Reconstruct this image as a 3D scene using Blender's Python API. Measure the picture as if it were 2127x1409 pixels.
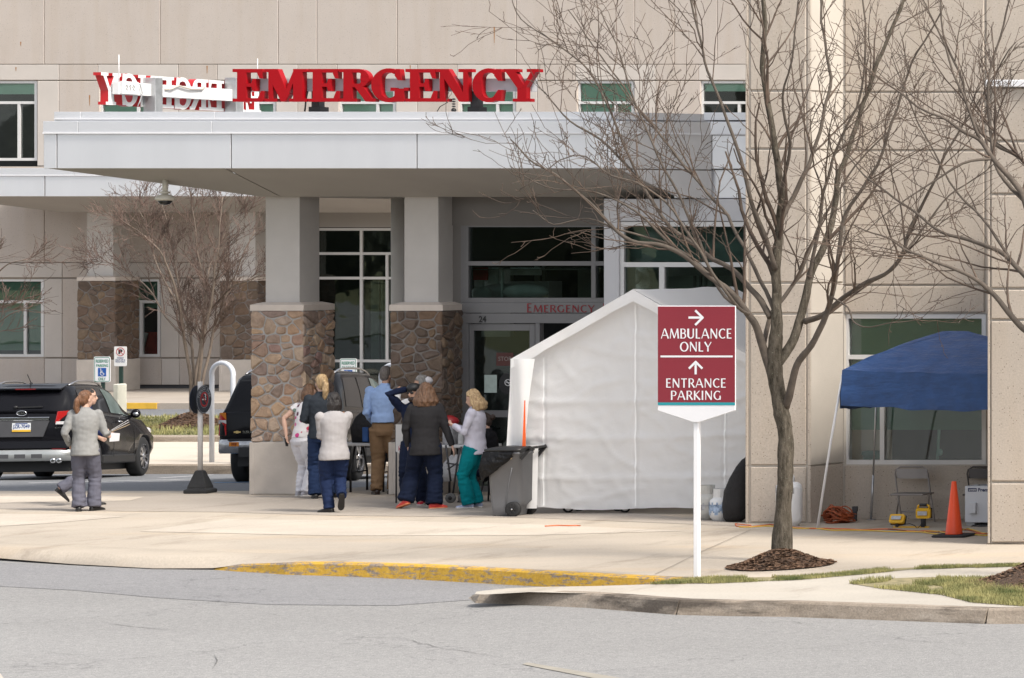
import bpy, bmesh, math, random
from mathutils import Vector, Matrix, noise, Quaternion
R = math.radians
PI = math.pi
for o in list(bpy.data.objects):
    bpy.data.objects.remove(o, do_unlink=True)
scn = bpy.context.scene
COL = scn.collection

# ---------------------------------------------------------------- camera
# The photograph is an upright (shifted lens) view square on to the facade.
F, CX, CY, H = 7400.0, 5000.0, 490.0, 3.9     # focal length and principal point in photo pixels, eye height in m
XO, YO = 29.0, 50.0
cam_d = bpy.data.cameras.new('camera')
cam = bpy.data.objects.new('camera', cam_d)
COL.objects.link(cam)
cam.location = (XO, -YO, H)
cam.rotation_euler = (R(90), 0, 0)
cam_d.sensor_width = 36.0
cam_d.lens = F / 2127 * 36.0
cam_d.shift_x = (1063.5 - CX) / 2127
cam_d.shift_y = -(704.5 - CY) / 2127
cam_d.clip_start = 0.5
cam_d.clip_end = 3000
scn.camera = cam

# ---------------------------------------------------------------- light
SUN_EL, SUN_AZ = R(50), R(22)                 # from the right, 22 degrees towards the camera
sdir = Vector((math.cos(SUN_EL) * math.cos(SUN_AZ), -math.cos(SUN_EL) * math.sin(SUN_AZ), math.sin(SUN_EL)))
world = bpy.data.worlds.new('World')
scn.world = world
world.use_nodes = True
wn = world.node_tree
wn.nodes.clear()
sky = wn.nodes.new('ShaderNodeTexSky')
sky.sky_type = 'NISHITA'
sky.sun_disc = False
sky.sun_elevation = SUN_EL
sky.sun_rotation = math.atan2(sdir.x, sdir.y)
sky.air_density = 1.0
sky.dust_density = 3.0
sky.ozone_density = 1.0
hs = wn.nodes.new('ShaderNodeHueSaturation')   # thin high cloud: a paler sky
hs.inputs['Saturation'].default_value = 0.32
bg = wn.nodes.new('ShaderNodeBackground')
bg.inputs['Strength'].default_value = 0.15
wo = wn.nodes.new('ShaderNodeOutputWorld')
wn.links.new(sky.outputs[0], hs.inputs['Color'])
wn.links.new(hs.outputs[0], bg.inputs[0])
wn.links.new(bg.outputs[0], wo.inputs[0])
sun_d = bpy.data.lights.new('sun', 'SUN')
sun_d.energy = 2.3
sun_d.angle = R(11)
sun_d.color = (1.0, 0.93, 0.82)
sun = bpy.data.objects.new('sun', sun_d)
COL.objects.link(sun)
sun.rotation_euler = sdir.to_track_quat('Z', 'Y').to_euler()
scn.view_settings.view_transform = 'Standard'
scn.view_settings.look = 'None'
scn.view_settings.gamma = 1.0
scn.view_settings.use_curve_mapping = False
scn.view_settings.exposure = 0.85
scn.render.engine = 'CYCLES'
scn.cycles.max_bounces = 7
scn.cycles.transparent_max_bounces = 12
scn.cycles.use_denoising = True
scn.cycles.caustics_reflective = False
scn.cycles.caustics_refractive = False

# ---------------------------------------------------------------- from photo pixels to places
def P(px, py, Y):
    return Vector(((px - CX) * Y / F + XO, Y - YO, H + (CY - py) * Y / F))
def G(px, py, z=0.0):
    return P(px, py, F * (H - z) / (py - CY))
def XW(px, Y):
    return (px - CX) * Y / F + XO
def ZW(py, Y):
    return H + (CY - py) * Y / F
def GY(py, z=0.0):
    return F * (H - z) / (py - CY)

# ---------------------------------------------------------------- mesh building
class MB:
    def __init__(s):
        s.v = []; s.f = []; s.m = []; s.mi = 0; s.sm = []; s.smooth = False
    def add(s, vs, fs):
        b = len(s.v)
        s.v.extend([tuple(p) for p in vs])
        for f in fs:
            s.f.append([b + i for i in f]); s.m.append(s.mi); s.sm.append(s.smooth)
        return b
    def box(s, x0, x1, y0, y1, z0, z1):
        s.add([(x0,y0,z0),(x1,y0,z0),(x1,y1,z0),(x0,y1,z0),(x0,y0,z1),(x1,y0,z1),(x1,y1,z1),(x0,y1,z1)],
              [(0,3,2,1),(4,5,6,7),(0,1,5,4),(1,2,6,5),(2,3,7,6),(3,0,4,7)])
    def fbox(s, x0, x1, y0, y1, Y, d):           # a box whose front face has these photo pixels at distance Y
        s.box(XW(x0,Y), XW(x1,Y), Y-YO, Y-YO+d, ZW(max(y0,y1),Y), ZW(min(y0,y1),Y))
    def obox(s, M, hx, hy, hz):                   # oriented box
        c = [M @ Vector((sx*hx, sy*hy, sz*hz)) for sz in (-1,1) for sx,sy in ((-1,-1),(1,-1),(1,1),(-1,1))]
        s.add(c, [(0,3,2,1),(4,5,6,7),(0,1,5,4),(1,2,6,5),(2,3,7,6),(3,0,4,7)])
    def bar(s, a, b, w, h=None, up=(0,0,1)):
        a = Vector(a); b = Vector(b); h = h or w
        d = (b-a); L = d.length; d.normalize()
        u = Vector(up)
        if abs(d.dot(u)) > .95: u = Vector((0,1,0))
        x = d.cross(u).normalized(); z = x.cross(d)
        M = Matrix((x, d, z)).transposed().to_4x4(); M.translation = (a+b)/2
        s.obox(M, w/2, L/2, h/2)
    def prism(s, pts, ext):                      # planar polygon (3d points) extruded by vector
        n = len(pts); e = Vector(ext)
        vs = [Vector(p) for p in pts] + [Vector(p)+e for p in pts]
        s.add(vs, [list(range(n))[::-1], list(range(n, 2*n))] + [(i,(i+1)%n,n+(i+1)%n,n+i) for i in range(n)])
    def poly(s, pts):
        s.add(pts, [list(range(len(pts)))])
    def tube(s, pts, rad, n=8, cap=True, flat=None):
        pts = [Vector(p) for p in pts]
        if not hasattr(rad, '__len__'): rad = [rad]*len(pts)
        b = len(s.v); k = len(pts)
        u = None
        for i, p in enumerate(pts):
            d = (pts[min(i+1,k-1)] - pts[max(i-1,0)])
            if d.length < 1e-9: d = Vector((0,0,1))
            d.normalize()
            if u is None:
                u = d.orthogonal().normalized()
            else:
                u = u - d*u.dot(d)
                if u.length < 1e-6: u = d.orthogonal()
                u.normalize()
            w = d.cross(u)
            r = rad[i]
            for j in range(n):
                a = 2*PI*j/n
                s.v.append(tuple(p + (u*math.cos(a) + w*math.sin(a))*r))
        for i in range(k-1):
            for j in range(n):
                j2 = (j+1)%n
                s.f.append([b+i*n+j, b+i*n+j2, b+(i+1)*n+j2, b+(i+1)*n+j]); s.m.append(s.mi); s.sm.append(True)
        if cap:
            s.f.append([b+j for j in range(n)][::-1]); s.m.append(s.mi); s.sm.append(False)
            s.f.append([b+(k-1)*n+j for j in range(n)]); s.m.append(s.mi); s.sm.append(False)
    def etube(s, secs, n=16, cap=True):           # sections: (centre, axis_u, axis_v) with lengths as radii
        b = len(s.v); k = len(secs)
        for c,u,v in secs:
            for j in range(n):
                a = 2*PI*j/n
                s.v.append(tuple(Vector(c) + Vector(u)*math.cos(a) + Vector(v)*math.sin(a)))
        for i in range(k-1):
            for j in range(n):
                j2 = (j+1)%n
                s.f.append([b+i*n+j, b+i*n+j2, b+(i+1)*n+j2, b+(i+1)*n+j]); s.m.append(s.mi); s.sm.append(True)
        if cap:
            s.f.append([b+j for j in range(n)][::-1]); s.m.append(s.mi); s.sm.append(True)
            s.f.append([b+(k-1)*n+j for j in range(n)]); s.m.append(s.mi); s.sm.append(True)
    def lathe(s, prof, c=(0,0,0), axis='Z', n=20, M=None, cap=True):
        b = len(s.v); k = len(prof); c = Vector(c)
        for r,z in prof:
            for j in range(n):
                a = 2*PI*j/n
                p = Vector((r*math.cos(a), r*math.sin(a), z))
                if M is not None: p = M @ p
                elif axis == 'Y': p = Vector((p.x, p.z, p.y))
                elif axis == 'X': p = Vector((p.z, p.x, p.y))
                s.v.append(tuple(p + c))
        for i in range(k-1):
            for j in range(n):
                j2 = (j+1)%n
                s.f.append([b+i*n+j, b+i*n+j2, b+(i+1)*n+j2, b+(i+1)*n+j]); s.m.append(s.mi); s.sm.append(True)
        if not cap: return
        s.f.append([b+j for j in range(n)][::-1]); s.m.append(s.mi); s.sm.append(False)
        s.f.append([b+(k-1)*n+j for j in range(n)]); s.m.append(s.mi); s.sm.append(False)
    def ball(s, c, r, nu=12, nv=8, M=None):
        c = Vector(c)
        if not hasattr(r, '__len__'): r = (r,r,r)
        b = len(s.v)
        vs = []
        for i in range(1, nv):
            t = PI*i/nv
            for j in range(nu):
                a = 2*PI*j/nu
                vs.append(Vector((r[0]*math.sin(t)*math.cos(a), r[1]*math.sin(t)*math.sin(a), r[2]*math.cos(t))))
        vs.append(Vector((0,0,r[2]))); vs.append(Vector((0,0,-r[2])))
        if M is not None: vs = [M @ v for v in vs]
        s.v.extend([tuple(v+c) for v in vs])
        fs = []
        for i in range(nv-2):
            for j in range(nu):
                j2=(j+1)%nu
                fs.append([b+i*nu+j, b+(i+1)*nu+j, b+(i+1)*nu+j2, b+i*nu+j2])
        T = b+(nv-1)*nu
        for j in range(nu):
            j2=(j+1)%nu
            fs.append([T, b+j, b+j2]); fs.append([T+1, b+(nv-2)*nu+j2, b+(nv-2)*nu+j])
        for f in fs:
            s.f.append(f); s.m.append(s.mi); s.sm.append(True)
    def xf(s, M, start=0):
        for i in range(start, len(s.v)):
            s.v[i] = tuple(M @ Vector(s.v[i]))
        return s
    def mesh(s, name, mats, bevel=0, fixn=True, seg=1):
        me = bpy.data.meshes.new(name)
        me.from_pydata(s.v, [], s.f)
        if not isinstance(mats, (list, tuple)): mats = [mats]
        for m in mats: me.materials.append(m)
        me.polygons.foreach_set('material_index', s.m)
        me.polygons.foreach_set('use_smooth', s.sm)
        if bevel or fixn:
            bm = bmesh.new(); bm.from_mesh(me)
            if fixn: bmesh.ops.recalc_face_normals(bm, faces=bm.faces)
            if bevel:
                bmesh.ops.bevel(bm, geom=[e for e in bm.edges if e.is_manifold and e.calc_face_angle(0) > .5],
                                offset=bevel, segments=seg, profile=.6, affect='EDGES', clamp_overlap=True)
            bm.to_mesh(me); bm.free()
        me.update()
        return me

def link(o, parent=None):
    COL.objects.link(o)
    if parent is not None:
        o.parent = parent
        top = parent
        while top.parent is not None: top = top.parent
        # every mesh is modelled in world coordinates; only top-level roots carry a location
        o.matrix_parent_inverse = Matrix.Translation(top.location).inverted() if parent is top else Matrix.Identity(4)
    return o
def obj(name, mb, mats, parent=None, bevel=0, fixn=True, label=None, kind=None, seg=1):
    o = bpy.data.objects.new(name, mb.mesh(name, mats, bevel, fixn, seg) if isinstance(mb, MB) else mb)
    link(o, parent)
    if label: o['label'] = label
    if kind: o['kind'] = kind
    return o
def tag(o, label, cat, group=None):
    o['label'] = label; o['category'] = cat
    if group: o['group'] = group
    return o
def thing(name, label, cat, loc, group=None):
    o = bpy.data.objects.new(name, None)
    o.empty_display_size = .2
    o.location = loc
    COL.objects.link(o)
    return tag(o, label, cat, group)
def structure(name, mb, mats, bevel=0, fixn=True):
    o = obj(name, mb, mats, None, bevel, fixn)
    o['kind'] = 'structure'
    return o
def copy_tree(o, parent=None):
    c = o.copy(); COL.objects.link(c)
    if parent is not None: c.parent = parent
    for ch in list(o.children): copy_tree(ch, c)
    return c

# ---------------------------------------------------------------- materials
def nodes(name):
    m = bpy.data.materials.new(name); m.use_nodes = True
    nt = m.node_tree
    return m, nt, nt.nodes['Principled BSDF']
def N(nt, t, **kw):
    n = nt.nodes.new(t)
    for k, v in kw.items():
        if k in n.inputs: n.inputs[k].default_value = v
        else: setattr(n, k, v)
    return n
def noise_n(nt, scale, detail=4, rough=.55, coord='Object', stretch=None):
    tc = N(nt, 'ShaderNodeTexCoord')
    src = tc.outputs[coord]
    if stretch:
        mp = N(nt, 'ShaderNodeMapping'); mp.inputs['Scale'].default_value = stretch
        nt.links.new(src, mp.inputs[0]); src = mp.outputs[0]
    n = N(nt, 'ShaderNodeTexNoise'); n.inputs['Scale'].default_value = scale
    n.inputs['Detail'].default_value = detail; n.inputs['Roughness'].default_value = rough
    nt.links.new(src, n.inputs['Vector'])
    return n
def ramp(nt, src, stops, interp='LINEAR'):
    r = N(nt, 'ShaderNodeValToRGB'); r.color_ramp.interpolation = interp
    e = r.color_ramp.elements
    while len(e) < len(stops): e.new(.5)
    for i,(p,c) in enumerate(stops):
        e[i].position = p; e[i].color = (*c, 1) if len(c) == 3 else c
    nt.links.new(src, r.inputs[0])
    return r
def mix(nt, fac, a, b, mode='MIX'):
    m = N(nt, 'ShaderNodeMix', data_type='RGBA', blend_type=mode)
    for s, v in ((m.inputs[0], fac), (m.inputs[6], a), (m.inputs[7], b)):
        if hasattr(v, 'default_value') or hasattr(v, 'is_linked'): nt.links.new(v, s)
        else: s.default_value = v if not hasattr(v, '__len__') else (*v, 1) if len(v) == 3 else v
    return m.outputs[2]
def bump(nt, bs, src, strength=.3, dist=.01):
    b = N(nt, 'ShaderNodeBump'); b.inputs['Strength'].default_value = strength; b.inputs['Distance'].default_value = dist
    nt.links.new(src, b.inputs['Height']); nt.links.new(b.outputs[0], bs.inputs['Normal'])
    return b
def dim(c, k): return tuple(min(1, x*k) for x in c)
def mat(name, col, rough=.6, metal=0.0, var=.12, scale=3.0, bmp=0.0, bscale=60.0, spec=.5, coat=0.0, stretch=None, bdist=.01, tint=None):
    m, nt, bs = nodes(name)
    n = noise_n(nt, scale, 5, .6, stretch=stretch)
    r = ramp(nt, n.outputs[0], [(.3, dim(col, 1-var)), (.7, dim(tint or col, 1+var))])
    nt.links.new(r.outputs[0], bs.inputs['Base Color'])
    bs.inputs['Roughness'].default_value = rough; bs.inputs['Metallic'].default_value = metal
    bs.inputs['Specular IOR Level'].default_value = spec
    bs.inputs['Coat Weight'].default_value = coat; bs.inputs['Coat Roughness'].default_value = .04
    if bmp:
        bump(nt, bs, noise_n(nt, bscale, 4, .6, stretch=stretch).outputs[0], bmp, bdist)
    return m
def mat_agg(name, col, speck=.5, dens=26, var=.05, stain=.1, light=True):        # exposed aggregate precast concrete
    m, nt, bs = nodes(name)
    big = noise_n(nt, .9, 5, .65)
    base = ramp(nt, big.outputs[0], [(.25, dim(col, 1-stain)), (.75, dim(col, 1+stain*.5))]).outputs[0]
    tc = N(nt, 'ShaderNodeTexCoord')
    v = N(nt, 'ShaderNodeTexVoronoi'); v.inputs['Scale'].default_value = dens
    nt.links.new(tc.outputs['Object'], v.inputs['Vector'])
    sep = N(nt, 'ShaderNodeSeparateColor'); nt.links.new(v.outputs['Color'], sep.inputs[0])
    dark = ramp(nt, sep.outputs[0], [(.0, (1,1,1)), (.10, (1,1,1)), (.13, (0,0,0))], 'LINEAR').outputs[0]
    dd = ramp(nt, v.outputs['Distance'], [(.20, (1,1,1)), (.34, (0,0,0))]).outputs[0]
    fac = N(nt, 'ShaderNodeMath', operation='MULTIPLY'); nt.links.new(dark, fac.inputs[0]); nt.links.new(dd, fac.inputs[1])
    f2 = N(nt, 'ShaderNodeMath', operation='MULTIPLY'); nt.links.new(fac.outputs[0], f2.inputs[0]); f2.inputs[1].default_value = speck
    c1 = mix(nt, f2.outputs[0], base, (.07,.05,.04))
    fine = noise_n(nt, 45, 3, .7)
    fr = ramp(nt, fine.outputs[0], [(.35, dim((1,1,1), 1-var*2)), (.65, dim((1,1,1), 1.0))]).outputs[0]
    c2 = mix(nt, 1.0, c1, fr, 'MULTIPLY')
    rs = noise_n(nt, 1.6, 3, .5, stretch=(3.5, 3.5, .35))
    rr = ramp(nt, rs.outputs[0], [(.42, (1,1,1)), (.75, dim((.96,.94,.91), 1))]).outputs[0]
    c3 = mix(nt, 1.0, c2, rr, 'MULTIPLY')
    nt.links.new(c3, bs.inputs['Base Color'])
    bs.inputs['Roughness'].default_value = .9; bs.inputs['Specular IOR Level'].default_value = .2
    bump(nt, bs, fine.outputs[0], .5, .004)
    return m
def mat_glass(name, tint=(.55,.62,.58), dark=.75, rough=.015, wob=.02):
    m = bpy.data.materials.new(name); m.use_nodes = True
    nt = m.node_tree; nt.nodes.clear()
    out = N(nt, 'ShaderNodeOutputMaterial')
    tr = N(nt, 'ShaderNodeBsdfTransparent'); tr.inputs[0].default_value = (*dim(tint, dark), 1)
    gl = N(nt, 'ShaderNodeBsdfGlossy'); gl.inputs['Roughness'].default_value = rough; gl.inputs[0].default_value = (.9,.95,.95,1)
    fr = N(nt, 'ShaderNodeFresnel'); fr.inputs[0].default_value = 1.52
    mul = N(nt, 'ShaderNodeMath', operation='MULTIPLY'); mul.inputs[1].default_value = 1.15
    nt.links.new(fr.outputs[0], mul.inputs[0])
    mx = N(nt, 'ShaderNodeMixShader')
    nt.links.new(mul.outputs[0], mx.inputs[0]); nt.links.new(tr.outputs[0], mx.inputs[1]); nt.links.new(gl.outputs[0], mx.inputs[2])
    nt.links.new(mx.outputs[0], out.inputs[0])
    if wob:
        n = noise_n(nt, 1.3, 2, .5)
        b = N(nt, 'ShaderNodeBump'); b.inputs['Strength'].default_value = wob*6; b.inputs['Distance'].default_value = .05
        nt.links.new(n.outputs[0], b.inputs['Height']); nt.links.new(b.outputs[0], gl.inputs['Normal']); nt.links.new(b.outputs[0], fr.inputs['Normal'])
    return m
def mat_stone(name, ramp_cols, seam=False):
    m, nt, bs = nodes(name)
    oi = N(nt, 'ShaderNodeObjectInfo')
    r = ramp(nt, oi.outputs['Random'], [(i/(len(ramp_cols)-1)*.98+.01, c) for i,c in enumerate(ramp_cols)], 'LINEAR').outputs[0]
    n = noise_n(nt, 9, 6, .7)
    nr = ramp(nt, n.outputs[0], [(.25, (.62,.58,.56)), (.5,(.95,.93,.92)), (.78, (1.25,1.2,1.15))]).outputs[0]
    c = mix(nt, 1.0, r, nr, 'MULTIPLY')
    nt.links.new(c, bs.inputs['Base Color'])
    bs.inputs['Roughness'].default_value = .92; bs.inputs['Specular IOR Level'].default_value = .25
    bump(nt, bs, noise_n(nt, 26, 6, .7).outputs[0], .9, .02)
    return m

BEIGE = mat_agg('precast_aggregate', (.55,.485,.435), .35, 34, .06, .06)
BEIGE_W = mat_agg('precast_aggregate_wing', (.52,.455,.39), .75, 46, .08, .08)
SMOOTH = mat('precast_smooth', (.55,.50,.455), .85, var=.06, scale=1.2, bmp=.15, bscale=80)
SMOOTH_W = mat('precast_reveal', (.50,.455,.40), .85, var=.06, scale=1.5, bmp=.2, bscale=60)
RUST = mat('rust_stain', (.34,.16,.05), .9, var=.3, scale=20)
METAL_P = mat('grey_metal_panel', (.84,.84,.86), .42, .75, var=.03, scale=.9, stretch=(2.2,1,.25))
METAL_C = mat('grey_metal_coping', (.80,.80,.82), .42, .7, var=.025, scale=.6)
TRIM_W = mat('white_trim', (.78,.78,.80), .4, var=.02)
JOINT_L = mat('joint_mastic', (.30,.26,.22), .8, var=.1)
MORTAR_D = mat('mortar_dark', (.20,.18,.165), .95, var=.15, scale=12, bmp=.5, bscale=90)  # darker mortar to go with the shaded STONE_D
JOINT = mat('joint_sealant', (.20,.17,.14), .8, var=.1)
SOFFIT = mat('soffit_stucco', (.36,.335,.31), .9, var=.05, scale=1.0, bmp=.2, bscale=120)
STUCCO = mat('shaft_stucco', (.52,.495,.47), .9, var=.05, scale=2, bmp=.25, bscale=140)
CAPST = mat('cap_stone', (.60,.53,.47), .85, var=.06, scale=4, bmp=.2)
BASECON = mat('base_concrete', (.50,.45,.40), .85, var=.12, scale=2.2, bmp=.2, bscale=50)
MORTAR = mat('mortar', (.40,.385,.37), .95, var=.12, scale=12, bmp=.5, bscale=90)
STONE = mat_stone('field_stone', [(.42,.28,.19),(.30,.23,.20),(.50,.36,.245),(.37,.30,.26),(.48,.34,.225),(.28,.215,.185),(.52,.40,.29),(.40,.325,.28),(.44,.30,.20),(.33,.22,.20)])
STONE_D = mat_stone('field_stone_shaded', [(.17,.12,.09),(.13,.105,.09),(.21,.15,.10),(.15,.12,.105),(.19,.13,.09),(.11,.085,.07),(.22,.165,.115)])  # copy of STONE with shade put into its colours
ALU = mat('anodised_frame', (.50,.49,.49), .4, .35, var=.03)
ALU_L = mat('window_frame_light', (.66,.65,.64), .45, .1, var=.03)
GLASS = mat_glass('window_glass', (.98,1.0,.99), .98, wob=.003)
GLASS_D = mat_glass('entrance_glass', (.66,.74,.71), .9, wob=.012)
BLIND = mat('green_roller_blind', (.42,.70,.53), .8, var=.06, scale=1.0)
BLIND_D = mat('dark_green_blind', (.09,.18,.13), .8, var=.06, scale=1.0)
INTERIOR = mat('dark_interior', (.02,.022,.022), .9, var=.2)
INT_L = mat('interior_partition', (.30,.31,.29), .8, var=.1)
RED = mat('red_sign_face', (.36,.003,.008), .45, var=.05, scale=3, spec=.2)
RED_S = mat('red_letter_return', (.50,.02,.025), .3, var=.04, scale=3)
WHITE = mat('white_paint', (.72,.72,.72), .45, var=.03)
BLACK = mat('black_plastic', (.014,.014,.015), .5, var=.2)
RUBBER = mat('black_rubber', (.018,.018,.019), .75, var=.25, scale=20, bmp=.2)
STEEL = mat('galvanised_steel', (.45,.46,.47), .35, .7, var=.15, scale=9)
CHROME = mat('chrome', (.75,.75,.76), .12, 1.0, var=.05)
DKGREY = mat('dark_grey', (.06,.06,.065), .6, var=.15)
TXT_BLACK = mat('black_lettering', (.012,.012,.012), .5)
TXT_RED = mat('dark_red_lettering', (.22,.014,.02), .5)
# ================================================================ ground
def mat_concrete(name, col, yellow=.0):
    m, nt, bs = nodes(name)
    n1 = noise_n(nt, .35, 5, .6, stretch=(1,1.6,1))
    c1 = ramp(nt, n1.outputs[0], [(.3, dim(col,.88)), (.7, dim(col,1.1))]).outputs[0]
    n2 = noise_n(nt, .55, 4, .65, stretch=(.5,1.8,1))
    ye = ramp(nt, n2.outputs[0], [(.52,(0,0,0)), (.72,(1,1,1))]).outputs[0]
    f = N(nt,'ShaderNodeMath',operation='MULTIPLY'); nt.links.new(ye,f.inputs[0]); f.inputs[1].default_value = yellow
    c2 = mix(nt, f.outputs[0], c1, (.60,.40,.20))
    n3 = noise_n(nt, 30, 5, .75)
    c3 = mix(nt, 1.0, c2, ramp(nt, n3.outputs[0], [(.3,(.86,.86,.86)),(.7,(1.08,1.08,1.08))]).outputs[0], 'MULTIPLY')
    n4 = noise_n(nt, 1.1, 6, .7, stretch=(1.0,.35,1))
    st = ramp(nt, n4.outputs[0], [(.30,(.74,.72,.70)),(.46,(1,1,1))]).outputs[0]
    c4 = mix(nt, 1.0, c3, st, 'MULTIPLY')
    nt.links.new(c4, bs.inputs['Base Color'])
    bs.inputs['Roughness'].default_value = .9; bs.inputs['Specular IOR Level'].default_value = .25
    bump(nt, bs, n3.outputs[0], .35, .004)
    return m
def mat_asphalt(name, col, patch=.1):
    m, nt, bs = nodes(name)
    n1 = noise_n(nt, .16, 4, .55, stretch=(.6,1.6,1))
    c1 = ramp(nt, n1.outputs[0], [(.35, dim(col,1-patch)), (.65, dim(col,1+patch))]).outputs[0]
    tc = N(nt,'ShaderNodeTexCoord')
    v = N(nt,'ShaderNodeTexVoronoi'); v.inputs['Scale'].default_value = 85
    nt.links.new(tc.outputs['Object'], v.inputs['Vector'])
    sep = N(nt,'ShaderNodeSeparateColor'); nt.links.new(v.outputs['Color'], sep.inputs[0])
    c2 = mix(nt, 1.0, c1, ramp(nt, sep.outputs[0], [(0,(.78,.78,.79)),(.5,(1,1,1)),(1,(1.28,1.27,1.25))]).outputs[0], 'MULTIPLY')
    n2 = noise_n(nt, 12, 5, .7)
    c3 = mix(nt, 1.0, c2, ramp(nt, n2.outputs[0], [(.3,(.86,.86,.87)),(.7,(1.1,1.1,1.1))]).outputs[0], 'MULTIPLY')
    # hairline cracks
    wv = N(nt,'ShaderNodeTexVoronoi', feature='DISTANCE_TO_EDGE'); wv.inputs['Scale'].default_value = .16
    nz = noise_n(nt, .8, 4, .6)
    mp = N(nt,'ShaderNodeVectorMath', operation='ADD'); nt.links.new(tc.outputs['Object'], mp.inputs[0])
    sc = N(nt,'ShaderNodeVectorMath', operation='SCALE'); nt.links.new(nz.outputs['Color'], sc.inputs[0]); sc.inputs['Scale'].default_value = 2.2
    nt.links.new(sc.outputs[0], mp.inputs[1]); nt.links.new(mp.outputs[0], wv.inputs['Vector'])
    ck = ramp(nt, wv.outputs['Distance'], [(.0,(.70,.70,.71)),(.0016,(.78,.78,.79)),(.0035,(1,1,1))]).outputs[0]
    c4 = mix(nt, 1.0, c3, ck, 'MULTIPLY')
    nt.links.new(c4, bs.inputs['Base Color'])
    bs.inputs['Roughness'].default_value = .85; bs.inputs['Specular IOR Level'].default_value = .3
    bump(nt, bs, v.outputs['Distance'], .35, .006)
    return m
CONC = mat_concrete('plaza_concrete', (.45,.392,.325), .22)
CONC_L = mat_concrete('plaza_concrete_pale', (.52,.46,.39), .12)
CONC_G = mat_concrete('plaza_concrete_grey', (.375,.33,.285), .05)
CONC_W = mat_concrete('walk_concrete', (.43,.395,.345), .06)
def mat_kerb():
    m, nt, bs = nodes('kerb_concrete')
    n = noise_n(nt, 2.2, 7, .7, stretch=(.5,1,2))
    c = ramp(nt, n.outputs[0], [(.25,(.17,.135,.10)),(.5,(.29,.24,.19)),(.75,(.38,.33,.275))]).outputs[0]
    n2 = noise_n(nt, 1.3, 5, .65, stretch=(.35,1,2.5))
    sc = ramp(nt, n2.outputs[0], [(.36,(.35,.34,.34)),(.46,(1,1,1))]).outputs[0]
    n3 = noise_n(nt, 40, 4, .7)
    c2 = mix(nt, 1.0, c, sc, 'MULTIPLY')
    nt.links.new(mix(nt, 1.0, c2, ramp(nt, n3.outputs[0], [(.3,(.75,.75,.75)),(.7,(1.15,1.15,1.15))]).outputs[0], 'MULTIPLY'), bs.inputs['Base Color'])
    bs.inputs['Roughness'].default_value = .9; bump(nt, bs, n3.outputs[0], .6, .01)
    return m
CURB = mat_kerb()
ASPH = mat_asphalt('asphalt', (.245,.241,.236), .05)
ASPH_P = mat_asphalt('asphalt_patch', (.216,.214,.218), .06)
ASPH_L = mat_asphalt('lot_asphalt', (.165,.17,.18), .08)
PAINT_W = mat('road_paint_white', (.62,.62,.62), .8, var=.15, scale=6)
PAINT_B = mat('road_paint_blue', (.16,.36,.62), .8, var=.15, scale=6)
PAINT_Y = mat('road_paint_yellow_old', (.285,.262,.222), .85, var=.10, scale=4)
PAINT_YB = mat('road_paint_yellow', (.70,.42,.05), .8, var=.15, scale=4)
def mat_curb_paint():
    m, nt, bs = nodes('worn_yellow_kerb')
    n = noise_n(nt, 8, 9, .8, stretch=(.5,.5,1.8))
    f = ramp(nt, n.outputs[0], [(.44,(0,0,0)),(.51,(1,1,1))]).outputs[0]
    n2 = noise_n(nt, 22, 4, .7)
    con = ramp(nt, n2.outputs[0], [(.3,(.17,.13,.10)),(.7,(.36,.30,.25))]).outputs[0]
    ye = ramp(nt, n2.outputs[0], [(.3,(.50,.28,.025)),(.7,(.66,.40,.05))]).outputs[0]
    nt.links.new(mix(nt, f, con, ye), bs.inputs['Base Color'])
    bs.inputs['Roughness'].default_value = .8
    bump(nt, bs, n2.outputs[0], .6, .01)
    return m
CURB_Y = mat_curb_paint()
GRASS_B = mat('lawn_soil', (.10,.11,.045), .95, var=.35, scale=9, bmp=.5, tint=(.16,.15,.07))
LAWN = mat('thin_lawn', (.17,.16,.075), .95, var=.3, scale=7, bmp=.6, bscale=70, tint=(.27,.225,.13))
MULCH = mat('bark_mulch', (.085,.05,.032), .95, var=.5, scale=14, bmp=1.0, bscale=50, bdist=.05)
MULCH_C = mat('bark_chip', (.13,.075,.045), .95, var=.45, scale=5)
GRASS_M = mat('grass_blades', (.115,.155,.04), .8, var=.4, scale=2.2, tint=(.27,.24,.10))

LOT_S = .046
def lotz(Y): return -LOT_S*(Y-54.45)
def lot_pt(px, py, dz=0.0):
    # point on the sloping parking lot seen at this pixel
    k = (py-CY)/F
    Y = (H - LOT_S*54.45 - dz) / (k - LOT_S) if abs(k-LOT_S) > 1e-9 else 60
    return P(px, py, Y)
# street: one sheet to the horizon
mb = MB()
mb.poly([(-900,-70,-.15),(900,-70,-.15),(900,-3.0,-.15),(-900,-3.0,-.15)])
structure('street', mb, ASPH)
mb = MB()
mb.poly([(-900,-3.0,-.78),(900,-3.0,-.78),(900,1200,-.78),(-900,1200,-.78)])
mb.poly([(-900,-1200,-.16),(900,-1200,-.16),(900,-69.9,-.16),(-900,-69.9,-.16)])
mb.poly([(-900,-3.0,-.78),(-900,-3.0,-.15),(900,-3.0,-.15),(900,-3.0,-.78)])
structure('ground', mb, GRASS_B)

# the resurfaced strip of street
strip = [(-40,1166),(150,1176),(320,1183),(470,1187),(700,1196),(1000,1213),(1060,1240),(820,1258),(560,1256),(330,1242),(150,1226),(-40,1216)]
mb = MB(); mb.poly([G(x,y,-.146) for x,y in strip])
structure('asphalt_patch', mb, ASPH_P)
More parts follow.
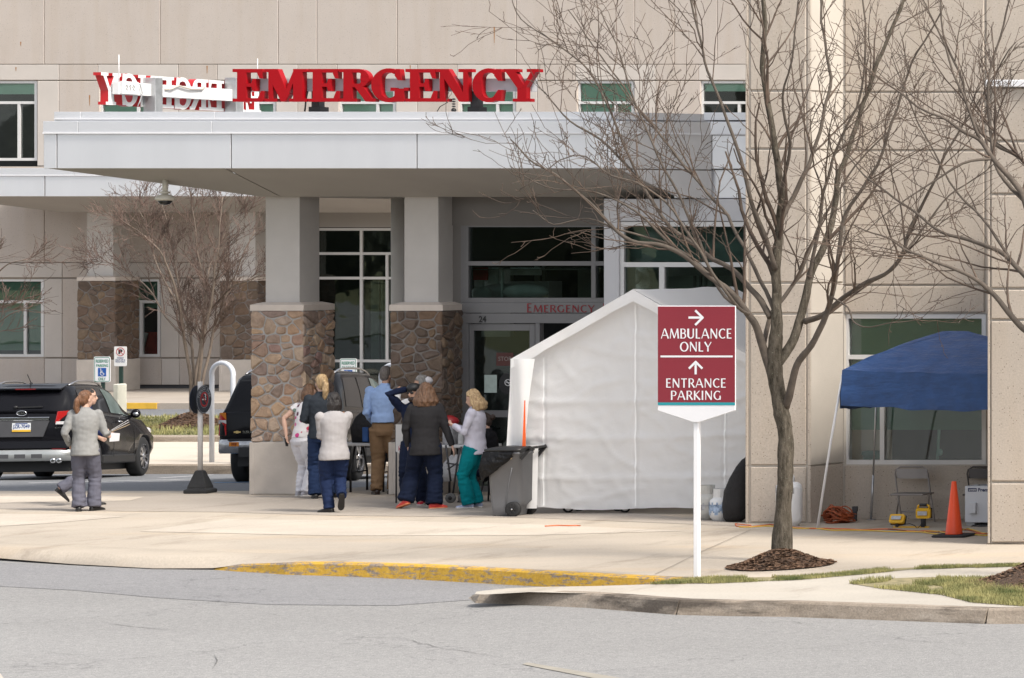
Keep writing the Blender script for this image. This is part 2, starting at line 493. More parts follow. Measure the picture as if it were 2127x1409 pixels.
# faint old yellow line at the bottom of the frame and a bit of gutter at bottom left
mb = MB(); mb.poly([G(x,y,-.144) for x,y in [(1085,1380),(1095,1376),(1300,1410),(1420,1436),(1408,1442),(1270,1416)]])
structure('road_marking', mb, PAINT_Y)
mb = MB(); mb.poly([G(x,y,-.142) for x,y in [(-80,1380),(0,1398),(30,1440),(-80,1440)]])
structure('street_gutter', mb, CONC_W)

# plaza with its kerb line: front edge in photo pixels, height of the street below it
front = [(-60,1150,.05),(0,1160,.03),(150,1172,.015),(320,1181,.01),(440,1180.5,.02),(470,1177,.048),(500,1173,.08),(550,1170.5,.115),(600,1169.5,.14),(690,1169.5,.155),(877,1174.6,.165),(1060,1184.6,.165),(1223,1193,.165),(1360,1200,.16),(1440,1203,.155),(1640,1203,.15),(1869,1180,.15),(2039,1174,.15),(2127,1171,.15),(2300,1166,.15)]
def zt(h): return -.15 + h
top = [G(x,y,zt(h)) for x,y,h in front]
inner = [G(x,y-(9+17*max(0,1-h/.165)),0) for x,y,h in front]
mb = MB()
n = len(front)
b0 = mb.add(top, []); b1 = mb.add(inner, [])
fs = [(b0+i,b0+i+1,b1+i+1,b1+i) for i in range(n-1)]
mb.add([], [])
for f in fs: mb.f.append(list(f)); mb.m.append(0); mb.sm.append(True)
back = []
for i,(p,(x,y,h)) in enumerate(zip(inner, front)):
    back.append(Vector((XW(x,54.45) if x < 1500 else p.x+1.5, 54.45-YO if x<2000 else 54.45-YO, 0)))
b2 = mb.add(back, [])
for i in range(n-1):
    mb.f.append([b1+i,b1+i+1,b2+i+1,b2+i]); mb.m.append(0); mb.sm.append(True)
plaza = structure('plaza', mb, CONC)
# floor behind the columns, under the canopy, up to the building
mb = MB()
mb.poly([(XW(655,54.45),54.45-YO,0),(back[-1].x,54.45-YO,0),(back[-1].x,12,0),(XW(655,54.45)+2.2,12,0)])
structure('entrance_floor', mb, CONC_G)
# slabs of different tone let into the plaza (4 mm sheets, joints between them)
def sheet(name, pts, m, z=.004):
    mb = MB(); mb.poly([G(x,y,z) for x,y in pts]); return structure(name, mb, m)
sheet('pavement_slab', [(-60,1030),(330,1027),(620,1031),(1000,1033),(1560,1090),(1560,1094),(1090,1075),(700,1071),(470,1064),(250,1062),(-60,1056)], CONC_G, .004)
sheet('pavement_slab', [(-60,1030),(300,1032),(270,1040),(-60,1046)], CONC_L, .008)
sheet('pavement_slab', [(-60,1068),(130,1068),(262,1073),(90,1088),(-60,1096)], CONC_L, .004)
sheet('pavement_slab', [(470,1079),(800,1081),(1130,1090),(1420,1103),(1100,1112),(700,1113),(290,1104)], CONC_L, .004)
# expansion joints
mb = MB()
def jl(a, b, w=.018):
    p, q = G(a[0],a[1],.012), G(b[0],b[1],.012); d = (q-p).normalized(); s = Vector((-d.y,d.x,0))*w/2
    mb.poly([p-s, q-s, q+s, p+s])
for a,b in [((-40,1098),(480,1048)),((480,1048),(700,1030)),((170,1118),(1000,1055)),((930,1145),(1480,1085)),((1360,1193),(1470,1140)),((1470,1140),(1560,1100)),((0,1128),(600,1152)),((690,1168),(1180,1105)),((1740,1128),(1960,1100))]:
    jl(a,b,.009)
structure('pavement_joints', mb, JOINT)

# yellow kerb face, in separate kerb stones
kerb = [(448,1180,.02),(500,1173,.08),(600,1169.5,.14),(690,1169.5,.155),(877,1174.6,.165),(1060,1184.6,.165),(1223,1193,.165),(1360,1200,.16),(1440,1203,.155)]
def kerb_stones(pts, base, groups, m, lipn, out=.03, name='kerb_stone'):
    # each group of consecutive points is one kerb stone
    for a,b in groups:
        seg = pts[a:b+1]
        mb = MB()
        tp = [G(x,y,base+h) for x,y,h in seg]
        if a > 0: tp[0] = tp[0] + (tp[1]-tp[0]).normalized()*.012
        nrm = []
        for i in range(len(tp)):
            d = tp[min(i+1,len(tp)-1)] - tp[max(i-1,0)]; d.z = 0; d.normalize()
            nrm.append(Vector((d.y,-d.x,0)))
        rows = []
        for p,nv,(x,y,h) in zip(tp, nrm, seg):
            rows.append([p + nv*(-.13) + Vector((0,0,.006)), p + nv*.0 + Vector((0,0,.006)), p + nv*.022 + Vector((0,0,-.016)), p + nv*(.022+out) + Vector((0,0,-h-.01))])
        k = 4
        vs = [q for r in rows for q in r]
        fs = []
        for i in range(len(rows)-1):
            for j in range(k-1):
                fs.append((i*k+j,i*k+j+1,(i+1)*k+j+1,(i+1)*k+j))
        fs.append([j for j in range(k)]); fs.append([(len(rows)-1)*k+j for j in range(k)][::-1])
        mb.add(vs, fs)
        yield mb
kroot = thing('yellow_kerb', 'worn yellow painted kerb along the front of the plaza', 'kerb', G(877,1204,-.15))
for mb in kerb_stones(kerb, -.15, [(0,4),(4,7),(7,8)], CURB_Y, 0):
    obj('kerb_stone', mb, CURB_Y, kroot)

# sidewalk island with its concrete kerb
isl = [(986,1234),(990,1229),(1010,1226.5),(1060,1222),(1140,1219),(1240,1217.5),(1350,1214),(1480,1211.6),(1662,1203.7),(1795,1192),(1901,1182),(2127,1176),(2300,1170),(2320,1265),(2127,1265),(2052,1265),(1850,1258),(1646,1251),(1520,1249.5),(1413,1247),(1320,1240),(1228,1233),(1100,1230),(1010,1235)]
mb = MB(); mb.poly([G(x,y,.0) for x,y in isl])
structure('sidewalk', mb, CONC_W)
ker2 = [(982,1237,.03),(1000,1233,.10),(1050,1229,.13),(1100,1229,.14),(1228,1233,.15),(1320,1240,.15),(1413,1247,.15),(1520,1249.5,.15),(1646,1251,.15),(1850,1258,.15),(2052,1265,.15),(2127,1265,.15),(2320,1266,.15)]
kroot2 = thing('grey_kerb', 'stained grey concrete kerb round the nose of the sidewalk', 'kerb', G(1500,1285,-.15))
for mb in kerb_stones(ker2, -.15, [(0,4),(4,6),(6,10),(10,12)], CURB, 0, .05):
    obj('kerb_stone', mb, CURB, kroot2)

# lawn strips, kept as ground sheets with grass blades on them
lawn1 = [(1350,1213),(1400,1206),(1480,1201),(1640,1198),(1715,1193),(1869,1180),(2039,1174),(2127,1171),(2260,1166),(2260,1173),(2127,1176),(1901,1182),(1795,1192),(1662,1203.7),(1477,1211.6)]
lawn2 = [(1763,1211.6),(1805,1203.7),(1911,1199),(2054,1199),(2127,1190),(2300,1180),(2300,1262),(2127,1259),(2017,1251),(1954,1235),(1827,1222)]
for ln in (lawn1, lawn2):
    mb = MB(); mb.poly([G(x,y,.005) for x,y in ln]); structure('lawn', mb, LAWN)
def pip(x, y, poly):
    c = False; j = len(poly)-1
    for i in range(len(poly)):
        xi,yi = poly[i]; xj,yj = poly[j]
        if (yi > y) != (yj > y) and x < (xj-xi)*(y-yi)/(yj-yi)+xi: c = not c
        j = i
    return c
def grass(pts, z, count, hmin, hmax, seed, name='grass', zf=None, w=.006):
    rnd = random.Random(seed)
    pl = [(p.x,p.y) for p in pts]
    x0,x1 = min(p[0] for p in pl), max(p[0] for p in pl); y0,y1 = min(p[1] for p in pl), max(p[1] for p in pl)
    mb = MB(); k = 0; tries = 0
    while k < count and tries < count*12:
        tries += 1
        x,y = rnd.uniform(x0,x1), rnd.uniform(y0,y1)
        if not pip(x,y,pl): continue
        if noise.noise(Vector((x*1.7,y*1.7,seed))) < -.28: continue
        zz = zf(x,y) if zf else z
        h = rnd.uniform(hmin,hmax)*(1+.5*noise.noise(Vector((x,y,3))))
        a = rnd.uniform(0,2*PI); l = rnd.uniform(0,.5)*h
        d = Vector((math.cos(a),math.sin(a),0))*w; e = Vector((math.cos(a+1.2),math.sin(a+1.2),0))*l
        p = Vector((x,y,zz-.005))
        mb.add([p-d,p+d,p+e+Vector((0,0,h))],[(0,1,2)]); k += 1
    o = obj(name, mb, GRASS_M, None, fixn=False); o['kind'] = 'stuff'
    return o
grass([G(x,y,.012) for x,y in lawn1], .012, 20000, .015, .045, 1, w=.004)
grass([G(x,y,.012) for x,y in lawn2], .012, 30000, .02, .06, 2, w=.004)

# mulch rings round the trees
def mulch(cx, cy, cz, r, h, seed, ry=None):
    rnd = random.Random(seed); ry = ry or r
    mb = MB(); mb.smooth = True
    nr, na = 9, 36
    vs = [(cx,cy,cz+h)]
    for i in range(1,nr+1):
        t = i/nr
        for j in range(na):
            a = 2*PI*j/na
            rr = t*(1+.10*noise.noise(Vector((math.cos(a)*1.5,math.sin(a)*1.5,seed))))
            z = h*(math.cos(min(t,1)*PI)*.5+.5) + .02*noise.noise(Vector((rr*math.cos(a)*9,rr*math.sin(a)*9,seed)))*(1-t*.6)
            vs.append((cx+r*rr*math.cos(a), cy+ry*rr*math.sin(a), cz+max(z,-.01)))
    fs = [(0,1+j,1+(j+1)%na) for j in range(na)]
    for i in range(nr-1):
        for j in range(na):
            fs.append((1+i*na+j,1+(i+1)*na+j,1+(i+1)*na+(j+1)%na,1+i*na+(j+1)%na))
    mb.add(vs,fs)
    o = obj('mulch', mb, MULCH, None); o['kind'] = 'stuff'
    cb = MB()
    for _ in range(2600):
        t = math.sqrt(rnd.random())*1.0; a = rnd.uniform(0,2*PI)
        z = h*(math.cos(t*PI)*.5+.5)
        M = Matrix.Translation((cx+r*t*math.cos(a), cy+ry*t*math.sin(a), cz+z+.006)) @ Matrix.Rotation(rnd.uniform(0,6.3),4,'Z') @ Matrix.Rotation(rnd.uniform(-.7,.7),4,'X')
        L = rnd.uniform(.012,.035); W = rnd.uniform(.006,.014)
        cb.add([M@Vector((-L,-W,0)),M@Vector((L,-W*.6,0)),M@Vector((L*.8,W,.004)),M@Vector((-L*.9,W*.8,.006))],[(0,1,2,3)])
    o2 = obj('mulch', cb, [MULCH_C], None, fixn=False); o2['kind'] = 'stuff'
t1 = G(1622,1172,.02)
mulch(t1.x, t1.y, .012, .56, .18, 5, .72)
t2 = G(2190,1205,.02)
mulch(t2.x, t2.y, .012, .95, .26, 6, 1.0)

# ---------------------------------------------------------------- parking lot and the far ground
YB = 66.8
lotm = MB()
xl, xr = -60, 25
lotm.poly([(xl,54.45-YO,.0),(xr-4,54.45-YO,.0),(xr-4,YB-YO,lotz(YB)),(xl,YB-YO,lotz(YB))])
structure('parking_lot', lotm, ASPH_L)
def lotline(a, b, w, m):
    p, q = lot_pt(*a, dz=.004), lot_pt(*b, dz=.004); d = (q-p).normalized(); s = Vector((-d.y,d.x,0))*w/2
    mb = MB(); mb.poly([p-s,q-s,q+s,p+s]); return structure('parking_marking', mb, m)
lotline((60,1003.5),(420,995),.10,PAINT_W)
lotline((190,1003),(440,997),.10,PAINT_W)
lotline((330,993),(440,986.5),.10,PAINT_W)
lotline((445,1002.5),(523,1001.5),.12,PAINT_B)
# kerb behind the lot, pale walkway, grass island
ka = lotz(YB)
mb = MB(); mb.box(xl, xr-4, YB-YO, YB-YO+.16, ka-.1, ka+.18)
kr = thing('lot_kerb', 'low concrete kerb along the back of the parking lot', 'kerb', (XW(250,YB), YB-YO, ka))
step = 3.05; x = xl
while x < xr-4:
    m2 = MB(); m2.box(x, min(x+step-.015, xr-4), YB-YO, YB-YO+.16, ka-.1, ka+.18); obj('kerb_stone', m2, CURB, kr, bevel=.025)
    x += step
mb = MB(); YC = 72.6
mb.poly([(xl,YB-YO+.16,ka+.175),(xr,YB-YO+.16,ka+.175),(xr,YC-YO,-.3),(xl,YC-YO,-.3)])
structure('walkway', mb, CONC_L)
mb = MB(); mb.box(XW(-200,YC), XW(1150,YC), YC-YO, YC-YO+.18, -.4, -.17)
obj('island_kerb', mb, CURB, None, bevel=.03)
tag(bpy.data.objects['island_kerb'], 'sandy concrete kerb edging the grass island', 'kerb')
mb = MB()
gi = [(XW(-200,YC),YC-YO+.18,-.175),(XW(1150,YC),YC-YO+.18,-.175),(XW(1170,79),79-YO,-.10),(XW(150,79),79-YO,-.10),(XW(-200,79),79-YO,-.10)]
mb.poly(gi); structure('grass_island', mb, GRASS_B)
grass([Vector(p) for p in gi], 0, 26000, .04, .10, 3, zf=lambda x,y: -.175+.075*(y-(YC-YO))/6.4, w=.011)
mb = MB()
mb.poly([(xl,79-YO,-.16),(xr,79-YO,-.16),(xr,83-YO,-.14),(xl,83-YO,-.14)])
mb.poly([(xl,YC-YO-.02,-.305),(XW(-200,YC),YC-YO-.02,-.305),(XW(-200,79),79-YO,-.16),(xl,79-YO,-.16)])
structure('drive_lane', mb, ASPH_L)
mb = MB(); mb.box(xl, xr, 79.0-YO-.14, 79.0-YO, -.3, -.09)
structure('drive_kerb', mb, CONC_W, .02)
mb = MB(); mb.box(xl, xr, 83.0-YO, 92-YO, -.4, -.0)
structure('far_pavement', mb, CONC_G)
mb = MB(); mb.box(XW(255,82.98), XW(325,82.98), 82.98-YO, 83.1-YO, -.13, .004)
structure('kerb_marking', mb, PAINT_YB)
t3 = P(402, 852, 75.6)
mulch(t3.x, t3.y, -.14, .78, .30, 7, .9)

# woods added out of view behind the viewer, to darken reflections
mb = MB(); rnd = random.Random(77)
TREEL = mat('added_wood', (.035,.04,.025), .95, var=.5, scale=.4)
for i in range(150):
    x = -190+i*2.6+rnd.uniform(-2,2); y = -150+rnd.uniform(-14,14); hgt = rnd.uniform(11,24)
    mb.etube([(Vector((x,y,-.2)),Vector((2.5,0,0)),Vector((0,2.5,0))),(Vector((x,y,hgt*.35)),Vector((rnd.uniform(3,5),0,0)),Vector((0,4,0))),(Vector((x+rnd.uniform(-1,1),y,hgt*.75)),Vector((rnd.uniform(2,4),0,0)),Vector((0,3,0))),(Vector((x,y,hgt)),Vector((.4,0,0)),Vector((0,.4,0)))],9)
o = obj('added_treeline', mb, TREEL, None, fixn=False); o['kind'] = 'stuff'

# cracks and tar seams in the street
def crack(pts, w, seed):
    rnd = random.Random(seed); out = []
    for i in range(len(pts)-1):
        for k in range(7):
            t = k/7; out.append(G(pts[i][0]+(pts[i+1][0]-pts[i][0])*t, pts[i][1]+(pts[i+1][1]-pts[i][1])*t+rnd.uniform(-1.2,1.2), -.1435))
    out.append(G(*pts[-1],-.1435)); L = []; Q = []
    for i,p in enumerate(out):
        d = (out[min(i+1,len(out)-1)]-out[max(i-1,0)]).normalized(); q = Vector((-d.y,d.x,0))*w*rnd.uniform(.2,1)*.24*min(1,.15+i/5,.15+(len(out)-1-i)/5)
        L.append(p+q); Q.append(p-q)
    return L, Q
mb = MB()
for k,(pts,w) in enumerate([([(205,1293),(290,1303),(400,1310)],.03),([(560,1312),(700,1320),(840,1326),(900,1342),(1055,1368)],.022),([(960,1323),(1060,1314),(1130,1318)],.02),([(1560,1296),(1640,1290),(1700,1300)],.03),([(1800,1318),(1900,1330),(1965,1336)],.022),([(440,1390),(452,1372),(445,1360)],.03),([(540,1276),(590,1278)],.03),([(60,1350),(160,1362),(240,1359)],.018),([(1250,1330),(1420,1322),(1560,1328)],.016)]):
    L,Q = crack(pts,w,k); n = len(L); mb.add(L+Q,[(i,i+1,n+i+1,n+i) for i in range(n-1)])
structure('street_cracks', mb, mat('tar_crack',(.125,.123,.121),.9,var=.3,scale=9))
# ================================================================ lettering
def text_mesh(string, bold=0.0):
    cu = bpy.data.curves.new('lettering', 'FONT')
    cu.body = string; cu.size = 1.0; cu.fill_mode = 'FRONT'; cu.resolution_u = 3
    cu.offset = bold
    o = bpy.data.objects.new('lettering', cu); COL.objects.link(o)
    bpy.context.view_layer.update()
    dg = bpy.context.evaluated_depsgraph_get()
    me = bpy.data.meshes.new_from_object(o.evaluated_get(dg))
    bpy.data.objects.remove(o, do_unlink=True); bpy.data.curves.remove(cu)
    return me
_tc = {}
def text_geo(string, bold=0.0):
    key = (string, bold)
    if key not in _tc:
        me = text_mesh(string, bold)
        vs = [v.co.copy() for v in me.vertices]; fs = [list(p.vertices) for p in me.polygons]
        x0 = min(v.x for v in vs); x1 = max(v.x for v in vs); y0 = min(v.y for v in vs); y1 = max(v.y for v in vs)
        _tc[key] = ([((v.x-x0)/(x1-x0), (v.y-y0)/(y1-y0)) for v in vs], fs)
        bpy.data.meshes.remove(me)
    return _tc[key]
def add_text(mb, string, fn, bold=0.0):
    # fn maps (u,v) in the unit box of the text to a 3d point
    uv, fs = text_geo(string, bold)
    mb.add([fn(u,v) for u,v in uv], fs)
def ftext(mb, string, x0, x1, y0, y1, Y, bold=0.0):        # facing front, box in photo pixels
    add_text(mb, string, lambda u,v: P(x0+(x1-x0)*u, y1+(y0-y1)*v, Y), bold)

# flared roman capitals drawn with a broad pen (thin verticals left, thick right), for the wayfinding signs
TK, TN = .155, .085
def arc(cx, cy, rx, ry, a0, a1, n=14):
    return [(cx+rx*math.cos(R(a0+(a1-a0)*i/n)), cy+ry*math.sin(R(a0+(a1-a0)*i/n))) for i in range(n+1)]
GL = {  # glyph: (advance width, [strokes]); stroke = (points, w0, w1)
 'A': (.86, [([(.03,0),(.40,1)],TN,TN),([(.83,0),(.44,1)],TK,TK*.85),([(.17,.33),(.70,.33)],TN,TN)]),
 'M': (1.06,[([(.06,0),(.17,1)],TN,TN),([(.17,1),(.53,.05)],TK,TK*.8),([(.53,.05),(.88,1)],TN,TN),([(.88,1),(.99,0)],TK,TK)]),
 'B': (.68, [([(.12,0),(.12,1)],TK,TK),([(.12,.96),(.36,.96)]+arc(.36,.755,.21,.205,90,-90)+[(.12,.55)],TN*1.1,TN*1.1),([(.12,.53),(.38,.53)]+arc(.38,.285,.24,.245,90,-90)+[(.12,.04)],TN*1.3,TN*1.1)]),
 'U': (.82, [([(.12,1),(.12,.34)]+arc(.41,.34,.29,.30,180,360)+[(.70,.34),(.70,1)],TK*.95,TN*1.1)]),
 'L': (.56, [([(.12,0),(.12,1)],TK,TK),([(.12,.045),(.54,.045)],TN,TN*1.2)]),
 'N': (.86, [([(.11,0),(.11,1)],TN,TN*1.2),([(.11,.98),(.75,.02)],TK,TK),([(.75,0),(.75,1)],TN,TN*1.2)]),
 'C': (.76, [(arc(.46,.5,.38,.46,48,312,20),TN*1.3,TN*1.3)]),
 'E': (.60, [([(.12,0),(.12,1)],TK,TK),([(.12,.955),(.55,.955)],TN,TN*1.2),([(.12,.52),(.50,.52)],TN,TN),([(.12,.045),(.57,.045)],TN,TN*1.2)]),
 'O': (.92, [(arc(.46,.5,.39,.46,90,450,26),TN*1.35,TN*1.35)]),
 'Y': (.78, [([(.03,1),(.38,.44)],TK,TK*.9),([(.74,1),(.38,.44)],TN,TN),([(.38,.48),(.38,0)],TK*.9,TK)]),
 'T': (.70, [([(.35,0),(.35,1)],TK,TK*.95),([(.02,.955),(.68,.955)],TN*1.1,TN*1.1)]),
 'R': (.70, [([(.12,0),(.12,1)],TK,TK),([(.12,.96),(.36,.96)]+arc(.36,.73,.22,.23,90,-90)+[(.12,.50)],TN*1.3,TN),([(.36,.50),(.70,0)],TK*.9,TK)]),
 'P': (.64, [([(.12,0),(.12,1)],TK,TK),([(.12,.96),(.36,.96)]+arc(.36,.71,.23,.25,90,-90)+[(.12,.46)],TN*1.3,TN)]),
 'K': (.74, [([(.12,0),(.12,1)],TK,TK),([(.66,1),(.18,.52)],TN,TN*1.1),([(.22,.56),(.72,0)],TK*.9,TK)]),
 'I': (.26, [([(.13,0),(.13,1)],TK,TK)]),
 'G': (.86, [(arc(.46,.5,.38,.46,48,330,20),TN*1.3,TN*1.3),([(.74,.02),(.74,.46)],TK*.85,TK*.85)]),
 'D': (.86, [([(.12,0),(.12,1)],TK,TK),([(.12,.955),(.38,.955)]+arc(.38,.5,.40,.455,90,-90,18)+[(.12,.045)],TN*1.2,TN*1.2)]),
 'S': (.58, [(arc(.31,.74,.20,.22,50,250,12)+arc(.27,.26,.22,.22,70,-150,12),TN*1.3,TN*1.3)]),
 ' ': (.34, []),
}
def stroke_polys(pts, w0, w1):
    n = len(pts); L = []; Rr = []
    for i,(x,y) in enumerate(pts):
        x0,y0 = pts[max(i-1,0)]; x1,y1 = pts[min(i+1,n-1)]
        dx,dy = x1-x0,y1-y0; l = math.hypot(dx,dy) or 1
        w = w0+(w1-w0)*i/(n-1)
        if n > 4: w *= .78+.72*abs(dy/l)**1.4       # broad pen: curves swell on verticals
        elif n == 2: w *= 1.08                       # slight flare at stroke ends
        L.append((x-dy/l*w/2,y+dx/l*w/2)); Rr.append((x+dy/l*w/2,y-dx/l*w/2))
    return [(L[i],L[i+1],Rr[i+1],Rr[i]) for i in range(n-1)]
def roman_geo(string, track=.10):
    x = 0; polys = []; k = 0
    for ch in string:
        adv, st = GL[ch]
        for pts,w0,w1 in st:
            for q in stroke_polys(pts,w0,w1): polys.append(([(x+a,b) for a,b in q], k))
            k += 1
        x += adv+track
    return polys, x-track
def add_roman(mb, string, fn, x0, x1, step, track=.10):
    # fn(px_along, height_fraction, lift) -> point
    polys, W = roman_geo(string, track)
    for q,k in polys:
        mb.add([fn(x0+(x1-x0)*a/W, b, k%4*step) for a,b in q], [(0,1,2,3)])
def froman(mb, string, x0, x1, y0, y1, Y, track=.10):
    add_roman(mb, string, lambda a,b,l: P(a, y1+(y0-y1)*b, Y-l), x0, x1, .0006, track)

# heavy slab-serif capitals for the channel letters: lists of outlines in units of cap height
def thick_arc(cx, cy, rx, ry, a0, a1, wf, n=22):
    out = []; inn = []
    for i in range(n+1):
        a = R(a0+(a1-a0)*i/n); w = wf(a)
        out.append((cx+rx*math.cos(a), cy+ry*math.sin(a)))
        inn.append((cx+(rx-w[0])*math.cos(a), cy+(ry-w[1])*math.sin(a)))
    return [[out[i],out[i+1],inn[i+1],inn[i]] for i in range(n)]
def rect(a,b,c,d): return [(a,b),(c,b),(c,d),(a,d)]
SL = {}
SL['E'] = (.88, [rect(.13,0,.40,1), rect(0,0,.13,.095), rect(0,.905,.13,1), rect(.40,.89,.72,1), [(.72,1),(.86,1),(.86,.71),(.78,.71),(.72,.86)],
                 rect(.40,.455,.54,.56), [(.54,.56),(.58,.70),(.66,.70),(.66,.32),(.58,.32),(.54,.455)], rect(.40,0,.74,.11), [(.74,0),(.89,0),(.91,.33),(.82,.33),(.74,.13)]])
SL['M'] = (1.25,[rect(.12,.09,.25,.91), rect(0,0,.37,.095), [(0,1),(0,.905),(.12,.905),(.16,.70),(.50,0),(.62,0),(.74,.24),(.63,.42),(.40,1)], [(.62,.0),(.50,.0),(.86,.93),(.86,1),(.98,1),(.98,.86)],
                 rect(.86,.0,1.14,1), rect(.74,0,.86,.095), rect(1.14,0,1.25,.095), rect(1.14,.905,1.25,1)])
SL['R'] = (1.08,[rect(.13,0,.40,1), rect(0,0,.13,.095), rect(.40,0,.52,.095), rect(0,.905,.13,1), rect(.40,.89,.58,1), rect(.40,.44,.58,.55)]
                 + thick_arc(.57,.72,.33,.28,90,-90,lambda a:(.11+.15*abs(math.cos(a)),.11)) + [[(.46,.46),(.70,.50),(1.0,.095),(1.08,.095),(1.08,0),(.80,0)]])
SL['G'] = (1.14,thick_arc(.52,.5,.52,.52,62,318,lambda a:(.13+.15*abs(math.cos(a)),.13)) + [[(.74,1),(.86,1),(.90,.66),(.80,.66),(.70,.80)], rect(.70,.0,.98,.40), rect(.58,.33,.70,.43), rect(.98,.33,1.12,.43), rect(.62,.0,.72,.14)])
SL['N'] = (1.08,[rect(.12,0,.25,.92), rect(0,0,.37,.095), [(0,1),(0,.905),(.12,.905),(.70,0),(.95,0),(.95,.06),(.38,1)], rect(.82,.02,.96,1), rect(.68,.905,.82,1), rect(.96,.905,1.08,1)])
SL['C'] = (.92, thick_arc(.50,.5,.50,.52,58,305,lambda a:(.13+.15*abs(math.cos(a)),.13)) + [[(.72,1.0),(.86,1.0),(.88,.64),(.78,.64),(.66,.80)], [(.66,.18),(.78,.36),(.90,.36),(.86,.02),(.74,.02)]])
SL['Y'] = (1.05,[rect(.40,0,.67,.46), rect(.27,0,.40,.095), rect(.67,0,.80,.095), [(.06,.91),(.06,1),(.36,1),(.36,.91),(.60,.50),(.53,.40),(.40,.42)], [(.67,.44),(.56,.46),(.80,.91),(.80,1),(.95,1),(.95,.91)], rect(0,.905,.44,1), rect(.68,.905,1.05,1)])
# ================================================================ buildings
def window(parent, x0, x1, y0, y1, Y, vs=(), hs=(), fw=5, frame=None, glass=None, blinds=(), rec=.06, fd=.09, bm=None, inner=True):
    """frame with its panes and blinds; vs = mullions (x, y_from, y_to), hs = transoms (y, x_from, x_to) in photo pixels"""
    frame = frame or ALU_L; glass = glass or GLASS
    Yw = Y+rec
    mb = MB()
    mb.fbox(x0,x1,y0,y0+fw,Yw,fd); mb.fbox(x0,x1,y1-fw,y1,Yw,fd)
    mb.fbox(x0,x0+fw,y0+fw,y1-fw,Yw,fd); mb.fbox(x1-fw,x1,y0+fw,y1-fw,Yw,fd)
    for y,a,b in hs: mb.fbox(max(a,x0+fw),min(b,x1-fw),y-fw*.5,y+fw*.5,Yw+.004,fd-.01)
    for x,a,b in vs: mb.fbox(x-fw*.5,x+fw*.5,max(a,y0+fw),min(b,y1-fw),Yw+.008,fd-.02)
    w = obj('window', mb, frame, parent)
    xs = [x0+fw]+[v[0] for v in vs]+[x1-fw]
    # panes: one between each pair of bars
    ys = sorted([y0+fw]+[h[0] for h in hs]+[y1-fw])
    for i in range(len(ys)-1):
        ya, yb = ys[i], ys[i+1]
        cx = [x0+fw]+[v[0] for v in vs if v[1] <= ya+fw and v[2] >= yb-fw]+[x1-fw]
        cx.sort()
        for j in range(len(cx)-1):
            p = MB(); p.fbox(cx[j]+.3, cx[j+1]-.3, ya+.3, yb-.3, Yw+.05, .012)
            obj('pane', p, glass, w)
    for ya,yb,m in blinds:
        p = MB(); p.fbox(x0+fw*.5, x1-fw*.5, ya, yb, Yw+.11, .01)
        obj('blind', p, m, w)
    return w

# ---------------------------------------------------------------- main building, far facade
YF = 91.0
hosp = thing('hospital_building', 'main hospital block of beige precast panels with green window blinds', 'building', P(700,806,YF))
def panel(parent, x0, x1, y0, y1, Y, m, d=.14, gap=.45, bev=.009):
    mb = MB(); mb.fbox(x0+gap, x1-gap, y0+gap, y1-gap, Y, d)
    return obj('panel', mb, m, parent, bevel=bev)
vj = [-90,92,333,578,658,825,1072,1156,1318,1401,1490,1700]
for a,b in zip(vj[:-1], vj[1:]): panel(hosp,a,b,-120,133.9,YF,BEIGE,gap=.5)
bays = [-41,207,455,704,953,1199,1455,1700]
for i,x in enumerate(bays):
    w = 118
    # lintel band over the window and beside it
    panel(hosp, x-4, x+w+45, 134.1, 167, YF, SMOOTH, d=.15)
    if i+1 < len(bays): panel(hosp, x+w+45, bays[i+1]-4, 134.1, 167, YF, BEIGE)
    if i < len(bays)-1:
        panel(hosp, x+w, x+w+45, 168, 345, YF, SMOOTH, d=.15)
        panel(hosp, x+w+45, bays[i+1], 168, 345, YF, BEIGE)
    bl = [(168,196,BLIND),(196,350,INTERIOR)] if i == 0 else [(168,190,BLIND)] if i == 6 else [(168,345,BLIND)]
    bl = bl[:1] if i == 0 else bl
    if i < 7:
        window(hosp, x, x+w, 168, 334, YF, [(x+80,213.5,330)], [(213.5,x,x+w)], 5.5, ALU_L, GLASS, bl)
for k,(a,b,c,d) in enumerate([(-90,1700,131,136.5),(-90,1700,165.4,168.2),(-90,660,543,548),(-90,660,575.5,580.5),(-90,660,741.5,746.5)]):
    mb = MB(); mb.fbox(a,b,c,d,YF+.05+.002*k,.02); obj('joint_backing', mb, JOINT_L, hosp)
# stripes of rust under old fixings
mb = MB()
for x,y,l in [(43,87,9),(33,140,8),(430,137,16),(186,198,22),(1026.5,56,34),(852,136,8)]:
    mb.poly([P(x-1.2,y,YF-.003),P(x+1.4,y,YF-.003),P(x+.5,y+l,YF-.003),P(x-.3,y+l,YF-.003)])
obj('rust_streak', mb, RUST, hosp)
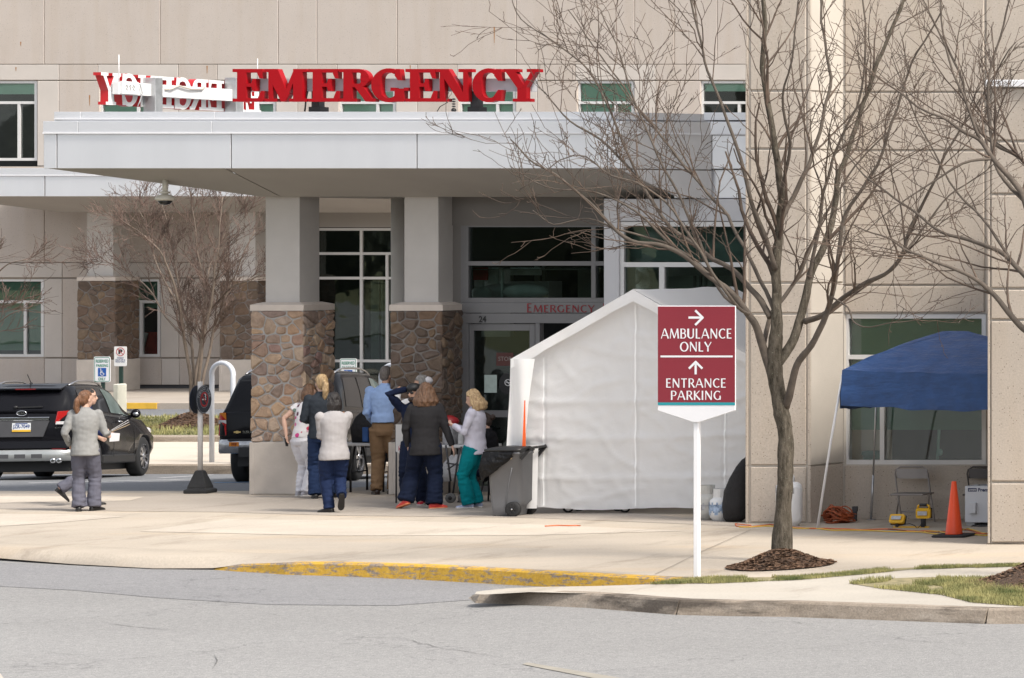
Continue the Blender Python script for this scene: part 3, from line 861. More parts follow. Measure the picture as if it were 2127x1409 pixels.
# lower storey
panel(hosp,-90,92,420,545.6,YF,BEIGE); panel(hosp,92,333,420,545.6,YF,BEIGE); panel(hosp,333,620,420,545.6,YF,BEIGE)
panel(hosp,-90,660,346,419,YF,BEIGE)
for i,x in enumerate([-41,215,457]):
    w = 132 if i == 0 else 118
    nx = [215,457,640][i]
    panel(hosp,x-4,x+w+38,546,577,YF,SMOOTH,d=.15)
    panel(hosp,x+w+38,nx-4,546,577,YF,BEIGE)
    panel(hosp,x+w,x+w+38,579,743,YF,SMOOTH,d=.15)
    panel(hosp,x+w+38,nx,579,743,YF,BEIGE)
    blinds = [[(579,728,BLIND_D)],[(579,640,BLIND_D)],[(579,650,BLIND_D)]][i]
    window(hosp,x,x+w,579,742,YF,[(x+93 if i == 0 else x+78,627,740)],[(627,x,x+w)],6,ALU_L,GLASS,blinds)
for a,b in zip([-90,92,128,262,335,372,455,585,660],[92,128,262,335,372,455,585,660,661]):
    if b-a > 4: panel(hosp,a,b,745,800,YF,BEIGE if (b-a) > 60 else SMOOTH)
mb = MB(); mb.fbox(-90,661,800,812,YF+.06,.1); obj('plinth', mb, DKGREY, hosp)
# things glimpsed through the ground-floor window: red, white curved mural
mb = MB(); mb.fbox(262,331,690,742,YF+1.0,.02); obj('wall_poster', mb, mat('poster_red',(.20,.03,.02),.8,var=.5,scale=2.2), hosp)
mb = MB()
for k in range(3):
    mb.tube([P(258+k*16+t*14,742-t*50,YF+.95) for t in (0,.35,.7,1)], .05, 6)
obj('wall_stripe', mb, INT_L, hosp)
# storefront beside the far columns
window(hosp,640,826,474,806,YF,[(750,474,806),(803.5,527,750)],[(527,640,826),(578,640,826),(750,640,826)],5.5,ALU_L,GLASS_D,[],rec=.02)
panel(hosp,640,1300,440,473,YF,SOFFIT); panel(hosp,826,1300,474,806,YF,BEIGE)
mb = MB(); 
for k,x in enumerate((770,783,791,797,812)): mb.fbox(x,x+(14 if k==0 else 4),585,746,YF+.6,.02)
obj('curtain', mb, INT_L, hosp)
# dark rooms behind the glass, and the body of the building
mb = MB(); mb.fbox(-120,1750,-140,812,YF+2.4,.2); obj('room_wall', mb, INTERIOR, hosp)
mb = MB(); mb.box(XW(-120,YF)-2, XW(1750,YF)+8, YF-YO+2.7, YF-YO+20, 0, 12.5); obj('building_body', mb, BEIGE, hosp)
mb = MB(); mb.box(XW(-120,YF)-2, XW(1750,YF)+8, YF-YO+.16, YF-YO+2.75, 12.0, 12.5); obj('roof', mb, SMOOTH, hosp)

# ---------------------------------------------------------------- stone columns
def clip(poly, a, b, c):
    out = []
    for i in range(len(poly)):
        p, q = poly[i], poly[(i+1)%len(poly)]
        dp, dq = a*p[0]+b*p[1]-c, a*q[0]+b*q[1]-c
        if dp <= 0: out.append(p)
        if (dp < 0 < dq) or (dq < 0 < dp):
            t = dp/(dp-dq); out.append((p[0]+(q[0]-p[0])*t, p[1]+(q[1]-p[1])*t))
    return out
def stone_cells(w, h, n, rnd):
    asp = 1.25
    pts = []
    for _ in range(n*30):
        p = (rnd.uniform(0,w), rnd.uniform(0,h))
        dmin = math.sqrt(w*h/n)*rnd.choice((.42,.55,.7,.85))
        if all(math.hypot((p[0]-q[0])/asp*1.1, p[1]-q[1]) > dmin for q in pts): pts.append(p)
        if len(pts) >= n: break
    cells = []
    for i,p in enumerate(pts):
        poly = [(0,0),(w,0),(w,h),(0,h)]
        for j,q in enumerate(pts):
            if i == j: continue
            # stretched metric gives flat-bedded stones
            dx,dy = (q[0]-p[0])/asp**2, (q[1]-p[1])
            mx,my = (p[0]+q[0])/2,(p[1]+q[1])/2
            poly = clip(poly, dx, dy, dx*mx+dy*my)
            if len(poly) < 3: break
        if len(poly) >= 3: cells.append(poly)
    return cells
def stone_mesh(poly, rnd, gap, depth):
    cx = sum(p[0] for p in poly)/len(poly); cy = sum(p[1] for p in poly)/len(poly)
    r0 = max(math.hypot(p[0]-cx,p[1]-cy) for p in poly)
    # round the corners, pull in by the joint
    pts = []
    n = len(poly)
    for i in range(n):
        p = poly[i]; a = poly[i-1]; b = poly[(i+1)%n]
        for q in (a,b):
            t = rnd.uniform(.10,.22)
            x,y = p[0]+(q[0]-p[0])*t, p[1]+(q[1]-p[1])*t
            pts.append((x,y))
    out = []
    for x,y in pts:
        d = math.hypot(x-cx,y-cy); k = max(.3,(d-gap)/d)*rnd.uniform(.96,1.02)
        out.append((cx+(x-cx)*k, cy+(y-cy)*k))
    m = len(out); dz = depth*rnd.uniform(.7,1.3)
    vs = [(x,y,-.01) for x,y in out] + [(x,y,dz*.62*rnd.uniform(.8,1.2)) for x,y in out]
    vs += [(cx+(x-cx)*.72, cy+(y-cy)*.72, dz*rnd.uniform(.85,1.15)) for x,y in out]
    fs = [(i,(i+1)%m,m+(i+1)%m,m+i) for i in range(m)] + [(m+i,m+(i+1)%m,2*m+(i+1)%m,2*m+i) for i in range(m)] + [list(range(2*m,3*m))]
    return vs, fs
def column(label, xl, yb, Y, w, n, seed, stone, hcap=2.77, hbase=.79, shaft_top=4.52, sw=.515, sides=True):
    x0 = XW(xl,Y); y0 = Y-YO; rnd = random.Random(seed)
    root = thing('stone_column', label, 'column', (x0+w/2,y0+w/2,0), 'stone clad canopy columns')
    mb = MB(); mb.box(x0-.008,x0+w+.01,y0-.012,y0+w+.01,0,hbase); obj('base', mb, BASECON, root, bevel=.012)
    mb = MB(); mb.box(x0-.009,x0+.055,y0-.016,y0+.05,0,hbase-.004); obj('corner_strip', mb, BASECON, root, bevel=.006)
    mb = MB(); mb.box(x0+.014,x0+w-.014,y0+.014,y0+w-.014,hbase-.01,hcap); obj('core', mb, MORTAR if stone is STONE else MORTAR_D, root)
    faces = [(Vector((x0,y0+.032,hbase)), Vector((1,0,0)), Vector((0,-1,0)))]
    if sides: faces.append((Vector((x0+w-.032,y0,hbase)), Vector((0,1,0)), Vector((1,0,0))))
    for o,u,nv in faces:
        for cell in stone_cells(w, hcap-hbase, n, rnd):
            vs, fs = stone_mesh(cell, rnd, .012, .042)
            mb = MB(); mb.add([o+u*a+Vector((0,0,b))+nv*c for a,b,c in vs], fs)
            obj('stone', mb, stone, root)
    # weathered cap in two pieces, then the plain shaft
    for k,(a,b) in enumerate(((0,.5),(.502,1.0))):
        mb = MB(); e = .004
        xa, xb = x0-e+(w+2*e)*a, x0-e+(w+2*e)*b
        mb.box(xa,xb,y0-e,y0+w+e,hcap,hcap+.088)
        xi0, xi1 = (xa+.12 if k == 0 else xa), (xb if k == 0 else xb-.12)
        mb.add([(xa,y0-e,hcap+.088),(xb,y0-e,hcap+.088),(xb,y0+w+e,hcap+.088),(xa,y0+w+e,hcap+.088),(xi0,y0+.12,hcap+.125),(xi1,y0+.12,hcap+.125),(xi1,y0+w-.12,hcap+.125),(xi0,y0+w-.12,hcap+.125)],
               [(0,1,5,4),(1,2,6,5),(2,3,7,6),(3,0,4,7),(4,5,6,7)])
        obj('cap_stone', mb, CAPST, root)
    s0 = x0+(w-sw)/2
    mb = MB(); mb.box(s0,s0+sw,y0+(w-sw)/2,y0+(w+sw)/2,hcap+.12,shaft_top); obj('shaft', mb, STUCCO, root, bevel=.006)
    return root
YCOL = 53.7
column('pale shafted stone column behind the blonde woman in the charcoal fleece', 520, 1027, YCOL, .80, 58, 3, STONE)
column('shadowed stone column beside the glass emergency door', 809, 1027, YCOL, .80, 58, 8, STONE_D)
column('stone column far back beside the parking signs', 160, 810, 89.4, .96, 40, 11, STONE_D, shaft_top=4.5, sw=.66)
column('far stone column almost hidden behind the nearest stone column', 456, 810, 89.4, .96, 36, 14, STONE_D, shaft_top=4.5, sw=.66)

# ---------------------------------------------------------------- canopies
def canopy(root, Y, k, xl, xr, joints, sjoints, ujoints, yref, back, chamfer, ztop_b=4.49, hipl=2.3):
    """a flat roofed canopy: panelled fascia, two metal coping tiers, sloped soffit. pixel rows given for this distance"""
    y278,y350,y252,y248,y232 = yref
    xs = [xl]+joints+[xr]
    for a,b in zip(xs[:-1],xs[1:]):
        mb = MB(); mb.fbox(a+1.0,b-1.0,y278+1,y350,Y,.10); obj('fascia_panel', mb, METAL_P, root, bevel=.003)
    mb = MB(); mb.fbox(xl+1,xr-1,y278,y350-1,Y+.03,.1); obj('joint_backing', mb, JOINT, root)
    xs = [xl-1]+sjoints+[xr+1]
    for a,b in zip(xs[:-1],xs[1:]):
        mb = MB(); mb.fbox(a+.3,b-.3,y252,y278-1,Y-.02,.3); obj('coping', mb, METAL_C, root, bevel=.004)
    mb = MB(); mb.fbox(xl-2,xr+1,y278-2.2*k,y278+.6,Y-.035,.05); obj('drip_edge', mb, TRIM_W, root)
    if ujoints is not None:
        xs = [xl+22*k]+ujoints+[xr-7*k]
        for a,b in zip(xs[:-1],xs[1:]):
            mb = MB(); mb.fbox(a+.3,b-.3,y232,y248,Y+.32,.3); obj('coping', mb, METAL_C, root, bevel=.004)
        mb = MB(); mb.fbox(xl+22*k,xr-7*k,y248-1.8*k,y248+.6,Y+.30,.05); obj('drip_edge', mb, TRIM_W, root)
        mb = MB(); mb.fbox(xl+23*k,xr-7*k,y248+.5,y252+4*k,Y+.33,.3); obj('coping_base', mb, METAL_C, root)
YC1 = 52.3
can = thing('entrance_canopy', 'light grey metal entrance canopy over the emergency drop-off', 'canopy', P(690,350,YC1)-Vector((0,0,0)))
canopy(can, YC1, 1.0, 90, 1293, [118,480,866,1262], [162,440,925,1213], [168,446,931,1205], (277.5,350,252,248,232.5), None, None)
xL, xR = XW(90,YC1), XW(1293,YC1)
zb, zt_, zin = ZW(350,YC1), ZW(252,YC1), 4.49
ych, xch = 53.24-YO, XW(1478,53.24)
YBK = 59.0-YO
mb = MB()   # roof body behind the fascia
mb.prism([(xL+.02,YC1-YO+.1,zb+.02),(xR-.02,YC1-YO+.1,zb+.02),(xch,ych+.08,zb+.02),(xch,YBK,zb+.02),(xL+.02,YBK,zb+.02)], (0,0,zt_-zb-.03))
obj('roof_deck', mb, METAL_C, can)
mb = MB()   # upper tier deck
mb.prism([(xL+.35,YC1-YO+.45,zt_-.02),(xR-.15,YC1-YO+.45,zt_-.02),(xch,ych+.2,zt_-.02),(xch,YBK,zt_-.02),(xL+.35,YBK,zt_-.02)], (0,0,.12))
obj('roof_deck', mb, METAL_C, can)
# sloped soffit: a hipped tray from the fascia foot down to the beam over the columns
ins = 53.7-YC1
xli, xri = XW(541,53.7), XW(1408,53.7)
yf, yi = YC1-YO+.02, 53.7-YO
j1, j1b = XW(465,YC1), XW(583,53.7)
mb = MB()
mb.poly([(xL+.02,yf,zb+.004),(j1-.01,yf,zb+.004),(j1b-.01,yi,zin),(xli,yi,zin)])
mb.poly([(j1+.01,yf,zb+.004),(xR-.06,yf,zb+.004),(xri,yi,zin),(j1b+.01,yi,zin)])
mb.poly([(xL+.02,yf,zb+.004),(xli,yi,zin),(xli,YBK,zin),(xL+.02,YBK,zb+.004)])
mb.poly([(xli,yi,zin),(xri,yi,zin),(xri+.9,YBK,zin),(xli,YBK,zin)])
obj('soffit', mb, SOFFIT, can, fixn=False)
mb = MB(); mb.poly([(j1-.012,yf,zb+.012),(j1+.012,yf,zb+.012),(j1b+.012,yi,zin+.008),(j1b-.012,yi,zin+.008)]); obj('soffit_joint', mb, JOINT, can)
# the canted right flank, in shade against the wing
def canted(a, b, y0a, y0b, y1a, y1b, m, off=0.0, d=.08, Ya=YC1, Yb=53.24):
    p = [P(a,y0a,Ya),P(b,y0b,Yb),P(b,y1b,Yb),P(a,y1a,Ya)]
    nv = Vector((.707,-.707,0))
    mb = MB(); mb.prism([q+nv*off for q in p], -nv*d); return mb
DKM = METAL_P
obj('flank_panel', canted(1293,1478,277.5,280.5,350,352.4,DKM), DKM, can)
obj('flank_coping', canted(1293,1478,252,254.6,276.5,279.5,DKM,.02,.2), METAL_C, can)
obj('flank_coping', canted(1286,1470,232.5,237,248,251,DKM,-.10,.2), METAL_C, can)
obj('drip_edge', canted(1292,1478,275,278,278,280.8,DKM,.035,.05), TRIM_W, can)
obj('flank_joint', canted(1293,1478,350.4,352.8,352.6,355,JOINT,-.02,.05), JOINT, can)
mb = MB()
nv = Vector((.707,-.707,0))
q = [P(1293,352.6,YC1),P(1478,355,53.24),P(1478,414,53.24),P(1408,409,XW(1408,53.7) and 53.0)]
q[3] = q[0]+(q[1]-q[0])*((1408-1293)/185.0); q[3].z = ZW(409,53.0)
mb.prism(q, -nv*.08); obj('flank_panel', mb, DKM, can)
# camera dome under the soffit
cd = thing('security_camera', 'cream dome camera hanging from the canopy soffit', 'camera', P(343,375,52.9))
mb = MB(); c = P(343,375,52.9); pm = 52.9/F
mb.tube([P(343,372,52.9),P(343,404,52.9)], 5*pm, 10); mb.lathe([(2*pm,-2*pm),(9*pm,-0*pm),(9*pm,3*pm),(4*pm,5*pm)], P(343,402,52.9), n=14)
obj('stem', mb, mat('cream_plastic',(.55,.52,.44),.5,var=.05), cd)
mb = MB(); mb.lathe([(14*pm,0),(18.5*pm,1.5*pm),(18.5*pm,5*pm),(15*pm,10*pm),(6*pm,13*pm)], P(343,417,52.9), n=24); obj('housing', mb, bpy.data.materials['cream_plastic'], cd)
mb = MB(); mb.lathe([(3*pm,-9*pm),(9*pm,-7.5*pm),(12.5*pm,-3.5*pm),(13.5*pm,0)], P(343,417,52.9), n=20); obj('dome', mb, mat('smoked_dome',(.01,.01,.012),.08,var=.0), cd)

YC2 = 87.4
can2 = thing('far_canopy', 'second grey metal canopy far back along the left wall', 'canopy', P(300,408,YC2))
canopy(can2, YC2, .6, -150, 1240, [93,420,760], [153,470,800], None, (365,408,349.5,347,338), None, None)
xL2, xR2 = XW(-150,YC2), XW(1240,YC2); zb2 = ZW(408,YC2)
yf2, yi2, yb2 = YC2-YO+.02, 89.3-YO, YF-YO
mb = MB(); mb.poly([(xL2,yf2,zb2+.01),(xR2,yf2,zb2+.01),(xR2+.5,yi2,zb2-.38),(XW(128,89.3),yi2,zb2-.38)])
mb.poly([(XW(128,89.3),yi2,zb2-.38),(xR2+.5,yi2,zb2-.38),(xR2+.5,yb2,zb2-.38),(XW(128,89.3),yb2,zb2-.38)])
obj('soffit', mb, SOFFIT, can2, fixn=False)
mb = MB(); mb.box(xL2+.05,xR2,YC2-YO+.12,yb2-.02,zb2+.02,ZW(349.5,YC2)-.02); obj('roof_deck', mb, METAL_C, can2)

# ---------------------------------------------------------------- emergency entrance and link
YE = 54.24
ent = thing('emergency_entrance', 'glazed emergency entrance front with door number 24', 'entrance', P(1100,1010,YE))
def fb(parent, name, x0,x1,y0,y1,Y,d,m,bev=.0):
    mb = MB(); mb.fbox(x0,x1,y0,y1,Y,d); return obj(name, mb, m, parent, bevel=bev)
DARKP = mat('entrance_header_panel', (.155,.145,.135), .7, var=.04, scale=1.0)  # colour darkened to carry the shade of the deep canopy
FRAME = mat('entrance_frame', (.19,.187,.19), .4, .3, var=.03)  # frame colour darkened too, for the same canopy shade
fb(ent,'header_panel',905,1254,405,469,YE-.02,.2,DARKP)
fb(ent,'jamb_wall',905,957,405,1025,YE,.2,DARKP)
def bars(parent, name, rects, Y, d, m):
    mb = MB()
    for k,(a,b,c,e) in enumerate(rects): mb.fbox(a,b,c,e,Y-(k%3)*.003,d)
    return obj(name, mb, m, parent)
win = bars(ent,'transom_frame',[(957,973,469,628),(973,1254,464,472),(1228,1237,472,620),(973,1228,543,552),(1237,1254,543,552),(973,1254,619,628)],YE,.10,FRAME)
for a,b,c,d in [(973,1228,472,543),(973,1228,552,619),(1237,1254,472,543),(1237,1254,552,619)]:
    mb = MB(); mb.fbox(a,b,c,d,YE+.05,.012); obj('pane', mb, GLASS_D, win)
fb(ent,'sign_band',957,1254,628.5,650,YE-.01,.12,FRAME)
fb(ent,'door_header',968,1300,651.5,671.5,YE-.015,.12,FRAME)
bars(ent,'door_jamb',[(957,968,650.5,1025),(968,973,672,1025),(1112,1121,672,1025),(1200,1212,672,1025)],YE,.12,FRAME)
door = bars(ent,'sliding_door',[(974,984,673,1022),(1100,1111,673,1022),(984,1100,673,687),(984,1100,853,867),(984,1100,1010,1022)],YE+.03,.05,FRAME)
for c,d in ((687,853),(867,1010)):
    mb = MB(); mb.fbox(984,1100,c,d,YE+.055,.012); obj('pane', mb, GLASS_D, door)
def decal(parent, name, x0,x1,y0,y1,Y,m): return fb(parent,name,x0,x1,y0,y1,Y,.003,m)
decal(door,'paper_notice',1006,1032,779,816,YE+.05,mat('notice_paper',(.42,.50,.46),.7,var=.1,scale=20))
decal(door,'red_notice',1031,1066,733,760,YE+.05,mat('notice_red',(.10,.035,.03),.7,var=.1))
mb = MB(); ftext(mb,'STOP',1035,1062,741,750,YE+.045,.01); obj('lettering', mb, mat('pale_lettering',(.26,.22,.20),.7), door)
mb = MB(); pc = P(1054,797,YE+.05); r = 19*YE/F
mb.prism([pc+Vector((r*math.cos(a)*.95,0,r*1.15*math.sin(a))) for a in [2*PI*i/18 for i in range(18)]], (0,.003,0)); obj('black_notice', mb, BLACK, door)
def ring_mark(mb, c, r, w, n=24, ux=Vector((1,0,0)), uz=Vector((0,0,1)), slash=True, lift=Vector((0,0,0))):
    for i in range(n):
        a, b = 2*PI*i/n, 2*PI*(i+1)/n
        mb.poly([c+(ux*math.cos(t)+uz*math.sin(t))*k for t,k in ((a,r),(b,r),(b,r-w),(a,r-w))])
    if slash:
        d = (ux+(-uz)).normalized()*r*.9; s = (ux+uz).normalized()*w*.5
        mb.poly([c-d-s+lift,c+d-s+lift,c+d+s+lift,c-d+s+lift])
mb = MB(); c = P(1055,795,YE+.045); ring_mark(mb,c,7*YE/F,1.4*YE/F,lift=Vector((0,-.001,0)))
mb.bar(c+Vector((-.03,-.001,0)),c+Vector((.03,-.001,0)),.004,.008)
obj('no_smoking_mark', mb, WHITE, door)
# number and words on the header
mb = MB(); ftext(mb,'24',994.5,1010,656.5,670,YE-.02,.035); obj('door_number', mb, TXT_BLACK, ent)
mb = MB(); ftext(mb,'7',1218,1226,658,671,YE-.02,.035); obj('door_number', mb, TXT_BLACK, ent)
mb = MB()
froman(mb,'E',1094,1104.5,630.5,649,YE-.018); froman(mb,'MERGENCY',1108,1235,634,649,YE-.018,.16); froman(mb,'D',1252,1264,630.5,649,YE-.018)
obj('entrance_lettering', mb, TXT_RED, ent)
# dim lobby behind the doors
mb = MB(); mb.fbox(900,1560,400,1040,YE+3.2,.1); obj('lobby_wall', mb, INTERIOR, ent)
mb = MB(); mb.fbox(1000,1060,560,700,YE+2.6,.1); mb.fbox(1110,1118,552,660,YE+1.4,.05); mb.fbox(1126,1131,552,660,YE+1.4,.05); mb.fbox(1200,1228,560,619,YE+1.6,.05); obj('lobby_partition', mb, INT_L, ent)
mb = MB(); mb.fbox(990,1140,585,619,YE+1.2,.4); mb.ball(P(1040,606,YE+.9),(.35,.2,.12)); obj('reflection_block', mb, mat('reflection_pale',(.55,.56,.56),.4), ent)  # white shapes standing in for a white vehicle mirrored in the glass
mb = MB(); mb.fbox(900,1560,560,561,YE+.15,3.0); obj('lobby_ceiling', mb, INT_L, ent)
mb = MB(); mb.box(XW(870,YE), XW(1560,YE)+2, YE-YO+.2, YE-YO+3.5, 4.40, 4.48); obj('lobby_roof', mb, INTERIOR, ent)

YL = 53.24
link_b = thing('link_building', 'grey panelled link with tall windows between entrance and wing', 'building', P(1400,1040,YL))
LPAN = mat('link_panel', (.56,.555,.57), .6, var=.03, scale=.8)
fb(link_b,'pier',1254,1286,413,1060,YL,.5,LPAN,.008)
fb(link_b,'fascia_panel',1254,1900,413.5,459.5,YL+.02,.2,LPAN,.006)
fb(link_b,'fascia_panel',1400,1900,353,412,YL+.06,.2,METAL_P,.006)
fb(link_b,'fascia_panel',1479,1900,281,351,YL,.2,METAL_P,.006)
fb(link_b,'coping',1470,1900,253,279.5,YL-.03,.3,METAL_C,.004)
fb(link_b,'coping',1462,1900,234,250,YL+.05,.3,METAL_C,.004)
fb(link_b,'drip_edge',1479,1900,277,280,YL-.045,.05,TRIM_W)
fb(link_b,'joint_backing',1400,1900,250,460,YL+.16,.1,JOINT)
fb(link_b,'sill_wall',1286,1900,620,1060,YL+.05,.2,LPAN)
w1 = bars(link_b,'storefront_frame',[(1286,1296,461,625),(1296,1900,461,471),(1296,1900,545,555),(1369,1380,555,620),(1640,1650,471,620),(1286,1900,620,628)],YL+.03,.12,ALU_L)
for a,b,c,d in [(1296,1640,471,545),(1296,1369,555,620),(1380,1640,555,620)]:
    mb = MB(); mb.fbox(a,b,c,d,YL+.08,.012); obj('pane', mb, GLASS_D, w1)
fb(link_b,'inner_wall',1290,1900,546,640,YL+1.8,.1,mat('inner_wall_green',(.50,.58,.54),.8,var=.25,scale=1.5))  # wall and plant below brightened in place of the sky's reflection
fb(link_b,'reflection_sheet',1296,1640,471,544,YL+.35,.02,mat('reflection_streaks',(.46,.53,.51),.6,var=.4,scale=1.3,stretch=(.4,1,2.5)))  # streaky sheet carrying the glass's sky reflection in its colour
mb = MB(); mb.ball(P(1332,590,YL+1.2),(.16,.1,.28)); mb.ball(P(1318,575,YL+1.0),(.10,.1,.12)); obj('inner_plant', mb, mat('leafy_pale',(.78,.84,.80),.6,var=.4,scale=9), link_b)
fb(link_b,'inner_bulkhead',1384,1900,545,573,YL+1.0,.2,INT_L)
mb = MB()
for x in (1440,1452,1463,1480,1487,1520): mb.fbox(x,x+4,573,625,YL+1.3,.04)
mb.fbox(1300,1330,556,625,YL+1.5,.05); obj('inner_partition', mb, INT_L, link_b)
mb = MB(); mb.fbox(985,1003,556,619,YE+.5,.05); mb.fbox(1012,1034,556,590,YE+.6,.05); mb.fbox(1040,1044,556,619,YE+.5,.05); mb.fbox(1060,1122,556,572,YE+.9,.05); obj('reflection_strips', mb, mat('reflection_white',(.72,.74,.72),.5,var=.25,scale=3), ent)  # pale strips shaped after bright reflections in the transom glass
mb = MB(); mb.smooth = True; mb.ball(P(1092,606,YE+.55),(.36,.12,.12),16,8); mb.ball(P(1000,610,YE+.55),(.16,.1,.12),12,8); obj('reflection_blob', mb, bpy.data.materials['reflection_white'], ent)  # rounded white shapes standing in for reflected vehicles
mb = MB(); mb.fbox(983,1012,556,582,YE+.4,.03); obj('reflection_patch', mb, mat('reflection_red',(.50,.06,.05),.5,var=.3,scale=6), ent)  # red panel standing in for a red vehicle's reflection
# round column near the entrance
rc = MB(); pc = P(842,1010,56.2); rc.tube([(pc.x,pc.y,0),(pc.x,pc.y,4.49)], .20, 20)
o = obj('round_column', rc, STUCCO, None); tag(o, 'plain round grey column half hidden behind the shadowed stone column', 'column')

# ---------------------------------------------------------------- right wing
YP, YW, YN = 48.3, 49.0, 45.0
wing = thing('building_wing', 'tall beige aggregate concrete wing at the right edge', 'building', P(1700,1085,YW))
xpl, xpr = XW(1548,YP), XW(1684,YP)
xbl = XW(1751,YW); xfar = -8+XO
ZT = 11.6
mb = MB()
mb.prism([(xpl,YP-YO+.025,-.2),(xpr-.02,YP-YO+.025,-.2),(xbl-.02,YW-YO+.012,-.2),(XW(1752.6,YW),YW-YO+.012,-.2),(XW(1757,YW),YW-YO+.06,-.2),(XW(1757,YW),YW-YO+3.5,-.2),(XW(1757,YW),75-YO,-.2),(xpl,75-YO,-.2)], (0,0,ZT+.2))
obj('wing_core', mb, SMOOTH_W, wing)
rows = [(-260,-60),(-60,189),(189,310),(310,588),(588,652),(652,968),(968,1087)]
for a,b in rows:
    panel(wing,1556,1676,a,b,YP,BEIGE_W,d=.03,gap=2.4,bev=.01)
    panel(wing,1677,1684,a,b,YP+.004,BEIGE_W,d=.025,gap=.4,bev=.004)
    panel(wing,1548,1554,a,b,YP+.004,BEIGE_W,d=.025,gap=.4,bev=.004)
# reveal running back to the window wall
for a,b in rows:
    za, zb_ = ZW(a,YP)-.012, ZW(b,YP)+.012
    p0, p1 = Vector((xpr,YP-YO+.015,0)), Vector((xbl,YW-YO-.0,0))
    if b > 1080: zb_ = 0
    mb = MB(); nv = Vector(((p1-p0).y,-(p1-p0).x,0)).normalized()
    mb.prism([p0+Vector((0,0,zb_)),p1+Vector((0,0,zb_)),p1+Vector((0,0,za)),p0+Vector((0,0,za))], nv*-.03)
    obj('panel', mb, SMOOTH_W if b < 1080 else BEIGE_W, wing)
rows2 = [(-260,-60),(-60,192),(192,313),(313,593),(593,651)]
for a,b in rows2:
    panel(wing,1753,2046,a,b,YW,BEIGE_W,d=.03,gap=2.2,bev=.01)
    panel(wing,2047,2420,a,b,YW,BEIGE_W,d=.03,gap=1.0,bev=.01)
panel(wing,1753,2420,966,1081,YW,BEIGE_W,d=.03,gap=1.2,bev=.01)
panel(wing,2050,2420,652,965,YW,BEIGE_W,d=.03,gap=1.0,bev=.01)
mb = MB()   # solid wall behind, leaving the window open
mb.fbox(1753,2420,-260,652,YW+.03,.3); mb.fbox(1753,2420,965,1090,YW+.03,.3); mb.fbox(2049,2420,652,965,YW+.031,.3)
obj('wing_core', mb, SMOOTH_W, wing)
mb = MB(); mb.box(xbl+.1,xfar,YW-YO+3.2,75-YO,0,ZT); mb.box(xbl+.1,xfar,YW-YO+.335,YW-YO+3.25,6.2,ZT-.001); obj('building_body', mb, SMOOTH_W, wing)
window(wing,1753,2048,653,965,YW,[(1832,742,965)],[(742,1753,2048)],9,ALU_L,GLASS,[(655,893,BLIND_D)],rec=.04,fd=.12)
mb = MB(); mb.fbox(1760,2040,880,960,YW+1.5,.3); obj('room_desk', mb, DKGREY, wing)
mb = MB(); mb.fbox(1780,1822,938,946,YW+.5,.2); mb.fbox(1775,1815,946,955,YW+.55,.25); obj('room_papers', mb, mat('paper_tray',(.10,.20,.17),.7), wing)
mb = MB(); mb.ball(P(1953,940,YW+.6),(.035,.03,.05)); mb.tube([P(1947,955,YW+.6),P(1952,870,YW+.6)],.02,6); obj('room_plant', mb, mat('pale_teal',(.25,.40,.36),.7), wing)
mb = MB(); mb.fbox(1753,2420,640,975,YW+2.9,.1); obj('room_wall', mb, INTERIOR, wing)
# low block nearest the camera
near = thing('low_block', 'low beige aggregate block with a white coping at the right edge', 'building', P(2090,1131,YN))
xn = XW(2051,YN)
mb = MB(); mb.box(xn+.012,xfar,YN-YO+.03,YW-YO-.01,0,ZW(180,YN)-.02); obj('block_core', mb, SMOOTH_W, near)
rows3 = [(181,294),(294,404),(404,600),(600,665),(665,1002),(1002,1129)]
for a,b in rows3:
    panel(near,2056,2420,a,b,YN,BEIGE_W,d=.03,gap=2.4,bev=.012)
    panel(near,2051,2055.5,a,b,YN+.004,BEIGE_W,d=.025,gap=.3,bev=.004)
mb = MB(); mb.fbox(2047,2420,166,181,YN-.06,4.0); obj('coping', mb, TRIM_W, near, bevel=.01)
fb(near,'foot_strip',2049,2420,1129,1137,YN+.01,.2,CURB)
# ================================================================ roof sign: red channel letters
def slab_letter(ch, fn, depth, W, Ht):
    """fn(u, v, d): u along the word in m, v up in m, d depth in m (0 = face)"""
    adv, polys = SL[ch]
    mb = MB()
    for k,q in enumerate(polys):
        lift = (k%5)*.0007
        pts = [(a/adv*W, b*Ht) for a,b in q]
        n = len(pts)
        vs = [fn(u,v,-lift) for u,v in pts] + [fn(u,v,depth-lift*.5) for u,v in pts]
        mb.add(vs, [list(range(n)), list(range(n,2*n))[::-1]] + [(i,n+i,n+(i+1)%n,(i+1)%n) for i in range(n)])
    return mb
YS = 52.85
sgn = thing('emergency_sign', 'red EMERGENCY channel letters facing front on the canopy roof', 'sign', P(800,232,YS), 'EMERGENCY letter signs')
spans = [('E',483,546),('M',549,636),('E',640,703),('R',704,779),('G',771,850),('E',842,905),('N',905,980),('C',981,1044),('Y',1046,1120)]
ppm = F/YS
for i,(ch,a,b) in enumerate(spans):
    o0 = P(a,211.5,YS - (i%2)*.006); W = (b-a)/ppm; Ht = 68/ppm
    mb = slab_letter(ch, lambda u,v,d: o0+Vector((u,d,v)), .115, W, Ht)
    obj('letter', mb, RED if True else RED_S, sgn)
mb = MB(); mb.fbox(500,1106,163.5,190,YS+.14,.14); obj('raceway', mb, mat('raceway_grey',(.50,.50,.53),.4,var=.03), sgn)
for x in (655,985):
    mb = MB(); mb.fbox(x-8,x+8,188,236,YS+.16,.14); obj('post', mb, DKGREY, sgn)
    mb = MB(); mb.fbox(x-14,x+10,222,236,YS+.12,.22); obj('foot', mb, BLACK, sgn)
mb = MB(); mb.tube([P(633,232,YS+.1),P(636,205,YS+.1),P(639,190,YS+.1)],.012,6)
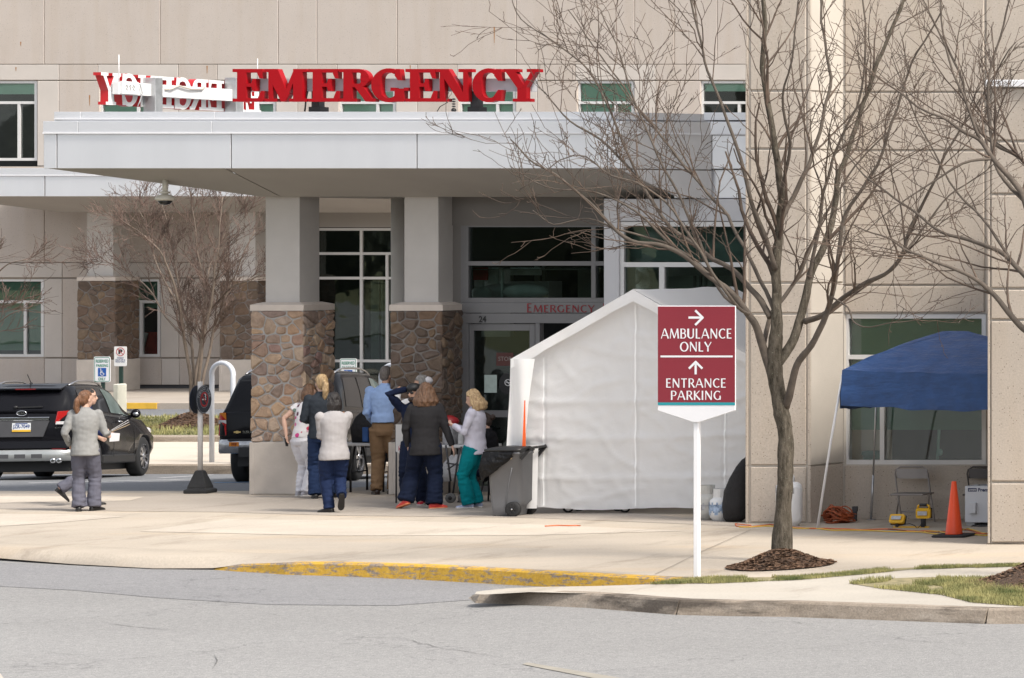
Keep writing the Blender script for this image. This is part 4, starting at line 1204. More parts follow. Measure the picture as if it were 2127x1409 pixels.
mb.tube([P(908,232,YS+.1),P(914,222,YS+.1),P(930,213,YS+.1)],.006,6); obj('cable', mb, BLACK, sgn)
mb = MB()
for k in range(5): mb.lathe([(.012,0),(.03,.012),(.012,.024)], P(942.5,228-k*5,YS+.0), n=10)
mb.lathe([(.025,0),(.04,.02),(.025,.04)], P(942.5,232,YS), n=10); obj('antenna', mb, BLACK, sgn)
# the second sign runs back along the left edge of the roof; its white back is towards us
xs2 = XW(205,52.6)+.02
s2 = thing('emergency_sign', 'EMERGENCY letters seen from behind with white backs and white raceway', 'sign', (xs2,53.4-YO,ZW(232,53.4)), 'EMERGENCY letter signs')
y = 52.62-YO
zbot = ZW(217,52.6); Ht2 = .475
RETW = WHITE
sc = 3.92/(1120-483)
for ch,a,b in spans[::-1]:
    W = (b-a)*sc; y0 = 52.62-YO + (1120-b)*sc
    mb = slab_letter(ch, lambda u,v,d: Vector((xs2-d, y0+W-u, zbot+v)), .115, W, Ht2)
    L = obj('letter', mb, RED_S, s2)
    mb = slab_letter(ch, lambda u,v,d: Vector((xs2+.006-d, y0+W-u, zbot+v)), .004, W, Ht2)
    obj('letter_back', mb, WHITE, L)
# raceway with its maker plate, junction box and conduit
xr_ = xs2+.03
def srect(px0, px1, py0, py1):    # pixel rectangle on the plane x = const
    def pt(px,py,X):
        Y = (X-XO)*F/(px-CX); return Vector((X, Y-YO, ZW(py,Y)))
    return pt
pt = srect(0,0,0,0)
ya, yb_ = pt(233,0,xr_).y, pt(492,0,xr_).y
mb = MB(); mb.box(xr_,xr_+.10,ya,yb_,pt(233,196,xr_).z,pt(233,170,xr_).z); obj('raceway', mb, WHITE, s2, bevel=.004)
mb = MB(); mb.box(xr_+.10,xr_+.14,ya+.02,ya+.40,pt(233,195,xr_).z,pt(233,168.5,xr_).z); pl = obj('maker_plate', mb, WHITE, s2, bevel=.003)
mb = MB()
z0 = pt(233,188,xr_).z
for k,(yy) in enumerate((ya+.09,ya+.17,ya+.25)):
    mb.tube([(xr_+.142,yy,z0+.05),(xr_+.142,yy+.03,z0+.09),(xr_+.142,yy+.045,z0+.06),(xr_+.142,yy+.02,z0+.02),(xr_+.142,yy+.05,z0+.01)],.004,5)
obj('maker_script', mb, DKGREY, pl)
mb = MB(); mb.tube([(xr_+.12,ya+.33,z0+.10),(xr_+.13,ya+.45,z0+.11),(xr_+.13,ya+.50,z0-.02),(xr_+.12,ya+.46,z0-.14),(xr_+.11,ya+.42,z0-.22)],.008,6); obj('cable', mb, mat('grey_cable',(.35,.35,.36),.5), s2)
mb = MB(); y1 = pt(345,0,xr_+.13).y
z1 = pt(345,186,xr_).z
mb.tube([(xr_+.11,y1,z1-.01),(xr_+.13,y1+.12,z1+.0),(xr_+.13,y1+.30,z1+.06),(xr_+.13,y1+.60,z1+.02),(xr_+.12,y1+.9,z1+.03),(xr_+.10,y1+.98,z1+.06)],.014,7); obj('conduit', mb, mat('beige_conduit',(.52,.47,.40),.5), s2)
for px in (322,490):
    y2 = pt(px,0,xr_+.1).y
    mb = MB(); mb.box(xr_-.02,xr_+.16,y2-.09,y2+.09,5.25,pt(px,163,xr_).z); obj('post', mb, STEEL, s2, bevel=.004)
for px,py in ((247,114),(535,122)):
    mb = MB(); mb.tube([P(px,170,53.0),P(px,py,53.0)],.006,5); obj('rod', mb, TRIM_W, s2)
# ================================================================ white tent
YT = 49.9
def mat_tent():
    m, nt, bs = nodes('white_tarpaulin')
    bs.inputs['Base Color'].default_value = (.93,.925,.92,1); bs.inputs['Roughness'].default_value = .55
    tl = N(nt,'ShaderNodeBsdfTranslucent'); tl.inputs[0].default_value = (.92,.91,.90,1)
    mx = N(nt,'ShaderNodeMixShader'); mx.inputs[0].default_value = .28
    out = nt.nodes['Material Output']
    nt.links.new(bs.outputs[0], mx.inputs[1]); nt.links.new(tl.outputs[0], mx.inputs[2]); nt.links.new(mx.outputs[0], out.inputs[0])
    n = noise_n(nt, 1.6, 5, .6, stretch=(1.0,1,1.25))
    bump(nt, bs, n.outputs[0], .45, .04)
    return m
TENT = mat_tent()
tent = thing('event_tent', 'white peaked tarpaulin tent in front of the emergency doors', 'tent', P(1320,1068,YT))
pt_ = F/YT
zA, zE = ZW(606,YT), ZW(742,YT)
xA = XW(1325,YT); xLt = XW(1088,YT); xRt = 2*xA-xLt
def fold(x, z, seed=0.0):
    d = .012*noise.noise(Vector((x*.9,z*2.2+x*.9,seed))) + .006*noise.noise(Vector((x*2.5+z*2,z*6,seed+4))) + .006*noise.noise(Vector((x*9-z*5,z*11,seed+7)))
    for zz in (1.60,1.08,.52): d += .024*math.exp(-(abs(z-zz-.03*math.sin(x*1.3))/.035)**1.2)
    r_ = 1-abs(noise.noise(Vector((x*1.1+z*.9,z*1.9-x*.4,seed+11)))); d += .015*max(0,r_-.88)/.12
    r_ = 1-abs(noise.noise(Vector((x*1.8-z*1.3,z*2.3+x*.6,seed+21)))); d += .009*max(0,r_-.86)/.14
    for xx in (XW(1128,YT),XW(1318,YT),XW(1505,YT)): d -= .016*math.exp(-((x-xx)/.02)**2)
    return d
def roofz(x): return zE + (zA-zE)*(1-abs(x-xA)/(xRt-xA))
def cloth(fn, nu, nv):
    mb = MB(); mb.smooth = True
    vs = [fn(i/nu, j/nv) for j in range(nv+1) for i in range(nu+1)]
    mb.add(vs, [(j*(nu+1)+i, j*(nu+1)+i+1, (j+1)*(nu+1)+i+1, (j+1)*(nu+1)+i) for j in range(nv) for i in range(nu)])
    return mb
def fw(u, v):
    x = xLt+.01+(xRt-xLt-.03)*u; zt2 = roofz(x)-.05; z0 = .075+.02*math.sin(x*3)+.015*noise.noise(Vector((x*4,0,1)))
    z = z0+(zt2-z0)*v
    return Vector((x, YT-YO-fold(x,z)+.03+.05*(1-v)*math.sin(x*2.2), z))
obj('front_wall', cloth(fw,110,70), TENT, tent, fixn=False)
DT = 2.75
ROOF_O = .13
for sgn_,nm in ((-1,'roof_slope'),(1,'roof_slope')):
    def rf(u, v):
        x = xA + sgn_*(xRt-xA+.10)*u; y = YT-YO-ROOF_O+(DT+.2)*v
        z = zA+.03-(zA-zE)*u*(1.05) - .05*math.sin(PI*v)*u*(1-u)*2 + .02*noise.noise(Vector((x*2,y*2,5)))
        return Vector((x,y,z))
    obj(nm, cloth(rf,24,24), TENT, tent, fixn=False)
# valance that folds over the gable
for sgn_ in (-1,1):
    def vl(u, v):
        x = xA + sgn_*(xRt-xA+.10)*u
        zt3 = zA+.03-(zA-zE)*u*1.05
        return Vector((x, YT-YO-ROOF_O-.006-.012*math.sin(u*20)*(v), zt3 - (.15+.03*noise.noise(Vector((x*3,1,2))))*v))
    obj('gable_valance', cloth(vl,40,4), TENT, tent, fixn=False)
# the loose door flap at the left corner
def fl(u, v):
    z = .95+(zE-.02-.95)*v
    x0, x1 = XW(1066,YT)-.0+.03*(v-.5), XW(1106+14*v**1.5,YT)
    x = x0+(x1-x0)*u
    return Vector((x, YT-YO-.15+.05*math.sin(u*5+v*2)+.02*noise.noise(Vector((x*4,z*2,9))), z))
obj('door_flap', cloth(fl,14,24), TENT, tent, fixn=False)
def fl2(u, v):
    z = .09+(.97-.09)*v
    x0, x1 = XW(1064,YT), XW(1124,YT)
    x = x0+(x1-x0)*u
    return Vector((x, YT-YO-.10+.04*math.sin(u*6+v), z))
obj('door_flap', cloth(fl2,12,16), TENT, tent, fixn=False)
def sw(u, v): return Vector((xRt-.02+.02*math.sin(u*9), YT-YO+DT*u, .08+(zE-.1)*v))
obj('side_wall', cloth(sw,20,14), TENT, tent, fixn=False)
mb = MB()
for x in (xLt,xRt):
    for yy in (0.05,DT): mb.tube([(x,YT-YO+yy,0),(x,YT-YO+yy,zE-.03)],.022,8)
for yy in (.05,DT):
    mb.tube([(xLt,YT-YO+yy,zE-.03),(xA,YT-YO+yy,zA-.05),(xRt,YT-YO+yy,zE-.03)],.02,8)
mb.tube([(xA,YT-YO+.05,zA-.05),(xA,YT-YO+DT,zA-.05)],.02,8)
obj('frame', mb, TRIM_W, tent)
SEAM = mat('tent_seam', (.95,.95,.945), .5, var=.01)
for xs_ in (1128,1318,1505):
    def sm(u, v, xs_=xs_):
        x = XW(xs_,YT)+(u-.5)*.028; z = .11+(roofz(x)-.16-.11)*v
        return Vector((x, YT-YO-fold(x,z)+.03+.05*(1-v)*math.sin(x*2.2)-.012, z))
    obj('seam', cloth(sm,2,70), SEAM, tent, fixn=False)
mb = MB(); mb.prism([P(1089,832,YT-.24),P(1084.5,930,YT-.24),P(1091.5,930,YT-.24),P(1090.5,832,YT-.24)],(0,.01,0)); obj('warning_strip', mb, mat('fluorescent_orange',(.85,.13,.02),.6,var=.05), tent)
# wheels of a stretcher showing under the hem
gur = thing('stretcher', 'wheels of a stretcher showing under the tent hem', 'stretcher', P(1240,1068,50.2))
def caster(mb, px, py, Y, r, w=.035, M=None):
    c = P(px,py,Y); c.z = r
    mb.lathe([(r*.55,-w/2),(r*.9,-w/2),(r,-w*.3),(r,w*.3),(r*.9,w/2),(r*.55,w/2)], c, 'Y', 20)
for x in (1180,1203,1283,1298):
    mb = MB(); caster(mb,x,1060,50.15+(x%2)*.3,.075); wl = obj('wheel', mb, RUBBER, gur)
    mb = MB(); c = P(x,1060,50.11+(x%2)*.3); c.z = .075; mb.lathe([(.005,0),(.045,0),(.045,.02),(.005,.02)],c,'Y',16); obj('rim', mb, TRIM_W, wl)
mb = MB(); 
for x in (1190,1290): mb.bar(P(x,1060,50.35)+Vector((0,0,.06)), P(x,1000,50.35)+Vector((0,0,.06)), .03)
mb.bar(P(1165,1000,50.35),P(1320,1000,50.35),.04); mb.box(XW(1150,50.4),XW(1330,50.4),50.4-YO,50.4-YO+.6,.62,.75)
obj('chassis', mb, STEEL, gur)

# ================================================================ wheeled bin
bin_ = thing('wheeled_bin', 'grey wheeled rubbish cart with black liner hanging over its rim', 'rubbish cart', P(1050,1073,49.5))
BINM = mat('bin_grey', (.135,.138,.148), .5, var=.06, scale=4, bmp=.1, bscale=200)
BAG = mat('bin_liner', (.005,.005,.006), .5, var=.1, scale=5, spec=.25, bmp=.8, bscale=9, bdist=.05)
Yb = 49.5; pb = F/Yb; by = Yb-YO
def ring4(x0,x1,y0,y1,z,r,n=5):
    out = []
    for cx,cy,a0 in ((x1-r,y1-r,0),(x0+r,y1-r,90),(x0+r,y0+r,180),(x1-r,y0+r,270)):
        for i in range(n): 
            a = R(a0+90*i/(n-1)); out.append((cx+r*math.cos(a),cy+r*math.sin(a),z))
    return out
def loft(rings, cap0=True, cap1=True):
    mb = MB(); mb.smooth = False
    n = len(rings[0])
    for r in rings: mb.add(r, [])
    for i in range(len(rings)-1):
        for j in range(n):
            mb.f.append([i*n+j,i*n+(j+1)%n,(i+1)*n+(j+1)%n,(i+1)*n+j]); mb.m.append(0); mb.sm.append(True)
    if cap0: mb.f.append(list(range(n))[::-1]); mb.m.append(0); mb.sm.append(False)
    if cap1: mb.f.append([(len(rings)-1)*n+j for j in range(n)]); mb.m.append(0); mb.sm.append(False)
    return mb
xa0, xa1 = XW(1020,Yb), XW(1084,Yb)     # foot
xt0, xt1 = XW(1011,Yb), XW(1084,Yb)     # rim
mb = loft([ring4(xa0+.01,xa1-.10,by+.02,by+.33,.0,.05), ring4(xa0,xa1-.09,by,by+.35,.02,.06), ring4(xa0-.012,xa1-.07,by-.006,by+.36,.14,.06), ring4(xa0-.02,xa1+.0,by-.01,by+.37,.21,.06), ring4(xt0,xt1,by-.04,by+.40,.86,.07), ring4(xt0-.015,xt1+.01,by-.055,by+.415,.865,.07), ring4(xt0-.015,xt1+.01,by-.055,by+.415,.90,.07)])
obj('body', mb, BINM, bin_)
mb = MB()
mb.tube([(xa1-.22,by-.012,.05),(xa1-.20,by-.02,.30),(xa1-.15,by-.028,.55),(xa1-.12,by-.032,.68)],.006,6)
obj('moulded_rib', mb, BINM, bin_)
mb = loft([ring4(xt0-.035,xt1+.02,by-.065,by+.425,.905,.08), ring4(xt0-.035,xt1+.02,by-.065,by+.425,.935,.08), ring4(xt0+.10,xt1-.03,by+.0,by+.36,.965,.09), ring4(xt0+.16,xt1-.08,by+.06,by+.30,.968,.09)])
obj('lid', mb, BLACK, bin_)
mb = MB(); mb.tube([(xt1+.13,by-.02,.955),(xt1+.13,by+.38,.955)],.018,8)
for yy in (by-.02,by+.38): 
    mb.bar((xt1-.02,yy,.90),(xt1+.14,yy,.955),.03,.05); mb.bar((xt1-.0,yy,.80),(xt1+.12,yy,.94),.03,.04)
obj('handle', mb, BLACK, bin_)
for k,(px,yy) in enumerate(((1070,by-.05),(1070,by+.37))):
    cx = XW(px,Yb); r = .105
    mb = MB(); mb.lathe([(r*.6,-.03),(r*.92,-.035),(r,-.02),(r,.02),(r*.92,.035),(r*.6,.03)],(cx,yy,r),'Y',24); wl = obj('wheel', mb, RUBBER, bin_)
    mb = MB(); mb.lathe([(.006,-.03),(r*.6,-.025),(r*.6,.02),(.006,.02)],(cx,yy,r),'Y',20)
    for j in range(6):
        a = 2*PI*j/6; mb.bar((cx+.02*math.cos(a),yy-.032,r+.02*math.sin(a)),(cx+r*.6*math.cos(a),yy-.032,r+r*.6*math.sin(a)),.008,.02)
    obj('hub', mb, BLACK, wl)
    mb = MB(); mb.ball((cx,yy-.04,r),(.012,.008,.012),10,6); obj('axle_cap', mb, CHROME, wl)
mb = MB(); mb.box(xt1-.155,xt1-.12,by-.062,by-.04,.80,.84); obj('clip', mb, mat('tan_clip',(.5,.38,.24),.5), bin_)
# liner folded over the rim: skirt deeper at the front corner
def liner(u, v):
    per = [(xt1-.08,by-.06),(xt0+.2,by-.062),(xt0+.02,by-.062),(xt0-.03,by-.03),(xt0-.035,by+.2),(xt0-.03,by+.38)]
    s = u*(len(per)-1); i = min(int(s),len(per)-2); f = s-i
    x = per[i][0]+(per[i+1][0]-per[i][0])*f; y = per[i][1]+(per[i+1][1]-per[i][1])*f
    dep = .06+.36*math.sin(min(1,u*1.55)*PI*.5)**.95
    if u > .7: dep -= .25*(u-.7)
    z = .90-dep*v
    out = .045*math.sin(PI*v)**.8+.012*v+.018*noise.noise(Vector((u*16+v*5,v*3,2)))+.01*noise.noise(Vector((u*40,v*12,4)))
    nx, ny = (0,-1) if s < 2 else ((-.7,-.7) if s < 3 else (-1,0))
    return Vector((x+nx*out, y+ny*out, z+.012*noise.noise(Vector((u*9,1,1)))))
obj('bin_liner', cloth(liner,60,18), BAG, bin_, fixn=False)

# ================================================================ wayfinding sign
YG = 40.4
MAROON = mat('maroon_sign_panel', (.235,.022,.035), .4, var=.04, scale=2)
SIGNW = mat('sign_white', (.80,.79,.80), .35, var=.02)
way = thing('directional_sign', 'maroon AMBULANCE ONLY and ENTRANCE PARKING sign on white post', 'sign', P(1446,1205,YG))
mb = MB(); mb.prism([P(1365.6,635.5,YG),P(1365.6,853,YG),P(1440,877.5,YG),P(1452,877.5,YG),P(1527,853,YG),P(1527,635.5,YG)],(0,.025,0)); obj('board', mb, SIGNW, way, bevel=.004)
mb = MB(); mb.fbox(1366.5,1526.5,637,836,YG-.004,.004); obj('maroon_panel', mb, MAROON, way)
mb = MB(); mb.fbox(1366.5,1526.5,836.3,842,YG-.004,.004); obj('teal_stripe', mb, mat('teal_stripe',(.02,.29,.33),.4,var=.02), way)
mb = MB(); Yt_ = YG-.006
froman(mb,'AMBULANCE',1373,1520,703,683,Yt_,.12) if False else froman(mb,'AMBULANCE',1373,1520,683,703.5,Yt_,.12)
froman(mb,'ONLY',1412.5,1478,710.5,730.5,Yt_,.12); obj('lettering', mb, SIGNW, way); mb = MB(); froman(mb,'ENTRANCE',1383,1508,786.5,805.5,Yt_,.13); froman(mb,'PARKING',1393,1498,812,831,Yt_,.13)
obj('lettering', mb, SIGNW, way)
mb = MB(); mb.poly([P(1372,738.8,Yt_),P(1522,738.8,Yt_),P(1522,742.6,Yt_),P(1372,742.6,Yt_)])
def sbar(a,b,w,l=0):
    p,q = Vector(a),Vector(b); d=(q-p).normalized(); s=Vector((-d.y,d.x))*w/2
    mb.poly([P(p.x-s.x,p.y-s.y,Yt_-l),P(q.x-s.x,q.y-s.y,Yt_-l),P(q.x+s.x,q.y+s.y,Yt_-l),P(p.x+s.x,p.y+s.y,Yt_-l)])
sbar((1430,660),(1460,660),4.6); sbar((1444,645),(1460.5,661),4.6,.001); sbar((1460.5,659),(1444,675.5),4.6,.002)
sbar((1445,752),(1445,778),4.6); sbar((1431,766),(1446,751),4.6,.001); sbar((1444,751),(1459,766),4.6,.002)
obj('arrow_marks', mb, SIGNW, way)
mb = MB(); mb.fbox(1440,1450.5,876,1206,YG+.028,.06); obj('post', mb, SIGNW, way, bevel=.006)

# ================================================================ blue pop-up canopy
YB1 = 47.4
def mat_blue():
    m, nt, bs = nodes('blue_polyester')
    n = noise_n(nt, 5, 5, .6)
    nt.links.new(ramp(nt, n.outputs[0], [(.3,(.011,.050,.165)),(.7,(.018,.075,.235))]).outputs[0], bs.inputs['Base Color'])
    bs.inputs['Roughness'].default_value = .5; bs.inputs['Sheen Weight'].default_value = .2
    n2 = noise_n(nt, 7, 5, .6, stretch=(.6,1,2.2))
    bump(nt, bs, n2.outputs[0], .9, .035)
    return m
BLUE = mat_blue()
pop = thing('popup_canopy', 'blue pop-up shelter with slanted white legs by the office window', 'canopy', P(1850,1090,48.2))
zEv, zVl = ZW(768,YB1), ZW(846,YB1)
c00 = Vector((XW(1749,YB1),YB1-YO,zEv)); c10 = Vector((XW(2250,YB1),YB1-YO,zEv)); c01 = c00+Vector((.10,1.45,0)); c11 = c10+Vector((-.1,1.45,0))
apx = P(1985,689,48.1)
def wr(p, k=.022):
    return p+Vector((0,-k*noise.noise(p*4.5)-.5*k*noise.noise(p*11),k*.8*noise.noise(p*3.3+Vector((5,0,0)))))
for a,b in ((c00,c10),(c01,c00),(c11,c01),(c10,c11)):
    def tri(u, v):
        e = a.lerp(b,u); p = e.lerp(apx+Vector((.35*(u-.5) if (a.x<b.x) else 0,0,0)), v)
        p.z += .035*math.sin(PI*v) - .05*math.sin(PI*u)*(1-v)
        return wr(p)
    obj('roof_panel', cloth(tri,34,18), BLUE, pop, fixn=False)
    def val(u, v):
        e = a.lerp(b,u); p = e.copy(); p.z -= .05*math.sin(PI*u)
        p.z -= (zEv-zVl)*v*(.96+.08*u)
        o = Vector((0,-1,0)) if a is c00 else Vector((-.9,0,0)) if b is c00 else Vector((0,1,0))
        p += o*(.03*v)
        return wr(p, .035*v+.012)
    obj('valance', cloth(val,60,10), BLUE, pop, fixn=False)
mb = MB(); mb.tube([c00+Vector((.0,.02,-.06)), c00.lerp(P(1698,1096,47.55),.45), Vector(P(1698,1097,47.5))],[.016,.016,.019],8); obj('leg', mb, TRIM_W, pop)
mb = MB(); mb.tube([Vector((XW(1822,48.8),48.8-YO,zEv-.1)), Vector((XW(1814,48.85),48.85-YO,.62))],.013,8); mb.tube([Vector((XW(1814,48.85),48.85-YO,.62)), Vector((XW(1809,48.9),48.9-YO,0))],.017,8); obj('leg', mb, STEEL, pop)
mb = MB(); mb.box(XW(1803,48.9),XW(1817,48.9),48.86-YO,48.94-YO,0,.012); obj('foot_plate', mb, STEEL, pop)
for cc in (c10,c11):
    mb = MB(); mb.tube([cc+Vector((0,0,-.05)), Vector((cc.x+.25,cc.y+(.1 if cc is c11 else -.05),0))],.016,8); obj('leg', mb, TRIM_W, pop)

# ================================================================ folding chairs
CHM = mat('chair_taupe', (.26,.235,.22), .45, .2, var=.05)
def chair(label, dx, Y, m, rot=0):
    def q(px,py,dy=0): return P(px+dx,py,Y+dy) if rot == 0 else P(px+dx,py,Y+dy)
    g = Y
    root = thing('folding_chair', label, 'chair', P(1900+dx,1085,Y), 'metal folding chairs')
    def fl(p): p.z = max(p.z,.008); return p
    mb = MB(); mb.tube([fl(q(1874,1086,-.12)),q(1864,1021,-.02),q(1859,985,.12),q(1861,976,.14),q(1871,970,.15),q(1916,970,.15),q(1925,976,.14),q(1927,985,.12),q(1932,1021,-.02),fl(q(1942,1087,-.14))],.011,8); obj('frame', mb, m, root)
    mb = MB(); mb.tube([q(1868,1030,-.1),fl(q(1861,1077,.24))],.010,8); obj('leg', mb, m, root)
    mb = MB(); mb.tube([q(1930,1030,-.1),fl(q(1926,1077,.24))],.010,8); obj('leg', mb, m, root)
    mb = MB(); mb.tube([q(1869,1063,-.08),q(1938,1063,-.1)],.009,8); obj('stretcher', mb, m, root)
    mb = cloth(lambda u,v: q(1862+64*u,974+20*v,.13-.02*v)+Vector((0,-.03*math.sin(PI*u)+.0,0)),10,4); mb.v += [tuple(Vector(p)+Vector((0,.012,0))) for p in mb.v]; 
    k = len(mb.v)//2; mb.f += [[i+k for i in f][::-1] for f in mb.f[:]]; mb.m += mb.m[:]; mb.sm += mb.sm[:]
    obj('backrest', mb, m, root, fixn=False)
    s0, s1 = XW(1867+dx,Y), XW(1936+dx,Y); zs = ZW(1023,Y)
    mb = MB(); mb.box(s0,s1,Y-YO-.30,Y-YO+.08,zs-.025,zs); obj('seat', mb, m, root, bevel=.012, seg=2)
    return root
chair('taupe metal folding chair standing against the wall under the window', 0, 48.62, CHM)
chair('dark folding chair half hidden behind the white heater box', 150, 48.80, mat('chair_dark',(.075,.065,.06),.5,.2,var=.1))

# ================================================================ work light
YEL = mat('work_light_yellow', (.72,.40,.01), .4, var=.04)
YWL = 47.6
wl_ = thing('work_light', 'yellow twin-head work light on a low yellow stand', 'work light', P(1892,1098,YWL))
def lamp(px0,px1,py0,py1,tilt,handle):
    w = (px1-px0)*YWL/F; h = (py1-py0)*YWL/F; c = P((px0+px1)/2,(py0+py1)/2,YWL)
    M = Matrix.Translation(c) @ Matrix.Rotation(tilt,4,'X')
    mb = loft([ring4(-w*.36,w*.36,-h*.5,h*.5,-.085,.02),ring4(-w*.5,w*.5,-h*.5,h*.5,-.02,.025),ring4(-w*.5,w*.5,-h*.5,h*.5,.03,.025)])
    mb.xf(M @ Matrix.Rotation(R(90),4,'X'))
    lp = obj('lamp_head', mb, YEL, wl_)
    mb = MB(); mb.obox(M @ Matrix.Translation((0,-.045,h*.02)),w*.33,.006,h*.20); obj('rating_label', mb, mat('label_silver',(.42,.43,.45),.4,.3,var=.2,scale=60), lp)
    mb = MB(); mb.obox(M @ Matrix.Translation((0,.045,0)),w*.5,.012,h*.52); obj('bezel', mb, BLACK, lp)
    if handle:
        mb = MB(); mb.tube([M@Vector((-w*.42,0,h*.5)),M@Vector((-w*.38,0,h*.75)),M@Vector((-w*.25,0,h*.82)),M@Vector((w*.25,0,h*.82)),M@Vector((w*.38,0,h*.75)),M@Vector((w*.42,0,h*.5))],.014,8); obj('grip', mb, YEL, lp)
        mb = MB(); mb.tube([M@Vector((-w*.26,-.004,h*.83)),M@Vector((w*.26,-.004,h*.83))],.019,8); obj('grip_sleeve', mb, BLACK, lp)
lamp(1904,1933,1056,1077,0,True); lamp(1849,1879,1069,1088,R(-25),False)
mb = MB(); mb.bar(P(1856,1096,YWL),P(1930,1096,YWL),.03); 
for x in (1860,1926): mb.bar(P(x,1097,YWL)+Vector((0,-.12,-.01)),P(x,1097,YWL)+Vector((0,.12,-.01)),.025,.02)
obj('stand', mb, YEL, wl_)
mb = MB(); mb.bar(P(1918,1095,YWL),P(1918,1077,YWL),.05); mb.bar(P(1864,1095,YWL),P(1864,1086,YWL),.04); mb.tube([P(1876,1090,YWL-.05),P(1890,1088,YWL-.07),P(1900,1092,YWL-.08),P(1905,1098,YWL-.08),P(1912,1092,YWL-.06),P(1916,1082,YWL-.05)],.006,6); obj('bracket', mb, BLACK, wl_)

# ================================================================ traffic cone
YCN = 46.2
con = thing('traffic_cone', 'tall orange traffic cone with a black base by the wing', 'cone', P(1981,1114,YCN))
c = P(1981.5,1114,YCN); c.z = 0; pc_ = YCN/F
mb = MB(); mb.lathe([(17.5*pc_,.028),(16.8*pc_,.045),(4.6*pc_,ZW(1000,YCN)-.004),(3.6*pc_,ZW(1000,YCN)),(2.6*pc_,ZW(1000,YCN))], c, n=28); obj('cone_body', mb, mat('cone_orange',(.78,.075,.014),.42,var=.05,scale=2), con)
mb = loft([ring4(c.x-.21,c.x+.21,c.y-.21,c.y+.21,0,.05),ring4(c.x-.22,c.x+.22,c.y-.22,c.y+.22,.015,.05),ring4(c.x-.205,c.x+.205,c.y-.205,c.y+.205,.032,.05)]); obj('base', mb, RUBBER, con)

# ================================================================ heater box
YH = 47.9
het = thing('forced_air_heater', 'white heater box lettered Prem beside the low block', 'heater', P(2050,1090,YH))
mb = MB(); mb.fbox(2004,2096,1010,1086,YH,.36); obj('cabinet', mb, mat('heater_white',(.62,.63,.66),.4,var=.03), het, bevel=.008)
mb = MB(); mb.fbox(2010.5,2028.5,1014,1021.5,YH-.003,.003); obj('logo_panel', mb, mat('logo_navy',(.012,.02,.09),.5,var=.0), het)
mb = MB(); ftext(mb,'LB WHITE',2012.5,2027,1016,1019.8,YH-.006,.03); obj('logo_lettering', mb, WHITE, het)
mb = MB(); ftext(mb,'Premier',2031.5,2064,1014,1021.5,YH-.004,.03); obj('lettering', mb, bpy.data.materials['logo_navy'], het)
mb = MB(); mb.fbox(2012,2026,1045,1067,YH-.05,.05); obj('control_box', mb, bpy.data.materials['heater_white'], het, bevel=.004)
mb = MB(); mb.fbox(2007,2024,1086,1097,YH+.02,.3); mb.fbox(2070,2090,1086,1097,YH+.02,.3); obj('foot', mb, STEEL, het)
mb = MB(); mb.fbox(2026,2070,1088,1099,YH+.1,.2); mb.ball(P(2042,1098,YH-.1),(.10,.10,.05)); mb.tube([P(2015,1096,YH-.1),P(2022,1092,YH-.12),P(2034,1096,YH-.14),P(2044,1090,YH-.1)],.012,6); obj('gas_hose', mb, BLACK, het)
mb = MB(); mb.fbox(2024,2032,1007,1010,YH+.1,.06); obj('latch', mb, STEEL, het)

# ================================================================ gas cylinders, black cover
def tank(label, px, pyb, Y, r, h, collar, m, band=None, grp='white propane cylinders'):
    c = P(px,pyb,Y); c.z = 0
    root = thing('gas_cylinder', label, 'gas cylinder', c, grp)
    mb = MB(); mb.lathe([(r*.75,.0),(r*.78,.03),(r*.93,.05),(r,.10),(r,h-.10),(r*.93,h-.045),(r*.66,h-.01),(r*.2,h)], c, n=28); obj('tank', mb, m, root)
    if collar:
        mb = MB(); n = 18
        for i in range(n-4):
            a,b = 2*PI*i/n+.9, 2*PI*(i+1)/n+.9
            mb.prism([c+Vector((r*.62*math.cos(a),r*.62*math.sin(a),h-.03)),c+Vector((r*.62*math.cos(b),r*.62*math.sin(b),h-.03)),c+Vector((r*.62*math.cos(b),r*.62*math.sin(b),h+.11)),c+Vector((r*.62*math.cos(a),r*.62*math.sin(a),h+.11))],Vector((math.cos(a),math.sin(a),0))*.006)
        obj('collar', mb, m, root)
        mb = MB(); mb.lathe([(.018,0),(.022,.03),(.012,.05),(.03,.055),(.03,.075)], c+Vector((0,0,h)), n=12); obj('valve', mb, BLACK, root)
    else:
        mb = MB(); mb.lathe([(r*.42,0),(r*.42,.09),(r*.30,.12)], c+Vector((0,0,h-.02)), n=18); obj('valve_cap', mb, m, root)
    if band:
        n = 14; mb = MB()
        for i in range(n):
            a,b = R(190+i*9),R(190+(i+1)*9)
            z0,z1 = band[0]+.03*math.sin(i*1.3), band[1]+.02*math.cos(i*2.1)
            mb.poly([c+Vector((math.cos(t)*(r+.002),math.sin(t)*(r+.002),z)) for t,z in ((a,z0),(b,z0),(b,z1),(a,z1))])
        obj('label_band', mb, band[2], root)
    return root
TANKW = mat('tank_white', (.66,.66,.66), .35, var=.06, scale=5)
TANKG = mat('tank_grey', (.50,.49,.46), .45, var=.15, scale=7)
DECB = mat('blue_decal', (.02,.10,.26), .5, var=.6, scale=14, tint=(.30,.38,.5))
DECG = mat('grey_decal', (.34,.34,.35), .5, var=.4, scale=30)
tank('grey propane cylinder with a square collar beside the sign post', 1470, 1078, 49.0, .155, .36, True, TANKG, (.16,.22,DECG))
tank('white propane cylinder with a blue label leaning by the black cover', 1498, 1082, 48.75, .15, .33, True, TANKW, (.11,.24,DECB))
tank('tall white gas cylinder standing behind the tree trunk', 1639, 1090, 47.85, .165, .60, False, mat('tank_tall_white',(.74,.74,.75),.3,var=.03), (.47,.53,DECG))
blk = MB(); blk.smooth = True
secs = []
